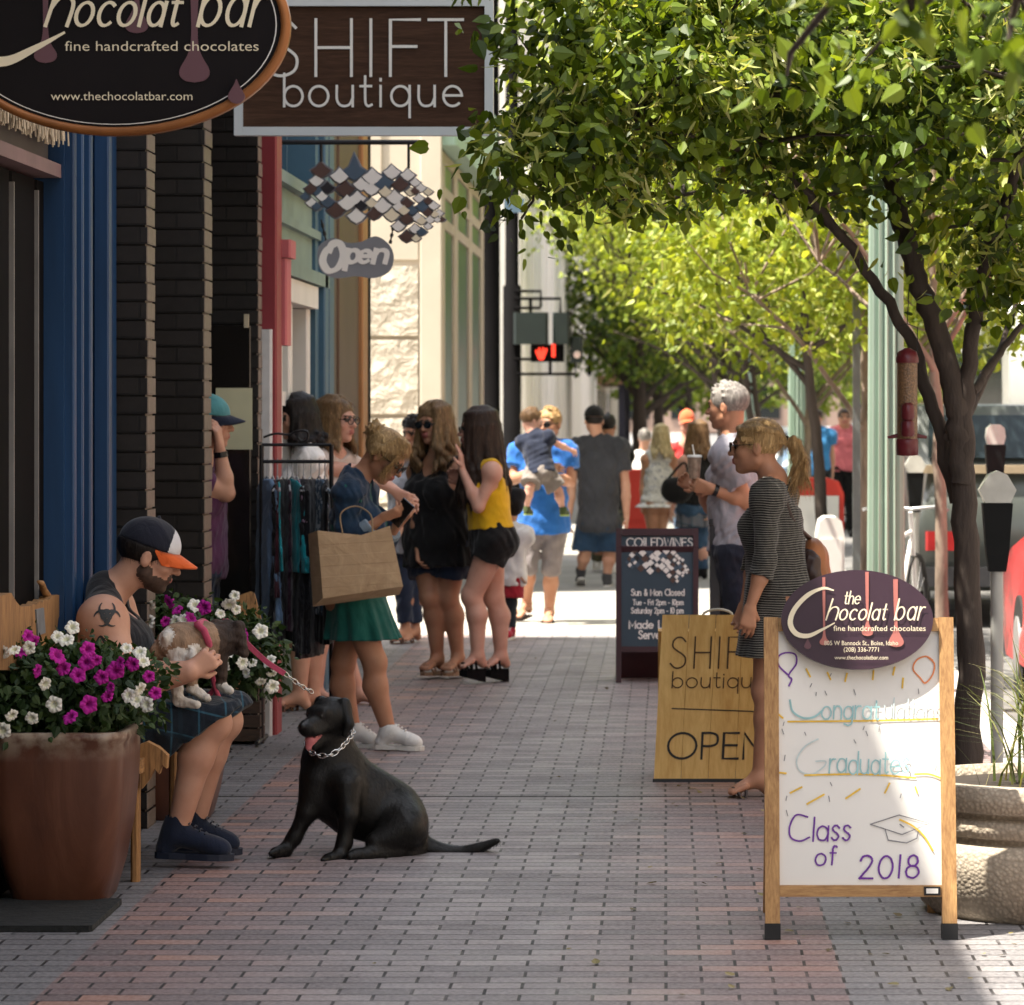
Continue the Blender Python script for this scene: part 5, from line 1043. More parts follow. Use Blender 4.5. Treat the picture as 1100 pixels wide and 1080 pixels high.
def planter(label, c, hx, hy, H_, prof, m, rim=.018):
    t = thing('planter', label, 'planter', tuple(c)); V = []; F = []; n = 28
    for k, z in prof: V += [(c[0]+x, c[1]+y, z*H_) for x, y in squircle(hx*k, hy*k, .085)]
    for k, z in ((1-.09, 1.0), (1-.10, .90)): V += [(c[0]+x, c[1]+y, z*H_) for x, y in squircle(hx*k, hy*k, .04)]
    L = len(prof)+2; b = MB(); b.add(V, [(i*n+j, i*n+(j+1) % n, (i+1)*n+(j+1) % n, (i+1)*n+j) for i in range(L-1) for j in range(n)], 0, True); b.add(V[:n], [tuple(range(n))[::-1]]); b.build('pot', m, t)
    MB().prism([(c[0]+x, c[1]+y) for x, y in squircle(hx*.9, hy*.9, .04)], H_*.86, H_*.93).build('soil', mat('soil', (.03, .022, .016), .95, .4, 20), t); return t
GLZ = glaze(); PROF = ((.64, 0), (.70, .03), (.83, .22), (.93, .45), (.985, .68), (1.0, .86), (1.0, .93), (1.03, .955), (1.03, 1.0))
planter('square copper brown glazed pot of petunias at the left edge of the pavement', np.array([-2.085, 12.28, 0]), .235, .26, .60, PROF, GLZ)
planter('square dark glazed pot behind the seated man, mostly hidden by his knees', np.array([-2.03, 14.75, 0]), .20, .2, .55, PROF, GLZ)
tag(MB().box(-2.30, -1.865, 11.50, 12.14, 0.002, .022, bev=.01).build('doormat', mat('rubber_mat', (.020, .022, .022), .85, .5, 24, 1.0, 22, bdist=.01), None, (-2.1, 11.8, 0)), 'dark rubber mat lying under the copper brown pot', 'doormat')
PLEAF = leafmat('petunia_leaf', (.016, .038, .010), (.030, .062, .015), (.05, .09, .02), .2, .6)
def petal_mat(name, c1, c2):
    n = NT(name); tc = n.n('ShaderNodeTexCoord'); ln = n.n('ShaderNodeVectorMath', operation='LENGTH'); n.l(tc.outputs['Object'], ln.inputs[0]); v = n.noise(tc.outputs['Object'], 60, 3)
    n.set(Base_Color=n.mix(.15, n.ramp(n.math('MULTIPLY', ln.outputs['Value'], 25), [(.12, c2), (.42, c1)]), n.ramp(v, [(.3, c2), (.7, c1)])), Roughness=.7, Specular_IOR_Level=.2); return n.m
PET = [petal_mat('petal_magenta', (.46, .018, .30), (.12, .004, .09)), petal_mat('petal_white', (.80, .78, .72), (.55, .58, .22))]
def petunia(m, seed):
    q = random.Random(seed); n = 40; rings = ((.10, -.030), (.16, -.014), (.34, -.002), (.66, .003), (1.0, -.004)); V = [(0, 0, -.032)]
    for k, z in rings:
        for j in range(n):
            a = 2*math.pi*j/n; lobe = 1-.17*k*k*(.5-.5*math.cos(5*a+math.pi))**.7*1.0; r = .036*k*lobe; zz = z+k*k*(.0045*math.sin(10*a+seed)+q.uniform(-.0012, .0012))
            V.append((r*math.cos(a), r*math.sin(a), zz))
    me = bpy.data.meshes.new('flower'); F = [(0, 1+j, 1+(j+1) % n) for j in range(n)]+[(1+i*n+j, 1+(i+1)*n+j, 1+(i+1)*n+(j+1) % n, 1+i*n+(j+1) % n) for i in range(4) for j in range(n)]
    me.from_pydata(V, [], F); me.polygons.foreach_set('use_smooth', [True]*len(F)); me.materials.append(m); return me
PM = [[petunia(PET[k], 3*k+i) for i in range(3)] for k in (0, 1)]
def petunias(label, c, blobs, mag, whi, Y, seed, nc=150):
    t = thing('petunia_plant', label, 'flowers', tuple(c)); q = np.random.default_rng(seed); o = crown(t, blobs, nc, 16, .032, PLEAF, seed, 0, .045, .3, name='foliage')
    for k, lst in ((0, mag), (1, whi)):
        for px, py in lst:
            me = PM[k][int(q.integers(3))]; f = bpy.data.objects.new('flower', me); C.objects.link(f); f.parent = t; p = at(px, py, Y+q.uniform(-.05, .04)); b = min(blobs, key=lambda b_: np.linalg.norm((b_[0]-p)/b_[1]))
            d = nrm((p-b[0])*[.6, .3, .6]+np.array([q.uniform(-.05, .05), -.16, .06])+q.normal(0, .16, 3)*[1, .4, 1]); f.location = p-c; f.rotation_euler = Vector(d).to_track_quat('Z', 'Y').to_euler(); f.scale = (q.uniform(.62, .98),)*3
MAG1 = [(31,684),(62,704),(41,721),(68,718),(95,698),(93,712),(142,714),(124,720),(118,739),(160,727),(167,745),(115,748),(75,770),(96,757),(104,710),(128,712),(22,700),(84,725),(109,728),(36,690)]
WHI1 = [(78,674),(71,687),(31,696),(15,698),(49,735),(136,696),(154,710),(138,747),(157,757),(151,741),(34,772),(13,769),(2,785),(3,701),(62,684),(147,752),(58,757),(150,700)]
MAG2 = [(181,647),(190,655),(219,653),(261,684),(264,692),(178,668),(256,678),(206,664)]
WHI2 = [(160,650),(188,668),(197,665),(210,650),(246,650),(237,659),(247,674),(280,678),(261,712),(271,712),(264,723),(280,733),(293,738),(289,710),(244,702),(160,668),(292,724),(254,655),(252,640),(241,716)]
Q1 = lambda x, y, d: at(x, y, 12.15+d)
petunias('bushy magenta and white petunias spilling over the copper brown pot', np.array([-2.085, 12.28, .55]), [(Q1(60, 745, .15), np.array([.22, .22, .15])), (Q1(25, 740, .1), np.array([.18, .22, .15])), (Q1(130, 745, .12), np.array([.12, .2, .13])), (Q1(95, 715, .2), np.array([.13, .16, .08])), (Q1(40, 775, .0), np.array([.2, .12, .05])), (Q1(20, 700, .2), np.array([.1, .15, .05]))], MAG1, WHI1, 11.98, 21, 330)
Q2 = lambda x, y, d: at(x, y, 14.6+d)
petunias('magenta and white petunias hanging beyond the seated man and the puppy', np.array([-2.03, 14.75, .5]), [(Q2(175, 660, .15), np.array([.12, .15, .08])), (Q2(215, 680, .1), np.array([.16, .2, .11])), (Q2(258, 690, .05), np.array([.12, .16, .12])), (Q2(280, 715, 0), np.array([.07, .12, .10])), (Q2(235, 715, .15), np.array([.15, .18, .12]))], MAG2, WHI2, 14.42, 22, 240)
RUST = wood('rustic_slab', '#b98a55', '#5a3c22', 2, 1.2, .75); RUSTY = wood('rustic_seat', '#b98a55', '#5a3c22', 1, 1.2, .75)
t = thing('bench', 'rustic live-edge wooden bench under the seated man with a small grey plaque', 'bench', (-2.05, 13.0, 0))
MB().box(-2.27, -1.87, 12.62, 13.85, .40, .45, bev=.012).build('seat', RUSTY, t)
for y in (12.72, 13.7):
    b = MB(); b.box(-1.925, -1.895, y, y+.06, 0, .398, bev=.008); b.build('leg', RUST, t); b = MB(); b.box(-2.25, -2.20, y, y+.06, 0, .398, bev=.008); b.build('leg', RUST, t)
b = MB(); V = [(-1.90, 12.70), (-1.80, 12.70)]
ap = [at(x, y, 12.70) for x, y in ((150, 800), (158, 797), (170, 803), (180, 812), (179, 826), (174, 822), (171, 832), (166, 826), (160, 838), (152, 848))]; b.oprism((0, 12.70, 0), EX, EZ, EN, [(p[0], p[2]) for p in ap][::-1], -.05, .0); b.build('seat_edge', RUST, t)
Xb = -2.262; yz = [(-Xb*F_PX/(715-x), EYE-(y-440)*(-Xb/(715-x))) for x, y in ((-20, 645), (2, 638), (6, 637), (11, 646), (16, 652), (27, 651), (30, 649), (33, 650), (36, 646), (39, 648), (42, 644), (46, 646), (49, 641), (56, 639), (61, 640), (62, 648), (57, 665), (55, 680), (54, 720), (-20, 720))]
b = MB(); b.oprism((Xb, 0, 0), (0, 1, 0), EZ, (1, 0, 0), yz, -.02, .02); b.build('backrest', RUST, t)
py0 = [(-(Xb+.022)*F_PX/(715-x), EYE-(y-440)*(-(Xb+.022)/(715-x))) for x, y in ((38, 655), (46, 653), (48, 680), (40, 683))]; b = MB(); b.oprism((Xb+.02, 0, 0), (0, 1, 0), EZ, (1, 0, 0), py0, 0, .006); b.build('plaque', mat('plaque_steel', (.22, .24, .26), .45, .3, 12), t)
b = MB(); b.tube([np.array([Xb, -Xb*F_PX/(715-x), EYE-(y-440)*(-Xb/(715-x))]) for x, y in ((52, 642), (47, 634), (45, 627), (41, 625))], [.016, .014, .012, .006], 6); b.build('branch', RUST, t)
p = [at(x, y, 16.0) for x, y in ((246, 642), (266, 635), (270, 637), (285, 690), (280, 740), (250, 740))]; b = MB(); b.oprism((0, 16.0, 0), EX, nrm((0, .15, 1)), nrm((0, -1, .15)), [(a[0], a[2]) for a in p][::-1], -.015, .015)
tag(b.build('wooden_slab', RUST, None, (-1.9, 16.0, .8)), 'worn tan wooden slab leaning behind the far petunias', 'wood slab')
p = [at(x, y, 18.12) for x, y in ((234, 748), (284, 748))]; t = thing('wooden_crate', 'low dark wooden crate standing against the brick pier', 'crate', ((p[0][0]+p[1][0])/2, 18.0, 0)); m_ = MB()
for i in range(3): m_.box(p[0][0], p[1][0], 17.92, 17.935, .02+i*.07, .08+i*.07); m_.box(p[1][0]-.012, p[1][0], 17.94, 18.15, .02+i*.07, .08+i*.07); m_.box(p[0][0], p[0][0]+.012, 17.94, 18.15, .02+i*.07, .08+i*.07)
m_.build('side', wood('crate_wood', '#4a3524', '#231811', 0, 1.5), t); MB().box(p[0][0]+.013, p[1][0]-.013, 17.936, 18.15, .02, .035).build('bottom', MC['crate_wood'], t)
# ------------------------------------------------------------------ clothes rack
Yr = 18.0; t = thing('clothes_rack', 'dark wrought iron clothes rack with a scrolled top by the red column', 'clothes rack', (-1.9, Yr, 0)); r0, r1 = at(281, 478, Yr), at(356, 478, Yr); r2, r3 = at(281, 496, Yr), at(356, 496, Yr); m_ = MB()
m_.tube([r0, r1], .009, 6).tube([r2, r3], .010, 6); m_.build('rail', STEEL, t); m_ = MB(); m_.tube([r1*[1, 1, 0], r1], .012, 6); m_.build('post', STEEL, t); m_ = MB(); m_.tube([r0*[1, 1, 0], r0], .012, 6); m_.build('post', STEEL, t)
m_ = MB(); m_.tube([at(*p, Yr) for p in s_((283, 470), (296, 466), (310, 467), (320, 463), (330, 464), (330, 472), (324, 474), (320, 470))], .006, 5); m_.build('scroll', STEEL, t)
m_ = MB()
for r in (r0, r1): m_.tube([r*[1, 1, 0]+[0, -.22, .02], r*[1, 1, 0]+[0, .22, .02]], .012, 6)
m_.build('foot', STEEL, t)
GAR = [(287, 'faded denim blue garment at the wall end of the rack', (.17, .27, .42), 668, .03, .05, 22), (293, 'dark maroon garment beside the faded denim one', (.06, .012, .02), 640, .022, .09, 14), (298, 'bright teal garment in the left half of the rack', (.02, .40, .46), 612, .012, .06, 10), (303, 'black garment right of the left teal one', (.008, .008, .010), 690, .03, .1, -8), (309, 'plum black garment in the middle of the rack', (.03, .008, .02), 676, .02, .08, 10), (314, 'wide teal garment in the middle of the rack', (.015, .34, .39), 614, .018, .12, 24), (319, 'pale lilac top with a long thin tail', (.52, .33, .46), 560, .008, .1, 14), (326, 'long black garment right of the lilac top', (.010, .009, .012), 700, .035, .1, 12), (334, 'long charcoal garment second from the post', (.016, .015, .018), 705, .03, .1, -10), (343, 'blue and white patterned garment next to the rack post', (.05, .12, .20), 660, .022, .07, 20), (349, 'black garment hanging against the rack post', (.009, .009, .011), 690, .03, .08, 8)]
for i, (px, lb, col, yb, th, spread, rot) in enumerate(GAR):
    p = at(px, 496, Yr); zb = at(px, yb, Yr)[2]; g_ = thing('garment', lb, 'garment', tuple(p), 'clothes on the rack'); z1 = p[2]-.10; q = random.Random(i)
    fr_ = np.array([[math.cos(R(rot)), math.sin(R(rot)), 0], [-math.sin(R(rot)), math.cos(R(rot)), 0], [0, 0, 1.]])
    lev = [(zb-p[2], q.uniform(-.01, .01), 0, th*1.25, .20+spread*.3), ((zb-p[2])*.55, 0, 0, th, .17), (-.26, 0, 0, th*.9, .17), (-.14, 0, 0, th*.8, .19), (-.09, 0, 0, th*.6, .09)]
    pat = None
    if 'patterned' in lb: pat = lambda n, co, c: n.mix(n.ramp(n.noise(co, 26, 2), [(.5, (0, 0, 0)), (.54, (1, 1, 1))]), c, (.45, .5, .55))
    solid('cloth', [loft(p, fr_, lev, .01, pleat=(9, .09, -.12, zb-p[2]))], .007, cloth('garment_%d' % i, col, pat=pat), g_, wr=(.003, 40, i)); m_ = MB()
    m_.tube([p+fr_[1]*-.19+[0, 0, -.145], p+[0, 0, -.075], p+fr_[1]*.19+[0, 0, -.145]], .005, 5).tube([p+[0, 0, -.075], p+[0, 0, -.02], p+[0, .012, .006], p+[0, 0, .014]], .003, 5); m_.build('hanger', mat('hanger_grey', (.4, .4, .42), .4), g_)
# ------------------------------------------------------------------ round concrete planter with grass
def aggregate():
    n = NT('aggregate'); co = n.co('Object'); v = n.n('ShaderNodeTexVoronoi'); v.inputs['Scale'].default_value = 70; n.l(co, v.inputs['Vector']); f = n.noise(co, 3, 5)
    n.set(Base_Color=n.mix(.35, n.ramp(f, [(.3, (.30, .25, .19)), (.7, (.44, .38, .30))]), n.ramp(v.outputs['Distance'], [(.1, (.8, .8, .8)), (.6, (.25, .25, .25))]), 'OVERLAY'), Roughness=.9); n.bump(n.math('ADD', n.math('MULTIPLY', v.outputs['Distance'], -1), n.math('MULTIPLY', n.noise(co, 25, 5), .8)), .5, .008); return n.m
pc = np.array([1.30, 12.05, 0.]); t = thing('planter', 'round ribbed concrete planter at the right edge, in sun', 'planter', tuple(pc))
MB().lathe(pc, [(.40, .0), (.43, .03), (.455, .14), (.465, .22), (.44, .255), (.415, .262), (.415, .275), (.45, .285), (.455, .335), (.425, .345), (.425, .358), (.47, .368), (.475, .45), (.42, .455), (.41, .40)], 48).build('pot', aggregate(), t)
MB().lathe(pc, [(.412, .36), (.412, .42)], 32).build('soil', MC['soil'], t)
def blades(name, label, c, n, h, spread, wd, m, seed, up=.5):
    q = np.random.default_rng(seed); V = []; F = []
    for i in range(n):
        a = q.uniform(0, 6.28); L = h*q.uniform(.5, 1.15); l_ = q.uniform(.1, 1); p = np.array(c)+[q.normal(0, spread*.25), q.normal(0, spread*.25), 0]; d = np.array([math.cos(a), math.sin(a), 0]); s_d = np.array([-d[1], d[0], 0]); k = len(V)
        for j in range(6):
            s = j/5; pos = p+d*spread*l_*s**1.7+np.array([0, 0, L*(s-.45*l_*s**2.4)]); w_ = wd*(1-s)**.6*.5+.0004; V += [pos+s_d*w_, pos-s_d*w_]
        F += [(k+2*j, k+2*j+1, k+2*j+3, k+2*j+2) for j in range(5)]
    o = np_mesh(name, np.array(V), np.array(F), m, None, c); tag(o, label, 'grass'); return o
GRS = leafmat('grass_blade', (.055, .085, .02), (.12, .15, .04), (.34, .31, .14), .25); GRG = leafmat('green_blade', (.03, .08, .012), (.06, .14, .02), (.12, .2, .04), .3)
blades('ornamental_grass', 'tuft of long arching ornamental grass growing in the round concrete planter', pc+[.12, .05, .40], 420, .58, .46, .010, GRS, 3)
blades('grass_clump', 'bright green leafy clump at the foot of the fluted post', (1.17, 22.6, 0.), 240, .55, .28, .022, GRG, 4)
# ------------------------------------------------------------------ street furniture
MINT = mat('mint_metal', (.34, .44, .36), .4, .12, 2, spec=.5)
t = lp = thing('lamp_post', 'thick green fluted lamp post right behind the bird feeder', 'lamp post', (1.32, 21.2, 0)); MB().lathe((1.32, 21.2, 0), [(.19, 0), (.19, .25), (.15, .3), (.118, .36), (.112, 1.2), (.098, 4.2), (.08, 5.2)], 112, 0, False, flute=(14, .34)).build('post', MINT, t)
MB().lathe((1.32, 21.2, 5.2), [(.08, 0), (.14, .08), (.2, .2), (.22, .55), (.12, .75), (.03, .85)], 16).build('lantern', mat('lantern_glass', (.8, .8, .75), .4), t)
copy_tree(lp, (1.58, 42.5, 0), 'green fluted lamp post behind the blonde ponytail'); copy_tree(lp, (1.55, 66, 0), 'distant fluted lamp post among the far trees')
t = thing('sign_pole', 'thin grey square sign pole left of the fluted post', 'pole', (1.43, 26.5, 0)); p = at(920, 0, 26.5); m_ = MB().box(p[0]-.028, p[0]+.028, 26.47, 26.53, 0, 3.4); m_.build('pole', mat('galvanised', (.20, .22, .22), .5, .2, 8, metal=.4), t); m_ = MB().box(p[0]-.15, p[0]+.15, 26.44, 26.46, 2.75, 3.35); m_.build('sign_plate', mat('plate_grey', (.4, .42, .42), .5), t)
def meter(label, px, Y, dome=True, z=1.42):
    x = at(px, 0, Y)[0]; t = thing('parking_meter', label, 'parking meter', (x, Y, 0)); MB().tube([(x, Y, 0), (x, Y, z-.46)], .030, 10).build('pole', mat('meter_pole', (.42, .42, .40), .4, .15, 4), t)
    m_ = MB(); V = []
    for zz, w_, d_ in ((z-.48, .040, .035), (z-.40, .052, .045), (z-.16, .070, .055)): V += [(x+a*w_, Y+b_*d_, zz) for a, b_ in ((-1, -1), (1, -1), (1, 1), (-1, 1))]
    m_.add(V, [(i*4+j, i*4+(j+1) % 4, (i+1)*4+(j+1) % 4, (i+1)*4+j) for i in range(2) for j in range(4)]+[(3, 2, 1, 0), (8, 9, 10, 11)]); bd = m_.build('body', mat('meter_dark', (.014, .015, .016), .6, .2, 6, spec=.1), t)
    pts = [(-.06, 0), (.06, 0), (.088, .06), (.045, .13), (0, .150), (-.045, .13), (-.088, .06)] if dome else [(-.055, 0), (.055, 0), (.068, .05), (.06, .11), (.03, .135), (-.03, .135), (-.06, .11), (-.068, .05)]
    MB().oprism((x, Y, z-.157), EX, EZ, EN, [(a*.98, b_) for a, b_ in pts], -.06, .06).build('dome', mat('meter_cap', (.62, .62, .58), .25, .2, 10), t)
meter('nearest parking meter with pale dome, right of the forked trunk', 1071, 16.6, z=1.42); meter('parking meter half hidden behind the green fluted post', 983, 29.0, z=1.34); meter('round-topped parking meter behind the nearest one', 1069, 24.0, False, 1.62)
# bird feeder
Yf = 15.62; k = Yf/F_PX; fc = at(974.5, 490, Yf); t = thing('bird_feeder', 'red tube bird feeder full of seed hanging from the forked tree', 'bird feeder', tuple(fc+[0, 0, 118*k])); RD = mat('feeder_red', (.13, .016, .022), .3, .3, 8)
def seeds():
    n = NT('bird_seed'); v = n.n('ShaderNodeTexVoronoi'); v.inputs['Scale'].default_value = 130; n.l(n.co('Object'), v.inputs['Vector']); n.set(Base_Color=n.mix(.6, (.20, .115, .06), n.ramp(v.outputs['Distance'], [(.1, (.85, .8, .7)), (.6, (.2, .2, .2))]), 'OVERLAY'), Roughness=.35); n.bump(v.outputs['Distance'], .6, .004); return n.m
MB().lathe(fc, [(11*k, 18*k), (11*k, 101*k)], 20).build('tube', seeds(), t); MB().lathe(fc, [(6*k, 0), (11.5*k, 1*k), (12*k, 17*k), (11*k, 18.5*k)], 20).build('base', RD, t); MB().lathe(fc, [(12.3*k, 100*k), (12.3*k, 105*k), (10*k, 112*k), (3*k, 116*k)], 20).build('lid', RD, t)
for z, yy in ((48, -1), (30, -1), (60, 1), (24, 1)):
    c0 = fc+[0, 11*k*yy, z*k]; m_ = MB().lathe(c0-[0, 0, 9*k], [(6*k, 0), (7.5*k, 3*k), (7*k, 15*k), (4*k, 18*k)], 12); m_.build('port', RD, t)
for sg in (-1, 1): MB().tube([fc+[sg*9*k, 0, 22*k], fc+[sg*21*k, 0, 20*k]], [3*k, 1.6*k], 6).build('perch', RD, t)
MB().tube([fc+[-11*k, 0, 104*k], fc+[-11*k, 0, 138*k], fc+[0, 0, 142*k], fc+[11*k, 0, 138*k], fc+[11*k, 0, 104*k]], .0022, 5).tube([fc+[0, 0, 142*k], fc+[3*k, .05, 185*k]], .002, 4).build('wire', STEEL, t)
# traffic and walk signals on the far left corner
SG = mat('signal_green', (.014, .022, .020), .5, .2, 4)
p = at(526.5, 0, 43.5); t = thing('street_light_pole', 'tall thick black pole at the corner of the stone building', 'pole', (p[0], 43.5, 0)); MB().lathe((p[0], 43.5, 0), [(.2, 0), (.2, .5), (.125, .55), (.12, 4), (.09, 9)], 16).build('pole', DARK, t); MB().tube([(p[0], 43.5, 8.9), (p[0]+1.2, 43.5, 9.4), (p[0]+2.4, 43.5, 9.5)], .05, 8).build('arm', DARK, t)
Yg = 47.; k = Yg/F_PX; G_ = lambda x, y, d=0: at(x, y, Yg+d); p = G_(550, 0); t = thing('signal_pole', 'black signal pole carrying walk signals with a lit red hand', 'traffic signal', (p[0], Yg, 0))
MB().lathe((p[0], Yg, 0), [(.16, 0), (.16, .4), (.122, .45), (.12, G_(0, 308)[2]), (.09, G_(0, 306)[2]), (.085, 7.5)], 16).build('pole', DARK, t)
m_ = MB()
for pts in (((552, 313), (581, 313), (581, 330)), ((552, 321), (602, 321), (602, 338)), ((570, 321), (570, 338)), ((552, 331), (581, 331)), ((552, 386), (575, 386)), ((555, 402), (618, 402), (618, 386)), ((591, 402), (591, 386))): m_.tube([G_(*q_, -.1) for q_ in pts], .022, 6)
m_.build('bracket', DARK, t)
for x0, x1, y0, y1, d in ((552, 589, 336, 370, -.25), (594, 612, 336, 370, -.2), (613, 626, 362, 390, -.1)): a, c = G_(x0, y0, d), G_(x1, y1, d); MB().box(a[0], c[0], Yg+d-.12, Yg+d+.12, c[2], a[2], bev=.03).build('signal_housing', SG, t)
a, c = G_(570, 370, -.1), G_(606, 389, -.1); hs = MB().box(a[0], c[0], Yg-.18, Yg-.02, c[2], a[2]-.003, bev=.02).build('walk_display', DARK, t); m_ = MB(); o_ = G_(582, 381, 0)*[1, 0, 1]+[0, Yg-.186, 0]
m_.oprism(o_, EX, EZ, EN, [(x*k, y*k) for x, y in ((-2.5, -6), (2.5, -6), (6, 3), (6.5, 6), (4.6, 6.5), (3.6, 3), (3, 7), (1.2, 7.4), (.6, 3), (-.6, 3), (-1.2, 7.4), (-3, 7), (-3.6, 3), (-5.4, 5), (-6.6, 3.5), (-4.5, -2))], 0, .01); m_.obox(G_(595, 384, 0)*[1, 0, 1]+[0, Yg-.186, 0], EX, EZ, EN, -2*k, 2*k, 0, 14*k, 0, .01)
m_.build('lit_hand', lamp('signal_red', (1., .045, .02), .75), hs); c = G_(620, 381, -.23); MB().ball(c, (.05, .02, .05), 10).build('lens', mat('lens_pale', (.8, .6, .55), .3), t)
a = G_(541, 213, -.3); c = G_(563, 228, -.3); MB().box(a[0], c[0], Yg-.2, Yg-.14, c[2], a[2]).build('street_plate', mat('plate_blue', (.10, .16, .22), .5), t)
# hanging basket
c = at(676, 392, 96); t = thing('flower_basket', 'round burgundy hanging flower basket beyond the white building', 'hanging basket', tuple(c)); crown(t, [(c, np.array([.45, .45, .35]))], 60, 12, .12, leafmat('burgundy_leaf', (.06, .008, .03), (.11, .015, .05), (.16, .03, .08), .2), 6, 0, .12, .5, name='blossoms'); MB().tube([c, c+[-.6, 0, .55], c+[-1.2, 0, .55]], .03, 6).build('bracket', DARK, t)
# boxes
def newsbox(label, x, Y, w_, h, m, m2, cat='newspaper box'):
    t = thing('newspaper_box', label, cat, (x, Y, 0)); pts = [(-w_/2, .08), (w_/2, .08), (w_/2, h*.86), (w_*.40, h*.97), (w_*.2, h), (-w_*.2, h), (-w_*.40, h*.97), (-w_/2, h*.86)]; MB().oprism((x, Y, 0), EX, EZ, EN, pts, -.45, 0).build('body', m, t); d = MB().box(x-w_*.4, x+w_*.4, Y-.012, Y-.002, h*.42, h*.84); d.build('door', m2, t); MB().box(x-w_*.45, x+w_*.45, Y+.02, Y+.42, 0, .078).build('base', DARK, t)
WB = mat('box_white', (.78, .76, .72), .4, .1, 3); RB = mat('box_red', (.62, .05, .035), .4, .15, 3)
newsbox('white street box between the striped woman and the fluted post', 1.15, 24.6, .19, .95, WB, WB); newsbox('red and white newspaper box behind the white one', 1.44, 33.5, .50, 1.05, RB, WB); newsbox('red box standing by the walking man in the dark tee', -.33, 41., .3, 1.0, RB, RB)
t = thing('metal_post', 'slim dark square post next to the grey-shirted man', 'post', (.28, 20.3, 0)); p = at(768, 0, 20.3)[0]; MB().box(p-.03, p+.03, 20.27, 20.33, 0, 1.04, bev=.006).build('post', mat('post_grey', (.03, .03, .036), .5), t); MB().box(p-.035, p+.035, 20.265, 20.335, 1.042, 1.07, bev=.006).build('cap', MC['post_grey'], t)
# ------------------------------------------------------------------ vehicles
TYRE = mat('tyre', (.02, .02, .02), .8); RIM = mat('rim_grey', (.45, .45, .46), .35, .15, 4, metal=.6); CGL = glassy('car_glass', (.02, .03, .036), .12, .3)
def car(label, x, y, col, prof, glass, W_=1.78, cat='car', nm='parked_car', wheels=(.8, 3.4), L=4.3):
    """prof: side outline (distance from tail, height); body narrows above the belt line"""
    t = thing(nm, label, cat, (x, y, 0)); m = mat('paint_'+label[:18].replace(' ', '_'), col, .28, .06, 2, spec=.6); g0 = -.13; wd = lambda z: W_/2*(1.0 if z < .85 else 1-.20*min(1, (z-.85)/.6)) if cat != 'bus' else W_/2
    n = len(prof); V = []; F = []; b = MB()
    for f, ins in ((-1, 0), (-.93, .0), (.93, 0), (1, 0)):
        for py, pz in prof:
            sc = .985 if abs(f) == 1 else 1.0; cy, cz = L/2, .75; V.append((x+f*wd(pz), y+(cy+(py-cy)*sc), g0+cz+(pz-cz)*(sc if abs(f) == 1 else 1)))
    F = [(k*n+i, k*n+(i+1) % n, (k+1)*n+(i+1) % n, (k+1)*n+i) for k in range(3) for i in range(n)]; b.add(V, F, 0, True); b.add(V[:n], [tuple(range(n))]); b.add(V[3*n:], [tuple(range(n))[::-1]]); bd = b.build('body', m, t)
    for kind, pts in glass:
        b = MB()
        if kind == 's':
            for sg in (-1, 1): b.add([(x+sg*(wd(pz)+.006), y+py, g0+pz) for py, pz in pts], [tuple(range(len(pts)))])
        else:
            (ya, za), (yb, zb), e = pts; b.add([(x-wd(za)*.86, y+ya+e, g0+za), (x+wd(za)*.86, y+ya+e, g0+za), (x+wd(zb)*.86, y+yb+e, g0+zb), (x-wd(zb)*.86, y+yb+e, g0+zb)], [(0, 1, 2, 3)])
        b.build('window', CGL, bd)
    for sg in (-1, 1):
        for wy in wheels: c = (x+sg*(W_/2-.11), y+wy, g0+.33); w_ = MB(); w_.tube([(c[0]-.10, c[1], c[2]), (c[0]+.10, c[1], c[2])], .33, 20).build('tyre', TYRE, t); MB().tube([(c[0]+sg*.09, c[1], c[2]), (c[0]+sg*.112, c[1], c[2])], .2, 14).build('rim', RIM, bpy.data.objects[t.children[-1].name] if False else t)
        MB().box(x+sg*W_*.36-.14, x+sg*W_*.36+.14, y-.02, y+.05, .52, .68, bev=.02).build('tail_light', mat('tail_red', (.35, .02, .02), .25), t)
    MB().box(x-W_*.46, x+W_*.46, y-.06, y+.05, .22, .38, bev=.03).build('bumper', mat('bumper_dark', (.04, .04, .045), .5), t)
    return t
SED = [(0, .35), (.0, .75), (.08, .98), (.55, 1.02), (1.15, 1.40), (1.7, 1.47), (2.4, 1.44), (3.15, 1.02), (4.05, .88), (4.28, .70), (4.3, .35), (4.1, .22), (.2, .22)]
SGL = [('s', ((.85, 1.04), (1.2, 1.36), (1.95, 1.41), (1.95, 1.02))), ('s', ((2.02, 1.02), (2.02, 1.41), (2.36, 1.38), (2.9, 1.03))), ('r', ((.62, 1.07), (1.12, 1.39), -.02))]
car('shiny red car parked at the kerb, cut by the right edge', 3.10, 18.9, (.55, .010, .016), [(p[0], p[1]*1.06) for p in SED], [(k, tuple((a[0], a[1]*1.06) for a in g) if k == 's' else ((g[0][0], g[0][1]*1.06), (g[1][0], g[1][1]*1.06), g[2])) for k, g in SGL])
PICK = [(0, .45), (0, 1.30), (1.75, 1.32), (1.80, 1.35), (1.95, 1.86), (2.9, 1.88), (3.4, 1.35), (4.6, 1.22), (4.75, .9), (4.75, .4), (4.5, .3), (.2, .3)]
t = car('dark grey pickup truck with a tan tailgate rail behind the bird feeder', 2.98, 29.6, (.055, .062, .058), PICK, [('s', ((2.0, 1.38), (2.08, 1.8), (2.85, 1.8), (3.25, 1.38))), ('r', ((1.79, 1.40), (1.93, 1.78), -.012))], 1.85, 'pickup', 'pickup_truck', (1.0, 3.9), 4.75)
MB().box(2.98-.9, 2.98+.9, 29.57, 29.66, 1.165, 1.235, bev=.02).build('tailgate_rail', mat('rail_tan', (.42, .33, .22), .5), t)
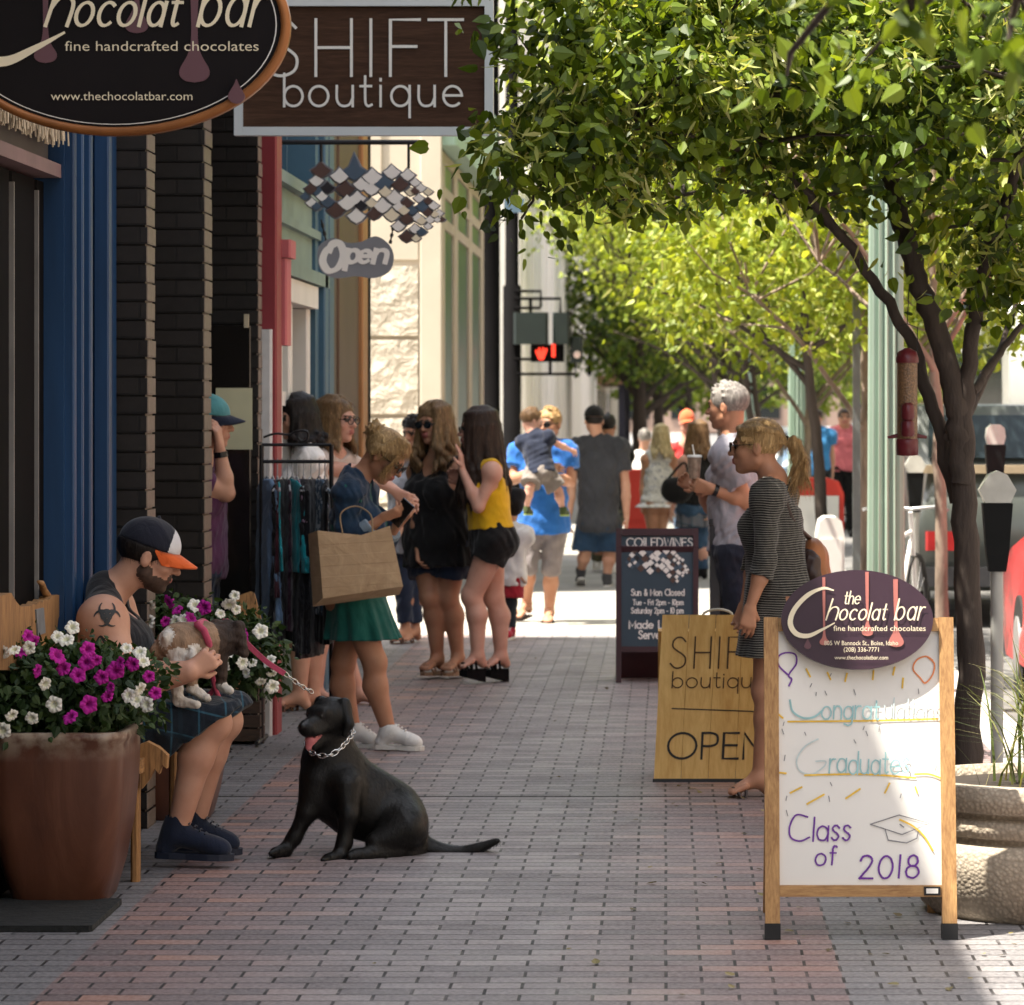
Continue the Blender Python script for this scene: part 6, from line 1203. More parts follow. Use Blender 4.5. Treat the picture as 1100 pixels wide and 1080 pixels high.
BUS = [(0, .35), (0, 2.8), (.15, 3.0), (8.2, 3.0), (8.4, 2.8), (8.5, .4), (8.3, .3), (.2, .3)]
t = car('grey bus with a large dark rear window waiting on the road', 4.75, 36., (.52, .52, .50), BUS, [('s', ((.8, 1.4), (.8, 2.5), (7.8, 2.5), (7.8, 1.4))), ('r', ((0, 1.1), (0, 2.55), -.012))], 2.5, 'bus', 'parked_bus', (1.6, 6.8), 8.5)
m_ = MB()
for a0, a1, z0, z1 in ((-1.06, -.98, 1.05, 2.5), (-.06, .02, 1.05, 2.5), (.98, 1.06, 1.05, 2.5), (-1.06, 1.06, 2.42, 2.5)): m_.box(4.75+a0, 4.75+a1, 35.95, 35.985, z0-.1, z1)
m_.build('window_frame', WHT, t)
for x, y, c_l, lb in ((2.85, 53.5, (.70, .70, .70), 'white car parked past the crossing'), (2.85, 60, (.10, .16, .24), 'blue car parked behind the white one'), (2.85, 66.5, (.75, .74, .72), 'second white car further along the kerb'), (2.85, 73, (.35, .36, .37), 'silver car far along the kerb')): car(lb, x, y, c_l, SED, SGL)
# bicycle parked at the kerb, seen from behind
bx, by = 1.62, 24.5; t = thing('bicycle', 'white-framed bicycle leaning by the mottled tree trunk', 'bicycle', (bx, by, 0)); FRW = mat('frame_white', (.75, .76, .74), .35, .08, 4); d = nrm((.30, 1, 0)); s_d = np.array([d[1], -d[0], 0]); P3 = lambda l, h: np.array([bx, by, 0])+d*l+EZ*h
for l in (-.5, .52):
    a = np.linspace(0, 2*math.pi, 25); m_ = MB(); m_.tube([P3(l+.33*math.cos(q_), .345+.33*math.sin(q_)) for q_ in a], .019, 6, caps=False); wv = m_.build('wheel', TYRE, t); m_ = MB()
    for q_ in a[::2]: m_.tube([P3(l, .345), P3(l+.32*math.cos(q_), .345+.32*math.sin(q_))], .002, 3)
    m_.build('spoke', RIM, wv)
m_ = MB()
for a_, b_ in (((-.5, .345), (-.05, .30)), ((-.5, .345), (-.2, .78)), ((-.05, .30), (-.2, .90)), ((-.05, .30), (.36, .78)), ((-.18, .80), (.36, .84)), ((.34, .98), (.52, .345))): m_.tube([P3(*a_), P3(*b_)], .017, 7)
m_.build('frame', FRW, t); MB().ball(P3(-.2, .93), (.08, .13, .035), 10).build('saddle', DARK, t); m_ = MB(); m_.tube([P3(.30, 1.0)-s_d*.3-d*.12, P3(.36, 1.02)-s_d*.2, P3(.36, 1.0), P3(.36, 1.02)+s_d*.2, P3(.30, 1.0)+s_d*.3-d*.12], .013, 7); m_.build('handlebar', RIM, t);
# fallen leaves along the kerb
q = np.random.default_rng(77); n_ = 260; lp_ = np.stack([1.5-np.abs(q.normal(0, .9, n_)), q.uniform(9.5, 26, n_), np.full(n_, .006)], 1); lp_ = lp_[lp_[:, 0] > -2.0]; n_ = len(lp_)
Wl = nrm_rows(np.stack([q.normal(0, .18, n_), q.normal(0, .18, n_), np.ones(n_)], 1)); Ul = q.normal(0, 1, (n_, 3)); Ul = nrm_rows(Ul-Wl*(Ul*Wl).sum(1)[:, None]); Pl, Fl = scatter(LV*[1, 1, -.6]+[0, 0, .02], LF, lp_, Ul, np.cross(Wl, Ul), Wl, q.uniform(.015, .035, n_))
stuff(np_mesh('leaf_litter', Pl, Fl, leafmat('dry_leaf', (.10, .07, .03), (.20, .17, .06), (.30, .24, .10), .15), smooth=False))
# ------------------------------------------------------------------ people
def skinmat(name, col):
    n = NT(name); co = n.co('Object'); f = n.noise(co, 7, 5); f2 = n.noise(co, 90, 3)
    n.set(Base_Color=n.ramp(f, [(.3, tuple(a*b for a, b in zip(col, (.80, .70, .66)))), (.7, col)]), Roughness=.5, Specular_IOR_Level=.35, Subsurface_Weight=.06, Subsurface_Radius=(.02, .008, .004), Subsurface_Scale=.3); n.bump(n.math('ADD', f2, n.math('MULTIPLY', f, .6)), .12, .003); return n.m
SK1 = skinmat('skin_fair', (.56, .32, .225)); SK2 = skinmat('skin_tan', (.47, .245, .15)); SK3 = skinmat('skin_rosy', (.60, .35, .265))
LIP = mat('lip', (.34, .10, .085), .4, .1, 9); EYEM = mat('eye_dark', (.035, .028, .025), .15, .3, 30); BEARD = mat('stubble', (.085, .050, .036), .8, .45, 60); BROW = mat('brow_brown', (.06, .038, .026), .8)
def hairmat(name, root, tip, zl=.12):
    n = NT(name); co = n.co('Object', (30, 30, 3.0)); f = n.noise(co, 3.5, 5, .6, .4); f2 = n.noise(n.co('Object'), 3, 3)
    c = n.mix(n.ramp(f2, [(.35, (0, 0, 0)), (.62, (1, 1, 1))]), root, tip); n.set(Base_Color=n.mix(.75, c, n.ramp(f, [(.3, tuple(x*.28 for x in root)), (.55, root), (.75, tuple(min(1, x*1.25) for x in tip))])), Roughness=.42, Specular_IOR_Level=.22); n.bump(f, .9, .006); return n.m
HB = hairmat('hair_blonde', (.34, .20, .08), (.66, .48, .24)); HDB = hairmat('hair_dark_blonde', (.12, .065, .030), (.42, .27, .12)); HBR = hairmat('hair_brown', (.020, .012, .009), (.075, .042, .026)); HBK = hairmat('hair_black', (.010, .008, .008), (.024, .018, .016)); HGY = hairmat('hair_grey', (.20, .18, .165), (.46, .43, .39)); HLB = hairmat('hair_light_brown', (.12, .068, .034), (.30, .18, .09))
DENIM = cloth('denim_blue', (.015, .040, .082), scale=9); DNAVY = cloth('navy_cloth', (.016, .022, .045)); BLKC = cloth('black_cloth', (.006, .0055, .006)); NAVYS = cloth('navy_shorts', (.018, .028, .055)); JEAN = cloth('jean_blue', (.045, .095, .17)); WHTC = cloth('white_cloth', (.74, .72, .70), var=.1)
def glasses(F, dark=True, name='sunglasses'):
    Q, h = F.Q, F.hsc; b = MB()
    for sg in (-1, 1):
        pts = [Q(sg*.033+.026*math.cos(a)*(1 if 1 else 0), .106-.10*abs(sg*.033+.026*math.cos(a))*.28, .006+.019*math.sin(a)) for a in np.linspace(0, 6.283, 17)[:-1]]
        if dark: b.add(pts, [tuple(range(16))]); 
        b.tube(pts+[pts[0]], .0028*h, 5, caps=False); b.tube([Q(sg*.058, .094, .010), Q(sg*.078, .05, .012), Q(sg*.08, -.01, .008)], .0028*h, 5)
    b.tube([Q(-.008, .112, .010), Q(.008, .112, .010)], .0026*h, 5); b.build(name, BLKG, F.root)
BLKG = mat('black_acetate', (.012, .011, .012), .18)
def cap_hat(F, m, brim, front=None, up=.0, tilt=0., crown_=.0, slot=None):
    h = F.hsc; fr = F.hfm; Q = F.Q; r3 = lambda *x: np.array(x)*h
    P = [ell(Q(0, -.012, .046+up), r3(.089, .108, .092+crown_), fr, .01), clip(Q(0, 0, .038+up), -fr[2]), cap(Q(0, -.012, .137+up+crown_), Q(0, -.012, .141+up+crown_), .007*h, None, .004)]
    def panel(V): return V
    o = solid('cap_crown', P, min(F.vox, .006), [m, front] if front else m, F.root)
    if front:
        me = o.data; off = np.array(F.root.location)
        for p in me.polygons:
            c = np.array(p.center)+off-Q(0, 0, 0); f_, z_ = c@fr[1]/h, c@fr[2]/h
            p.material_index = 1 if f_ > .052+.0*z_ and abs(c@fr[0])/h < .075 else 0
    B_ = []; n = 14
    for j in range(n+1):
        a = R(-78+156*j/n)
        for t_ in (0, .35, .7, 1.0):
            x = .086*math.sin(a)*(1-.12*t_); y = -.012+.105*math.cos(a)+t_*.075*max(0, math.cos(a))**.45; z = .040+up-t_*.022-.028*math.sin(a)**2*(.4+t_*.6)+tilt*t_; B_.append(Q(x, y, z))
    V = B_+[p+fr[2]*.006*h for p in B_]; k = len(B_); F_ = []
    for j in range(n):
        for i in range(3): a = j*4+i; F_ += [(a, a+1, a+5, a+4), (k+a, k+a+4, k+a+5, k+a+1)]
        a = j*4+3; F_.append((a, k+a, k+a+4, a+4)); a = j*4; F_.append((a, a+4, k+a+4, k+a))
    b = MB(); b.add(V, F_, 0, True); b.build('brim', brim, F.root)
STANDLEG = lambda x, y, s: None
# --- the seated man
def plaid(n, co, c):
    sp = n.n('ShaderNodeSeparateXYZ'); n.l(co, sp.inputs[0]); out = c
    for i, (f, col) in enumerate(((62, (.035, .12, .18)), (27, (.014, .030, .045)))):
        for ax in (0, 2):
            s = n.math('SINE', n.math('MULTIPLY', n.math('ADD', sp.outputs[ax], n.math('MULTIPLY', sp.outputs[(ax+1) % 3], .25)), f)); out = n.mix(n.math('MULTIPLY', n.ramp(s, [(.965, (0, 0, 0)), (.985, (1, 1, 1))]), .6), out, col)
    return out
Pm = Fig('seated man in a black tank top and orange-brimmed cap, holding a puppy on the bench', 13.24, (170, 928), 1.78, 84, (160, 598, 0), (80, 20), (114, 657, .0), (112, 768, .02),
    ((136, 733, -.30), (202, 722, -.34), (np.array([.75, .25, .45]), np.array([.1, .9, .2]), 38)), ((168, 722, .22), (208, 696, .12), (np.array([.7, -.5, .2]), np.array([0, -1, .1]), 30)),
    ((229, 776, -.10), (190, 896, -.10), (243, 917, -.12)), ((241, 774, .16), (208, 890, .14), (252, 912, .12)), 'm', 1.5, vox=.006, shw=.215, legsc=.82, armf=1.22)
Pm.body(SK1, False, True, feet=False, hairc=BEARD, mats_=[SK1, LIP, EYEM, BEARD, BEARD])
Pm.shirt(cloth('tank_black', (.012, .013, .017)), hem=-.10, inf=.012, tank=True, name='tank_top', wr=.006)
Pm.shorts(cloth('plaid_shorts', (.012, .020, .032), pat=plaid), inf=.024, loose=.022, waist=.08, wr=.008, hemcut=((-.045, 0, -.03), (.58, 0, -.81)))
Pm.hair(HBK, 'short', n=50, seed=3, capped=True); cap_hat(Pm, cloth('cap_navy', (.012, .014, .026)), cloth('brim_orange', (.78, .14, .03)), cloth('cap_white', (.74, .74, .76)), up=-.004)
Pm.shoes(cloth('shoe_navy', (.010, .016, .036)), mat('sole_navy', (.012, .018, .035), .5), high=True)
# tattoo follows the skin of the upper arm
from mathutils.bvhtree import BVHTree
def on_skin(F, strokes, m, name, pen):
    me = F.b.data; off = np.array(F.root.location); tr = BVHTree.FromPolygons([tuple(np.array(v.co)+off) for v in me.vertices], [tuple(p.vertices) for p in me.polygons]); b = MB()
    for st in strokes:
        V = []; P = [np.array(p, float) for p in st]
        for i, p in enumerate(P):
            d = nrm2(P[min(i+1, len(P)-1)]-P[max(i-1, 0)]); nn = np.array([-d[1], d[0]]); w_ = pen*(.35+1.3*math.sin(math.pi*i/(len(P)-1))) if len(P) > 6 else pen
            for sg in (1, -1):
                x, y = p+nn*w_*sg*.5; o_ = at(x, y, F.Y-1); dr = nrm(o_-np.array([0, 0, EYE])); hit = tr.ray_cast(Vector(o_), Vector(dr)); V.append(np.array(hit[0])-dr*.0035 if hit[0] else None)
        for i in range(len(P)-1):
            q_ = [V[2*i], V[2*i+1], V[2*i+3], V[2*i+2]]
            if all(v is not None for v in q_): b.add(q_, [(0, 1, 2, 3)])
    if b.f: b.build(name, m, F.root)
cx, cy = 115, 661; ST = []
for k_ in range(3):
    a = 90+120*k_; dx, dy = math.cos(R(a)), -math.sin(R(a)); ST.append([(cx+dx*7+8.2*math.cos(R(a+u_)), cy+dy*7-8.2*math.sin(R(a+u_))) for u_ in np.linspace(40, 320, 20)])
ST.append([(cx+5.5*math.cos(q_), cy+5.5*math.sin(q_)) for q_ in np.linspace(.2, 6.1, 16)]); ST.append(s_((72, 648), (78, 641), (82, 645), (78, 653), (72, 657))); ST.append(s_((103, 690), (108, 684), (113, 690), (120, 693), (114, 698), (106, 699)))
for g_ in (ST[:4], ST[4:5], ST[5:]): on_skin(Pm, g_, mat('tattoo_ink', (.028, .030, .032), .6, .2, 30), 'tattoo', 2.3)
# --- puppy on his lap
FUR = lambda nm, c, c2: mat(nm, c, .75, .4, 26, .7, 120, stretch=(1, 1, .4), col2=c2, bdist=.006)
FT, FW, FD = FUR('fur_tan', (.33, .21, .13), (.17, .11, .07)), FUR('fur_white', (.70, .66, .60), (.5, .46, .40)), FUR('fur_dark', (.022, .014, .011), (.05, .028, .018))
Yp = 13.10; D_ = lambda x, y, d=0: at(x, y, Yp+d); t = thing('puppy', 'small tan, white and dark brown puppy in a pink harness held on the man\'s lap', 'puppy', tuple(D_(205, 745)))
solid('body', [ell(D_(193, 692, .02), (.075, .085, .070), None, .04, 0), ell(D_(214, 690, .06), (.075, .08, .075), None, .05, 0), cap(D_(172, 700, .0), D_(190, 690), .035, .06, .04, 0), ell(D_(180, 686, -.03), (.022, .05, .032), None, .01, 1), cap(D_(224, 690, .08), D_(240, 688, .14), .062, .060, .04, 2), ell(D_(244, 684, .15), (.062, .065, .062), None, .03, 2), cap(D_(250, 690, .18), D_(262, 698, .24), .034, .026, .02, 2), cap(D_(232, 672, .12), D_(226, 700, .08), .024, .018, .01, 2), cap(D_(256, 674, .12), D_(262, 702, .10), .026, .018, .01, 2), ell(D_(207, 705, -.05), (.018, .03, .03), None, .01, 1),
    cap(D_(192, 705, -.04), D_(190, 738, -.07), .034, .022, .02, 1), cap(D_(190, 738, -.07), D_(192, 751, -.08), .022, .020, .01, 1), cap(D_(192, 754, -.08), D_(211, 757, -.10), .020, .017, .01, 1), cap(D_(208, 712, .0), D_(206, 736, .0), .03, .02, .02, 0), cap(D_(206, 740, .0), D_(222, 750, -.02), .019, .016, .01, 1), cap(D_(238, 694, .1), D_(238, 735, .1), .026, .02, .02, 2), cap(D_(238, 738, .1), D_(246, 742, .08), .02, .018, .01, 1), cap(D_(165, 700, -.02), D_(150, 712, .0), .016, .008, .01, 0)], .0055, [FT, FW, FD], t, wr=(.004, 90, 3))
PK = cloth('pink_webbing', (.58, .09, .17)); hn = MB(); hn.tube([D_(*q_) for q_ in ((212, 671, -.01), (219, 677, -.03), (224, 690, -.01), (226, 702, .05), (222, 712, .1))], .014, 7).tube([D_(212, 671, -.01), D_(218, 668, .1), D_(226, 674, .17)], .014, 7); hn.build('harness', PK, t)
# --- black dog
Yd = 13.5; D_ = lambda x, y, d=0: at(x, y, Yd+d)
def dogfur():
    n = NT('black_coat'); f = n.noise(n.co('Object', (1, 1, .5)), 90, 4, .6, .6); g = n.noise(n.co('Object'), 6, 3); n.set(Base_Color=n.ramp(g, [(.3, (.0035, .0032, .003)), (.7, (.009, .0078, .0065))]), Roughness=n.ramp(g, [(.3, (.38,)*3), (.7, (.52,)*3)]), Specular_IOR_Level=.3); n.bump(f, .5, .004); return n.m
COAT = dogfur(); t = thing('dog', 'large black dog sitting on the pavers with its mouth open and chain collar', 'dog', tuple(D_(390, 925)*[1, 1, 0])); dg_base = D_(390, 925)[2]
h1 = lambda *x: np.array(x); hf = head_frame(215, 8, 0)
HQ = lambda r, f, z: D_(354, 771)+hf[0]*r+hf[1]*f+hf[2]*z
dog = [ell(D_(356, 770, .0), (.072, .080, .068), hf, .03), ell(HQ(0, -.01, .03), (.065, .07, .04), hf, .03), cap(HQ(0, .06, -.004), HQ(0, .130, -.014), .042, .034, .03), ell(HQ(0, .138, -.008), (.030, .022, .022), hf, .015), cap(HQ(0, .145, .004), HQ(0, .160, .002), .017, .013, .008, 2), cap(HQ(0, .03, -.055), HQ(0, .110, -.082), .036, .022, .012), cap(HQ(.03, .05, -.02), HQ(.026, .12, -.03), .02, .016, .012), cap(HQ(-.03, .05, -.02), HQ(-.026, .12, -.03), .02, .016, .012),
    cap(HQ(-.034, .066, .034), HQ(.034, .066, .034), .018, None, .02), ell(HQ(.034, .084, .026), .0085, None, .002, 1), ell(HQ(-.034, .084, .026), .0085, None, .002, 1),
    cap(HQ(.062, -.03, .050), HQ(.088, -.015, -.03), .026, .020, .012), cap(HQ(.088, -.015, -.03), HQ(.082, .0, -.055), .020, .012, .012), cap(HQ(-.062, -.02, .050), HQ(-.092, .0, -.02), .026, .020, .012), cap(HQ(-.092, .0, -.02), HQ(-.086, .02, -.055), .020, .012, .012),
    cap(D_(356, 785, .05), D_(352, 820, .06), .074, .092, .05), cap(D_(354, 818, .06), D_(357, 850, .06), .092, .098, .06), cap(D_(357, 852, .05), D_(376, 868, .08), .098, .102, .06), cap(D_(372, 835, .08), D_(420, 868, .14), .095, .105, .08), cap(D_(395, 868, .10), D_(430, 890, .14), .105, .108, .08), ell(D_(432, 888, .04), (.10, .09, .105), None, .05), cap(D_(436, 890, -.02), D_(404, 905, -.06), .075, .042, .04), cap(D_(436, 890, .24), D_(410, 905, .28), .075, .042, .04),
    cap(D_(425, 915, -.04), D_(395, 918, -.10), .034, .026, .02), cap(D_(384, 918, -.12), D_(376, 920, -.14), .022, .018, .012), cap(D_(430, 915, .26), D_(402, 919, .30), .034, .024, .02), cap(D_(395, 918, -.1), D_(382, 919, -.12), .028, .022, .012), cap(D_(446, 914, .06), D_(440, 919, .0), .045, .030, .03),
    cap(D_(338, 838, .0), D_(330, 872, -.02), .056, .038, .04), cap(D_(330, 872, -.02), D_(316, 900, -.03), .036, .027, .02), cap(D_(316, 900, -.03), D_(307, 912, -.04), .027, .026, .02), cap(D_(307, 913, -.05), D_(296, 916, -.09), .025, .021, .015),
    cap(D_(372, 845, -.04), D_(374, 875, -.07), .060, .040, .04), cap(D_(374, 875, -.07), D_(370, 905, -.08), .038, .028, .02), cap(D_(370, 905, -.08), D_(364, 918, -.10), .028, .026, .02), cap(D_(364, 920, -.11), D_(352, 923, -.15), .026, .021, .015)]
tl_ = s_((448, 905), (468, 914), (495, 917), (515, 911), (535, 903))
for i in range(len(tl_)-1): f0, f1 = i/(len(tl_)-1), (i+1)/(len(tl_)-1); dog.append(cap(D_(*tl_[i], .12), D_(*tl_[i+1], .12-.04*f1), .032*(1-f0)**.8+.006, .032*(1-f1)**.8+.006, .015))
for (fx, fy, fd, w_) in ((296, 916, -.09, 1), (352, 923, -.15, 1)):
    for j in (-1, 0, 1): dog.append(cap(D_(fx, fy, fd+j*.017), D_(fx-5, fy+1, fd-.02+j*.02), .013, .010, .006))
db = solid('body', dog, .0055, [COAT, EYEM, mat('nose_black', (.012, .011, .012), .3)], t); strands(db, 26000, .013, .0007, COAT, 3, .22, flow=(.35, 0, -1), name='fur')
solid('tongue', [cap(HQ(0, .05, -.040), HQ(0, .118, -.062), .026, .021, .01), cap(HQ(0, .118, -.062), HQ(.004, .130, -.088), .020, .013, .01)], .005, mat('tongue_pink', (.62, .19, .20), .35, .2, 20), t)
CHR = mat('chrome', (.72, .71, .69), .22, .1, 20, metal=.95)
def chain(pts, r, wire, name, par, m=CHR):
    b = MB(); pts = limb(pts, 8, 0); d = [0]+list(np.cumsum([np.linalg.norm(pts[i+1]-pts[i]) for i in range(len(pts)-1)])); n = int(d[-1]/(r*2.6)); P = np.array(pts)
    for i in range(n):
        c = np.array([np.interp((i+.5)/n*d[-1], d, P[:, j]) for j in range(3)]); e = np.array([np.interp(min((i+.8)/n, 1)*d[-1], d, P[:, j]) for j in range(3)]); tt = nrm(e-c); a = nrm(np.cross(tt, [0.1, .3, 1])); a2 = np.cross(tt, a); s = a if i % 2 else a2
        b.tube([c+tt*r*1.9*math.cos(q_)+s*r*math.sin(q_) for q_ in np.linspace(0, 6.283, 11)], wire, 5, caps=False)
    return b.build(name, m, par)
chain([D_(328, 795, -.02), D_(334, 808, -.11), D_(352, 812, -.15), D_(368, 802, -.12), D_(379, 786, .0), D_(372, 778, .10)], .0095, .0026, 'chain_collar', t)
ls = thing('leash', 'pink leash running from the seated man\'s hands to the black dog', 'leash', tuple(D_(240, 662))); b = MB(); pts = limb([D_(222, 690, -.22), D_(236, 672, -.20), D_(245, 668, -.20), D_(262, 688, -.2), D_(285, 710, -.16), D_(306, 724, -.14)], 4, 0)
for i in range(len(pts)-1): a_, c_2 = pts[i], pts[i+1]; n_ = nrm(np.cross(c_2-a_, [0, 1, 0]))*.010; e_ = np.array([0, .004, 0]); b.add([a_-n_-e_, a_+n_-e_, c_2+n_-e_, c_2-n_-e_, a_-n_+e_, a_+n_+e_, c_2+n_+e_, c_2-n_+e_], [(0, 1, 2, 3), (7, 6, 5, 4), (0, 3, 7, 4), (1, 5, 6, 2)])
b.build('strap', PK, ls); chain([D_(305, 723, -.14), D_(322, 736, -.10), D_(336, 744, -.04)], .008, .0024, 'chain', ls); b = MB()
for a_, c_2, e_ in (((224, 700), (236, 752), (230, 735)), ((228, 700), (224, 748), (238, 725))): b.tube(limb([D_(*a_, -.22), D_(*e_, -.2), D_(*c_2, -.17)], 4, 0), .010, 6)
b.build('loop', PK, ls)
# --- woman with the phone
Pf = Fig('blonde woman in a denim jacket and green skirt looking down at her phone', 17.7, (400, 805), 1.64, 98, (413, 490, 0), (100, 42), (382, 531, 0), (383, 640, 0),
    ((371, 588, -.20), (411, 556, -.20), (np.array([.85, -.05, .30]), np.array([.2, .5, .8]), 32)), ((406, 592, .16), (428, 562, .02), (np.array([.5, -.35, .75]), np.array([.5, .3, .6]), 30)),
    ((402, 712, -.07), (418, 787, -.07), (450, 801, -.09)), ((368, 712, .07), (380, 785, .10), (404, 800, .08)), 'f', 1.06, vox=.006, legsc=1.06, hsc=1.07)
Pf.body(SK2, feet=False); Pf.hair(HB, 'short', n=0, seed=5, cover=.004)
q = np.random.default_rng(8); bun = []
for i in range(30): d = nrm(q.normal(size=3)); c = Pf.Q(0, -.10, .055); bun.append(cap(c+d*.03, c+nrm(d+q.normal(0, .5, 3))*.066, .013, .005, .012))
for i in range(16): a_ = (i/15-.5)*1.5; bun.append(cap(Pf.Q(.075*math.sin(a_), .06, .085), Pf.Q(.086*math.sin(a_)*1.05, .01, .10-.05*abs(a_)), .014, .016, .01)); bun.append(cap(Pf.Q(.086*math.sin(a_)*1.05, .01, .10-.05*abs(a_)), Pf.Q(.03*math.sin(a_), -.09, .07), .016, .012, .01))
for i in range(60):
    a_ = (i/59-.5)*2*1.75; sa, ca = math.sin(a_), math.cos(a_); j_ = q.normal(0, .003, 3); lo_ = .012 if abs(sa) > .75 else .05
    st = Pf.Q(.02+.03*sa, .050*ca+.005, .112)+j_; md = Pf.Q(.086*sa, .088*max(ca, 0)-.02, .062+.02*ca-.03*abs(sa))+j_; m2_ = Pf.Q(.088*sa, -.035-.01*abs(ca), lo_+q.uniform(-.035, .02))+j_; bun += [cap(st, md, .009, .010, .009), cap(md, m2_, .010, .009, .009), cap(m2_, Pf.Q(.018*sa, -.105, .035)+j_, .009, .006, .008)]
for i in range(10): z_ = q.uniform(-.5, .5); bun.append(cap(Pf.Q(.07+q.normal(0, .006), .062, .05), Pf.Q(.078+q.normal(0, .008), .060+q.normal(0, .012), -.045-.03*q.random()), .005, .0025, .004))
strands(solid('bun', bun+[ell(Pf.Q(0, -.1, .055), .045, None, .02)], .005, HB, Pf.root), 2600, .045, .0009, HB, 6, .3)
glasses(Pf); GREEN = cloth('green_cloth', (.008, .105, .085)); Pf.shirt(GREEN, hem=.02, inf=.010, sleeve=.1, name='top', nf=.05); Pf.skirt(GREEN, at(0, 686, 17.7)[2], .23, .19, cu=.0, cv=.03, pleat=(11, .05))
def jacket(F, m, cuff):
    u = F.u; fr = F.fr; P = [grow(p, .024, .05) for p in F.torso]; low = F.pel+F.U*.12*u; P.append(clip(low, -F.U)); P.append(sub(loft(F.shm+fr[1]*.17*u, np.array([fr[0], fr[1], F.U]), [(-.5, 0, 0, .045, .12), (.0, 0, 0, .06, .13), (.2, 0, 0, .075, .14)], .01), .01))
    for arm, e, wv in ((F.arms[0], F.er, F.wrr), (F.arms[1], F.el, F.wrl)): c = e+(wv-e)*.60; P += [grow(arm[0], .022, .03), grow(arm[1], .022, .025), dict(grow(arm[2], .020, .02), cuts=[(c, nrm(wv-e))]), dict(grow(arm[3], .020, .02), cuts=[(c, nrm(wv-e))])]
    P += [cap(F.neck+fr[0]*.06-fr[1]*.03, F.neck+fr[0]*.075+fr[1]*.07-F.U*.05, .022, .02, .01), cap(F.neck-fr[0]*.06-fr[1]*.03, F.neck-fr[0]*.075+fr[1]*.07-F.U*.05, .022, .02, .01), cap(F.neck+fr[0]*.06-fr[1]*.03, F.neck-fr[0]*.06-fr[1]*.03, .024, None, .01), sub(ell(F.neck+F.U*.06+fr[1]*.02, (.06, .065, .07), fr), .008)]
    j = solid('jacket', P, F.vox, m, F.root, wr=(.008, 42, 77)); Q_ = []
    for arm, e, wv in ((F.arms[0], F.er, F.wrr), (F.arms[1], F.el, F.wrl)): d = nrm(wv-e); c = e+(wv-e)*.6; Q_.append(cap(c-d*.03, c+d*.03, .054*u, .05*u, .004, cuts=[(c+d*.025, d), (c-d*.03, -d)]))
    solid('cuff', Q_, F.vox, cuff, j)
jacket(Pf, DENIM, cloth('denim_light', (.24, .31, .38))); Pf.shoes(cloth('canvas_white', (.72, .71, .69), var=.12), mat('sole_white', (.70, .68, .64), .6), .0)
c = at(431, 551, 17.52); t = thing('phone', 'black phone held by the woman in the denim jacket', 'phone', tuple(c)); d_ = nrm((.55, -.3, .7)); s2 = nrm(np.cross(d_, [0, -1, .2])); MB().obox(c, s2, d_, np.cross(s2, d_), -.036, .036, -.07, .07, -.005, .005).build('case', BLKG, t)
# paper bag on her arm
YB = 17.36; K = lambda x, y, d=0: at(x, y, YB+d); t = thing('paper_bag', 'large brown paper shopping bag hanging from the arm of the woman with the phone', 'bag', tuple(K(390, 606)))
def kraft():
    n = NT('kraft_paper'); co = n.co('Object'); f = n.noise(co, 9, 5, .6, 1.); sp = n.n('ShaderNodeSeparateXYZ'); n.l(co, sp.inputs[0]); fold = n.ramp(n.math('SINE', n.math('MULTIPLY', n.math('ADD', sp.outputs[2], n.math('MULTIPLY', sp.outputs[0], -.06)), 60)), [(.0, (0, 0, 0)), (.06, (1, 1, 1))]); n.set(Base_Color=n.ramp(f, [(.3, (.44, .29, .165)), (.7, (.58, .40, .24))]), Roughness=.8); n.bump(n.math('ADD', n.math('MULTIPLY', fold, .5), f), .7, .010); return n.m
g = 8; fa = [(341, 570, 0), (388, 575, .01), (419, 565, .02), (433, 630, .0), (347, 643, -.02)]; bk_ = [(331, 574, .14), (392, 577, .15), (416, 568, .16), (429, 639, .10), (336, 652, .10)]
b = MB(); V = [K(*p_) for p_ in fa]+[K(*p_) for p_ in bk_]; mid = [K(387, 606, -.012)]
b.add(V+mid, [(0, 4, 10), (4, 3, 10), (3, 2, 10), (2, 1, 10), (1, 0, 10), (5, 6, 7, 8, 9), (0, 5, 9, 4), (4, 9, 8, 3), (3, 8, 7, 2)]); ob = b.build('sack', kraft(), t); md = ob.modifiers.new('thick', 'SOLIDIFY'); md.thickness = .003
b = MB(); b.tube(limb([K(368, 573, .0), K(366, 552, .02), K(382, 544, .04), K(398, 553, .02), K(400, 571, .0)], 5, 0), .004, 6); b.build('handle', mat('twine', (.35, .24, .14), .8), t)
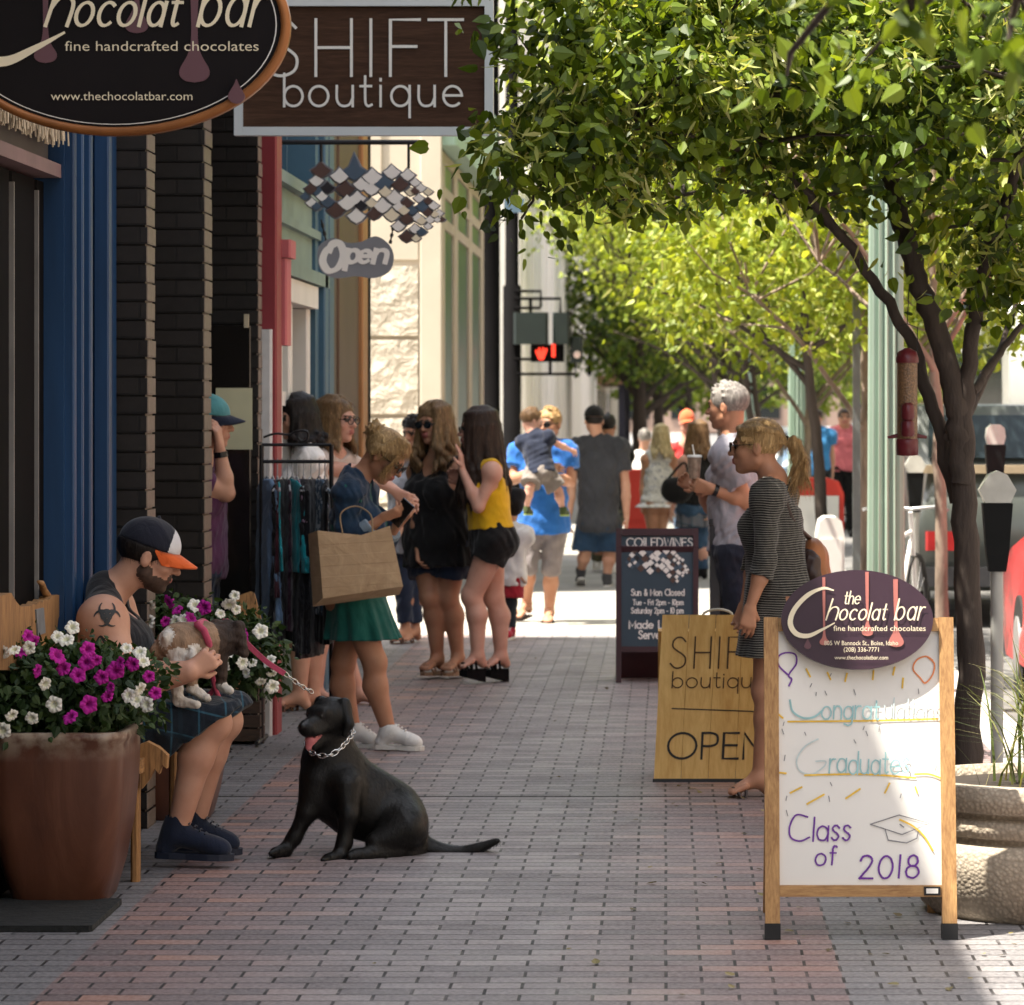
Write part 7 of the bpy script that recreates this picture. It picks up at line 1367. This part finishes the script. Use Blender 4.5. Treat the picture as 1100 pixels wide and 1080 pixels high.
# --- group beside the rack
P5 = Fig('blonde woman in dark-rimmed glasses and a pale top, talking beside the rack', 20.3, (352, 757), 1.76, 120, (362, 452, 0), (116, 4), (356, 499, 0), (350, 590, 0), ((390, 507, -.12), (424, 528, -.16)), ((398, 510, .15), (432, 532, .12)), ((346, 668, -.06), (340, 745, -.06)), ((362, 668, .08), (386, 745, .1)), 'f', 1.1, vox=.0075, legsc=.95)
P5.body(SK3); P5.shirt(cloth('cream_cloth', (.62, .52, .46)), sleeve=.3, nf=.06, neck=.09, hem=-.1); P5.shorts(NAVYS, frac=.75); P5.hair(HDB, 'long', L=.19, n=34, seed=2, spread=125, wave=.004, cover=.0); glasses(P5, False, 'glasses'); P5.sandals(mat('leather_brown', (.10, .045, .025), .5))
P4 = Fig('dark haired woman in a white tee half hidden behind the clothes rack', 20.0, (318, 760), 1.74, 245, (317, 450, 0), (240, 10), (325, 494, 0), (320, 590, 0), ((338, 530, -.1), (340, 572, -.16)), ((310, 530, -.1), (306, 575, -.12)), ((318, 670, -.05), (322, 748, -.05)), ((332, 670, .05), (336, 748, .05)), 'f', 1.15, vox=.008)
P4.body(SK1); P4.shirt(WHTC, sleeve=.42, hem=-.1); P4.shorts(BLKC, frac=.9); P4.hair(HBK, 'long', L=.15, n=30, seed=4, spread=130); P4.sandals(MC['leather_brown'])
# --- two women talking
P8 = Fig('smiling woman with long wavy dark-blonde hair, black top and navy shorts', 22.4, (478, 728), 1.75, 212, (466, 456, 0), (214, 6), (470, 506, 0), (472, 580, 0), ((447, 552, -.05), (450, 590, -.12)), ((499, 550, .05), (490, 586, -.12)), ((462, 641, -.04), (470, 707, .04), (456, 722, -.10)), ((482, 641, -.02), (492, 707, .02), (479, 724, -.14)), 'f', 1.30, vox=.007, legsc=.94)
P8.body(SK2); P8.shirt(BLKC, hem=-.16, inf=.022, tank=True, name='top', flare=.018); P8.shorts(NAVYS, frac=.62, waist=.0); P8.hair(HDB, 'long', L=.33, n=50, seed=6, spread=138, wave=.030, cover=.0, thick=.019); glasses(P8); P8.sandals(mat('sandal_tan', (.30, .17, .10), .5), .035, .02)
P9 = Fig('woman with very long brown hair, yellow top, black shorts and wedge sandals', 22.0, (518, 733), 1.72, 255, (513, 462, 0), (262, 4), (523, 507, 0), (528, 578, .0), ((512, 545, .15), (495, 520, .1)), ((514, 545, -.18), (496, 504, -.12), (np.array([-.05, -.1, 1]), np.array([-1, .2, 0]), 12)), ((531, 642, .07), (538, 705, .08), (522, 724, .02)), ((507, 640, -.07), (513, 705, -.07), (497, 724, -.12)), 'f', 1.02, vox=.007, legsc=1.12)
P9.body(SK3); P9.shirt(cloth('yellow_cloth', (.72, .42, .012)), hem=.06, inf=.008, tank=True, name='top', wr=.003); P9.shorts(BLKC, frac=.34, waist=.10, inf=.012, loose=.012); P9.hair(HBR, 'long', L=.46, n=60, seed=7, spread=150, wave=.014, thick=.02, back=.02); glasses(P9); P9.sandals(mat('wedge_black', (.008, .0075, .008), .8, spec=.05), .085, .035, ankle=True)
c = at(553, 540, 22.1); t = thing('handbag', 'small black handbag hanging behind the woman in yellow', 'bag', tuple(c)); solid('pouch', [ell(c, (.06, .07, .085), None, .02), cap(c+[-.02, 0, .05], c+[.03, 0, .05], .04, None, .03)], .007, BLKC, t); MB().tube(limb([c+[-.03, -.02, .08], at(536, 516, 22.0), at(524, 503, 21.85)], 5, 0), .006, 5).build('strap', BLKC, t)
P7 = Fig('dark haired woman in rolled jeans, mostly hidden between the talking women', 25.8, (437, 691), 1.66, 205, (446, 464, 0), (215, 18), (442, 500, 0), (438, 580, 0), ((430, 535, -.06), (432, 565, -.15)), ((455, 535, 0), (450, 560, -.1)), ((434, 630, -.04), (435, 678, -.04)), ((444, 630, .04), (446, 678, .04)), 'f', 1.0, vox=.0085)
P7.body(SK2); P7.shirt(cloth('grey_stripe', (.28, .29, .32)), sleeve=.5, hem=-.1); P7.shorts(cloth('dark_jean', (.02, .03, .06)), frac=1.8, inf=.01); P7.hair(HBK, 'short', n=50, seed=8); P7.sandals(MC['leather_brown'])
# --- man carrying a child, small child
P10 = Fig('man in a blue tee and grey cargo shorts walking with a child in his arms', 28.3, (578, 669), 1.74, 184, (590, 456, 0), (205, 6), (583, 486, 0), (584, 560, 0), ((551, 515, -.06), (588, 505, -.30)), ((612, 518, -.06), (594, 512, -.34)), ((567, 610, -.06), (566, 649, .12), (556, 662, -.02), 1), ((592, 612, -.02), (590, 658, -.02)), 'm', 1.05, vox=.009)
P10.body(SK2, False); P10.shirt(cloth('tee_blue', (.025, .15, .50)), hem=-.10, sleeve=.55, inf=.032); P10.shorts(cloth('cargo_grey', (.24, .21, .21)), frac=1.08, inf=.016, loose=.03, waist=.0); P10.hair(HB, 'short', n=50, seed=9); glasses(P10); P10.sandals(mat('flip_dark', (.05, .03, .025), .6))
P11 = Fig('child in a navy tee carried on the walking man\'s arm', 28.0, (585, 560), .98, 15, (571, 452, -.02), (60, 10), (575, 472, -.06), (580, 506, -.12), ((600, 478, .0), (614, 484, .1)), ((570, 490, .05), (582, 492, .12)), ((600, 528, -.1), (605, 548, -.12)), ((569, 524, -.2), (566, 547, -.16)), 'm', 1.0, vox=.007, hsc=1.32)
P11.body(SK3, False, hands=True, feet=False); P11.shirt(DNAVY, hem=-.05, sleeve=.5); P11.shorts(cloth('cargo_tan', (.22, .19, .17)), frac=.8); P11.hair(HLB, 'short', n=60, seed=10); P11.shoes(cloth('shoe_olive', (.05, .07, .02)), mat('sole_lime', (.3, .4, .1), .6))
P12 = Fig('small child in a white and red tee and red shorts behind the woman in yellow', 26.2, (546, 686), 1.12, 195, (547, 548, 0), (190, 0), (546, 575, 0), (545, 618, 0), ((558, 598, 0), (560, 615, -.05)), ((536, 598, 0), (534, 615, -.05)), ((543, 650, 0), (542, 675, .12), (540, 684, .05), 1), ((549, 648, -.02), (549, 678, -.05)), 'm', 1.0, vox=.008, hsc=1.25)
P12.body(SK2, False, feet=False); P12.shirt(cloth('tee_white_red', (.7, .68, .68)), hem=-.12, sleeve=.5, inf=.03); P12.shorts(cloth('legging_dark', (.02, .025, .035)), frac=1.9, inf=.006, waist=.02, name='leggings'); P12.shorts(cloth('shorts_red', (.35, .015, .03)), frac=.75, waist=0., inf=.012); P12.hair(HBR, 'short', n=30, seed=11); P12.shoes(cloth('shoe_red', (.35, .01, .03)), MC['sole_white'])
# --- walkers further on
P13 = Fig('heavy-set man in a charcoal tee, navy shorts and black cap walking away', 34., (638, 630), 1.76, 2, (638, 452, 0), (350, 0), (643, 480, 0), (643, 560, 0), ((672, 522, .0), (673, 556, -.06)), ((614, 522, 0), (611, 556, -.04)), ((655, 592, .02), (652, 621, .0)), ((629, 592, .02), (624, 614, .10), (623, 626, .25), 1), 'm', 1.1, vox=.010, shw=.205, legsc=.95)
P13.body(SK1, False, feet=False); P13.shirt(cloth('tee_charcoal', (.050, .052, .062)), hem=-.10, sleeve=.62, inf=.022); P13.shorts(cloth('shorts_blue', (.02, .05, .10)), frac=.98, inf=.016, loose=.03, waist=.0); P13.hair(HBK, 'short', n=30, seed=12, capped=True); cap_hat(P13, BLKC, BLKC); P13.shoes(cloth('shoe_grey', (.06, .06, .065)), MC['sole_white'])
P14 = Fig('person in olive trousers walking just ahead of the man in charcoal', 37., (646, 611), 1.70, 0, (653, 458, 0), (10, 0), (655, 486, 0), (652, 550, 0), ((668, 520, 0), (668, 545, 0)), ((640, 520, 0), (640, 545, 0)), ((657, 585, 0), (658, 606, 0)), ((644, 585, .05), (641, 603, .1)), 'm', 1., vox=.012)
P14.body(SK2, False, feet=False); P14.shirt(BLKC); P14.shorts(cloth('olive_cloth', (.10, .10, .06)), frac=1.92, inf=.02, name='trousers'); P14.hair(HBK, 'short', n=20, seed=13); P14.shoes(WHTC, MC['sole_white'])
P15 = Fig('grey haired man in a white shirt walking left of the blonde in white', 46., (690, 582), 1.66, 5, (693, 471, 0), (10, 0), (691, 494, 0), (690, 528, 0), ((704, 515, 0), (704, 535, 0)), ((673, 515, 0), (672, 535, 0)), ((694, 552, 0), (694, 575, 0)), ((685, 552, 0), (685, 575, 0)), 'm', 1.15, vox=.013)
P15.body(SK1, False, feet=False); P15.shirt(WHTC, sleeve=.8, inf=.02); P15.shorts(BLKC, frac=1.95, inf=.02, name='trousers'); P15.hair(HGY, 'short', n=20, seed=14); P15.shoes(BLKC)
P16 = Fig('woman with long pale blonde hair in a white sleeveless dress, back turned', 39., (707, 605), 1.64, 350, (710, 469, 0), (0, 8), (708, 494, 0), (706, 540, 0), ((725, 520, 0), (722, 545, -.04)), ((691, 518, 0), (690, 542, -.04)), ((710, 572, 0), (711, 598, 0)), ((701, 572, 0), (700, 598, 0)), 'f', 1.02, vox=.011)
WD = cloth('white_dress', (.74, .72, .70), pat=lambda n, co, c: n.mix(n.ramp(n.noise(co, 28, 2), [(.56, (0, 0, 0)), (.6, (1, 1, 1))]), c, (.40, .40, .44)))
P16.body(SK2); P16.shirt(WD, hem=.0, tank=True, inf=.012, name='dress'); P16.skirt(WD, .62, .24, .2); P16.hair(hairmat('hair_pale', (.50, .38, .20), (.70, .60, .42)), 'long', L=.27, n=34, seed=15, spread=160, wave=.014); P16.sandals(MC['leather_brown'])
P17 = Fig('woman in a black top with plaid shirt round her waist and long brown hair', 35.5, (747, 622), 1.66, 338, (748, 466, 0), (305, 0), (750, 496, 0), (747, 545, 0), ((768, 522, 0), (763, 548, -.1)), ((728, 522, -.05), (722, 548, -.1)), ((753, 585, 0), (755, 613, 0)), ((739, 585, 0), (737, 613, 0)), 'f', 1.1, vox=.010)
P17.body(SK3, feet=False); P17.shirt(BLKC, hem=.03, tank=True, name='top'); P17.shorts(JEAN, frac=1.95, inf=.01, name='jeans'); P17.skirt(cloth('plaid_grey', (.16, .17, .20), pat=plaid), at(0, 566, 35.5)[2], .2, .17, top=.1, name='tied_shirt'); P17.hair(HLB, 'long', L=.26, n=40, seed=16, spread=155, wave=.012); P17.shoes(BLKC)
c = at(727, 522, 35.2); t = thing('shoulder_bag', 'large black shoulder bag on the woman with the plaid shirt at her waist', 'bag', tuple(c)); solid('pouch', [ell(c+[0, 0, -.05], (.16, .08, .13), None, .04), cap(c+[-.08, 0, .02], c+[.1, 0, .02], .05, None, .05)], .012, BLKC, t); MB().tube(limb([c+[-.1, 0, .05], at(735, 497, 35.3), c+[.12, 0, .05]], 5, 0), .014, 6).build('strap', BLKC, t)
P18 = Fig('person in a bright orange cap and red shirt beyond the brown haired woman', 42., (736, 594), 1.74, 185, (738, 455, 0), (170, 0), (736, 484, 0), (736, 535, 0), ((752, 510, 0), (752, 535, 0)), ((721, 510, 0), (721, 535, 0)), ((741, 562, 0), (742, 586, 0)), ((731, 562, 0), (730, 586, 0)), 'm', 1., vox=.012)
P18.body(SK3, False, feet=False); P18.shirt(cloth('shirt_red', (.55, .04, .04))); P18.shorts(JEAN, frac=1.9, inf=.02, name='jeans'); OC = cloth('cap_orange', (.85, .16, .06)); cap_hat(P18, OC, OC, crown_=.02); P18.shoes(BLKC)
# --- man with the iced drink
P19 = Fig('grey haired man in a light grey tee holding an iced drink', 20.4, (786, 757), 1.84, 283, (781, 437, 0), (292, 6), (786, 488, 0), (790, 588, 0), ((764, 545, .18), (752, 522, .05), (np.array([-.9, -.2, .3]), np.array([.1, -.9, .2]), 32)), ((803, 540, -.14), (766, 526, -.18), (np.array([-1, .15, .25]), np.array([.15, .9, .25]), 30)), ((784, 672, .06), (785, 744, .06)), ((793, 672, -.06), (796, 744, -.06)), 'm', 1.0, vox=.007, legsc=1.05, shw=.17)
P19.body(SK2, False, feet=False); P19.shirt(cloth('tee_grey', (.30, .29, .33), var=.12), hem=-.01, sleeve=.62, inf=.018); P19.shorts(cloth('trouser_navy', (.014, .018, .034)), frac=1.2, inf=.02, loose=.02, waist=.02); P19.hair(HGY, 'short', n=40, seed=17); P19.shoes(BLKC, MC['sole_white'])
b = MB(); d = nrm(P19.wrl-P19.el); c = P19.wrl-d*.015; b.tube([c-d*.012, c+d*.012], .036, 14); b.build('wristwatch', BLKG, P19.root)
c = at(746, 503, 20.26); t = thing('drink_cup', 'clear plastic cup of iced drink with a straw in the grey haired man\'s hand', 'cup', tuple(c)); s = .0049
MB().lathe(c, [(.030, -.06), (.036, 0), (.042, .062)], 20).build('cup', mat('iced_drink', (.34, .25, .19), .15, .5, 40), t); MB().lathe(c, [(.044, .062), (.044, .07), (.038, .076)], 20).build('lid', mat('clear_lid', (.72, .72, .70), .2), t); MB().tube([c+[0, 0, .07], c+[-.012, 0, .135]], .004, 6).build('straw', OFFW, t)
# --- woman in the striped dress
def stripes(n, co, c):
    sp = n.n('ShaderNodeSeparateXYZ'); n.l(co, sp.inputs[0]); wv = n.noise(co, 4, 2); z = n.math('ADD', n.math('MULTIPLY', sp.outputs[2], 600), n.math('MULTIPLY', wv, 16)); return n.mix(n.ramp(n.math('SINE', z), [(.45, (0, 0, 0)), (.8, (1, 1, 1))]), c, (.20, .19, .165))
STR = cloth('striped_knit', (.014, .013, .013), pat=stripes, fold=.35)
P20 = Fig('blonde woman with a ponytail and sunglasses in a dark striped knee-length dress', 15.6, (812, 852), 1.70, 285, (812, 480, 0), (276, 4), (832, 533, 0), (836, 634, 0), ((812, 600, .18), (800, 650, .15)), ((822, 604, -.20), (806, 652, -.20), (np.array([-.15, 0, -1]), np.array([-.2, .95, -.1]), 24)), ((846, 742, .08), (852, 832, .14), (834, 848, .10)), ((822, 742, -.07), (816, 836, -.07), (786, 851, -.11)), 'f', .98, vox=.0055, legsc=1.0)
P20.body(SK2, feet=True); P20.shirt(STR, hem=-.02, inf=.013, sleeve=1.28, name='dress', nf=.03, neck=.125, wr=.006); P20.skirt(STR, at(0, 704, 15.6)[2], .215, .165, cu=.0, cv=.02, pleat=(7, .03), inf=.02); P20.hair(HB, 'short', n=0, seed=20, cover=-.004)
hp = []; q = np.random.default_rng(5)
for i in range(46): a_ = (i/45-.5)*2.7; j_ = q.normal(0, .003, 3); z_ = .100-.028*abs(math.sin(a_))**2; hp += [cap(P20.Q(.066*math.sin(a_), .066*math.cos(a_), .082-.01*abs(math.sin(a_)))+j_, P20.Q(.088*math.sin(a_), -.02, z_)+j_, .0085, .010, .010), cap(P20.Q(.088*math.sin(a_), -.02, z_)+j_, P20.Q(.06*math.sin(a_), -.095, .055)+j_, .010, .009, .010), cap(P20.Q(.06*math.sin(a_), -.095, .055)+j_, P20.Q(.012*math.sin(a_), -.130, .012), .009, .007, .008)]
hp += [cap(P20.Q(sg*.084, .045, .035), P20.Q(sg*.03, -.12, .01), .013, .012, .008) for sg in (-1, 1)]
for i in range(34):
    o_ = P20.Q(0, -.130, .012); j = q.normal(0, .010, 3); p1 = P20.Q(q.normal(0, .012), -.165, -.0)+j; p2 = P20.Q(q.normal(0, .018), -.185+q.normal(0, .012), -.07)+j; p3 = P20.Q(q.normal(0, .022), -.165+q.normal(0, .022), -.145-.05*q.random())+j
    hp += [cap(o_, p1, .012, .011, .008), cap(p1, p2, .011, .009, .008), cap(p2, p3, .009, .003, .006)]
strands(solid('ponytail', hp, .0048, HB, P20.root), 2600, .05, .0009, HB, 5, .25); MB().tube([P20.Q(.02*math.cos(a_), -.134, .012+.02*math.sin(a_)) for a_ in np.linspace(0, 6.28, 10)], .007, 6).build('hair_tie', BLKC, P20.root)
glasses(P20); P20.sandals(mat('sandal_dark', (.045, .028, .024), .5))
c = at(873, 606, 15.70); t = thing('backpack', 'tan and dark brown leather backpack on the woman in the striped dress', 'backpack', tuple(c)); LE = mat('leather_tan', (.34, .125, .045), .42, .35, 8, .4, 60); LD = mat('leather_dark', (.045, .024, .020), .4, .3, 8, .4, 60); k = 15.78/F_PX
solid('pack', [ell(c+[.0*k, 0, -2*k], (.072, .12, .125), None, .03), ell(c+[4*k, 0, -18*k], (.068, .12, .07), None, .04)], .006, LE, t, wr=(.005, 40, 2)); solid('flap', [ell(c+[-4*k, -.05, -6*k], (.062, .09, .11), None, .02), cap(c+[-2*k, -.11, 4*k], c+[2*k, -.11, -20*k], .03, .036, .02)], .006, LD, t, wr=(.005, 40, 3)); MB().tube(limb([c+[-2*k, 0, 26*k], at(852, 560, 15.5), at(838, 526, 15.5), at(830, 545, 15.42)], 6, 0), .012, 6).build('strap', LD, t)
# --- man behind the pier
P3 = Fig('man in a teal cap raising his wrist, half hidden behind the second brick pier', 17.6, (214, 812), 1.76, 92, (224, 455, 0), (88, 4), (214, 510, .0), (212, 610, 0), ((243, 530, -.10), (236, 482, -.12), (np.array([-.1, -.1, 1]), np.array([-1, .2, 0]), 25)), ((214, 560, .2), (222, 595, .2)), ((212, 710, -.05), (208, 800, -.05)), ((216, 710, .08), (212, 800, .08)), 'm', 1.0, vox=.0075)
P3.body(SK1, False, feet=False); P3.shirt(cloth('plum_tee', (.10, .03, .08)), sleeve=.5); P3.shorts(DNAVY, frac=1.1); P3.hair(HBK, 'short', n=20, seed=22, capped=True); TC = cloth('cap_teal', (.08, .26, .28)); cap_hat(P3, TC, DNAVY); P3.shoes(BLKC); d = nrm(P3.wrr-P3.er); c = P3.wrr-d*.03; MB().tube([c-d*.014, c+d*.014], .035, 14).build('wristwatch', BLKG, P3.root)
# --- strollers by the parked cars
for px, Y, py, c_, nm, lb, yw in ((876, 44, 586, (.04, .20, .42), 'tee_sky', 'person in a bright blue tee standing between the kerb trees', 190), (907, 47, 578, (.62, .16, .18), 'tee_rose', 'person in a pink-red top by the red and white box', 180), (924, 50, 570, (.22, .50, .60), 'tee_cyan', 'person in a pale cyan top near the grey sign pole', 10)):
    s = F_PX/Y; f_ = lambda x, z, d=0: (px+x*s, 440+(1.7-z)*s, d)
    Pp = Fig(lb, Y, (px, py), 1.7, yw, f_(0, 1.585), (yw, 0), f_(0, 1.38), f_(0, .93), (f_(-.2, 1.12), f_(-.2, .88)), (f_(.2, 1.12), f_(.2, .88)), (f_(-.09, .49), f_(-.09, .085)), (f_(.09, .49), f_(.09, .085)), 'm', 1.05, vox=.014)
    Pp.body(SK2, False, feet=False); Pp.shirt(cloth(nm, c_), inf=.02); Pp.shorts(BLKC, frac=1.9, inf=.02, name='trousers'); Pp.hair(HBR, 'short', n=16, seed=int(px)); Pp.shoes(BLKC)
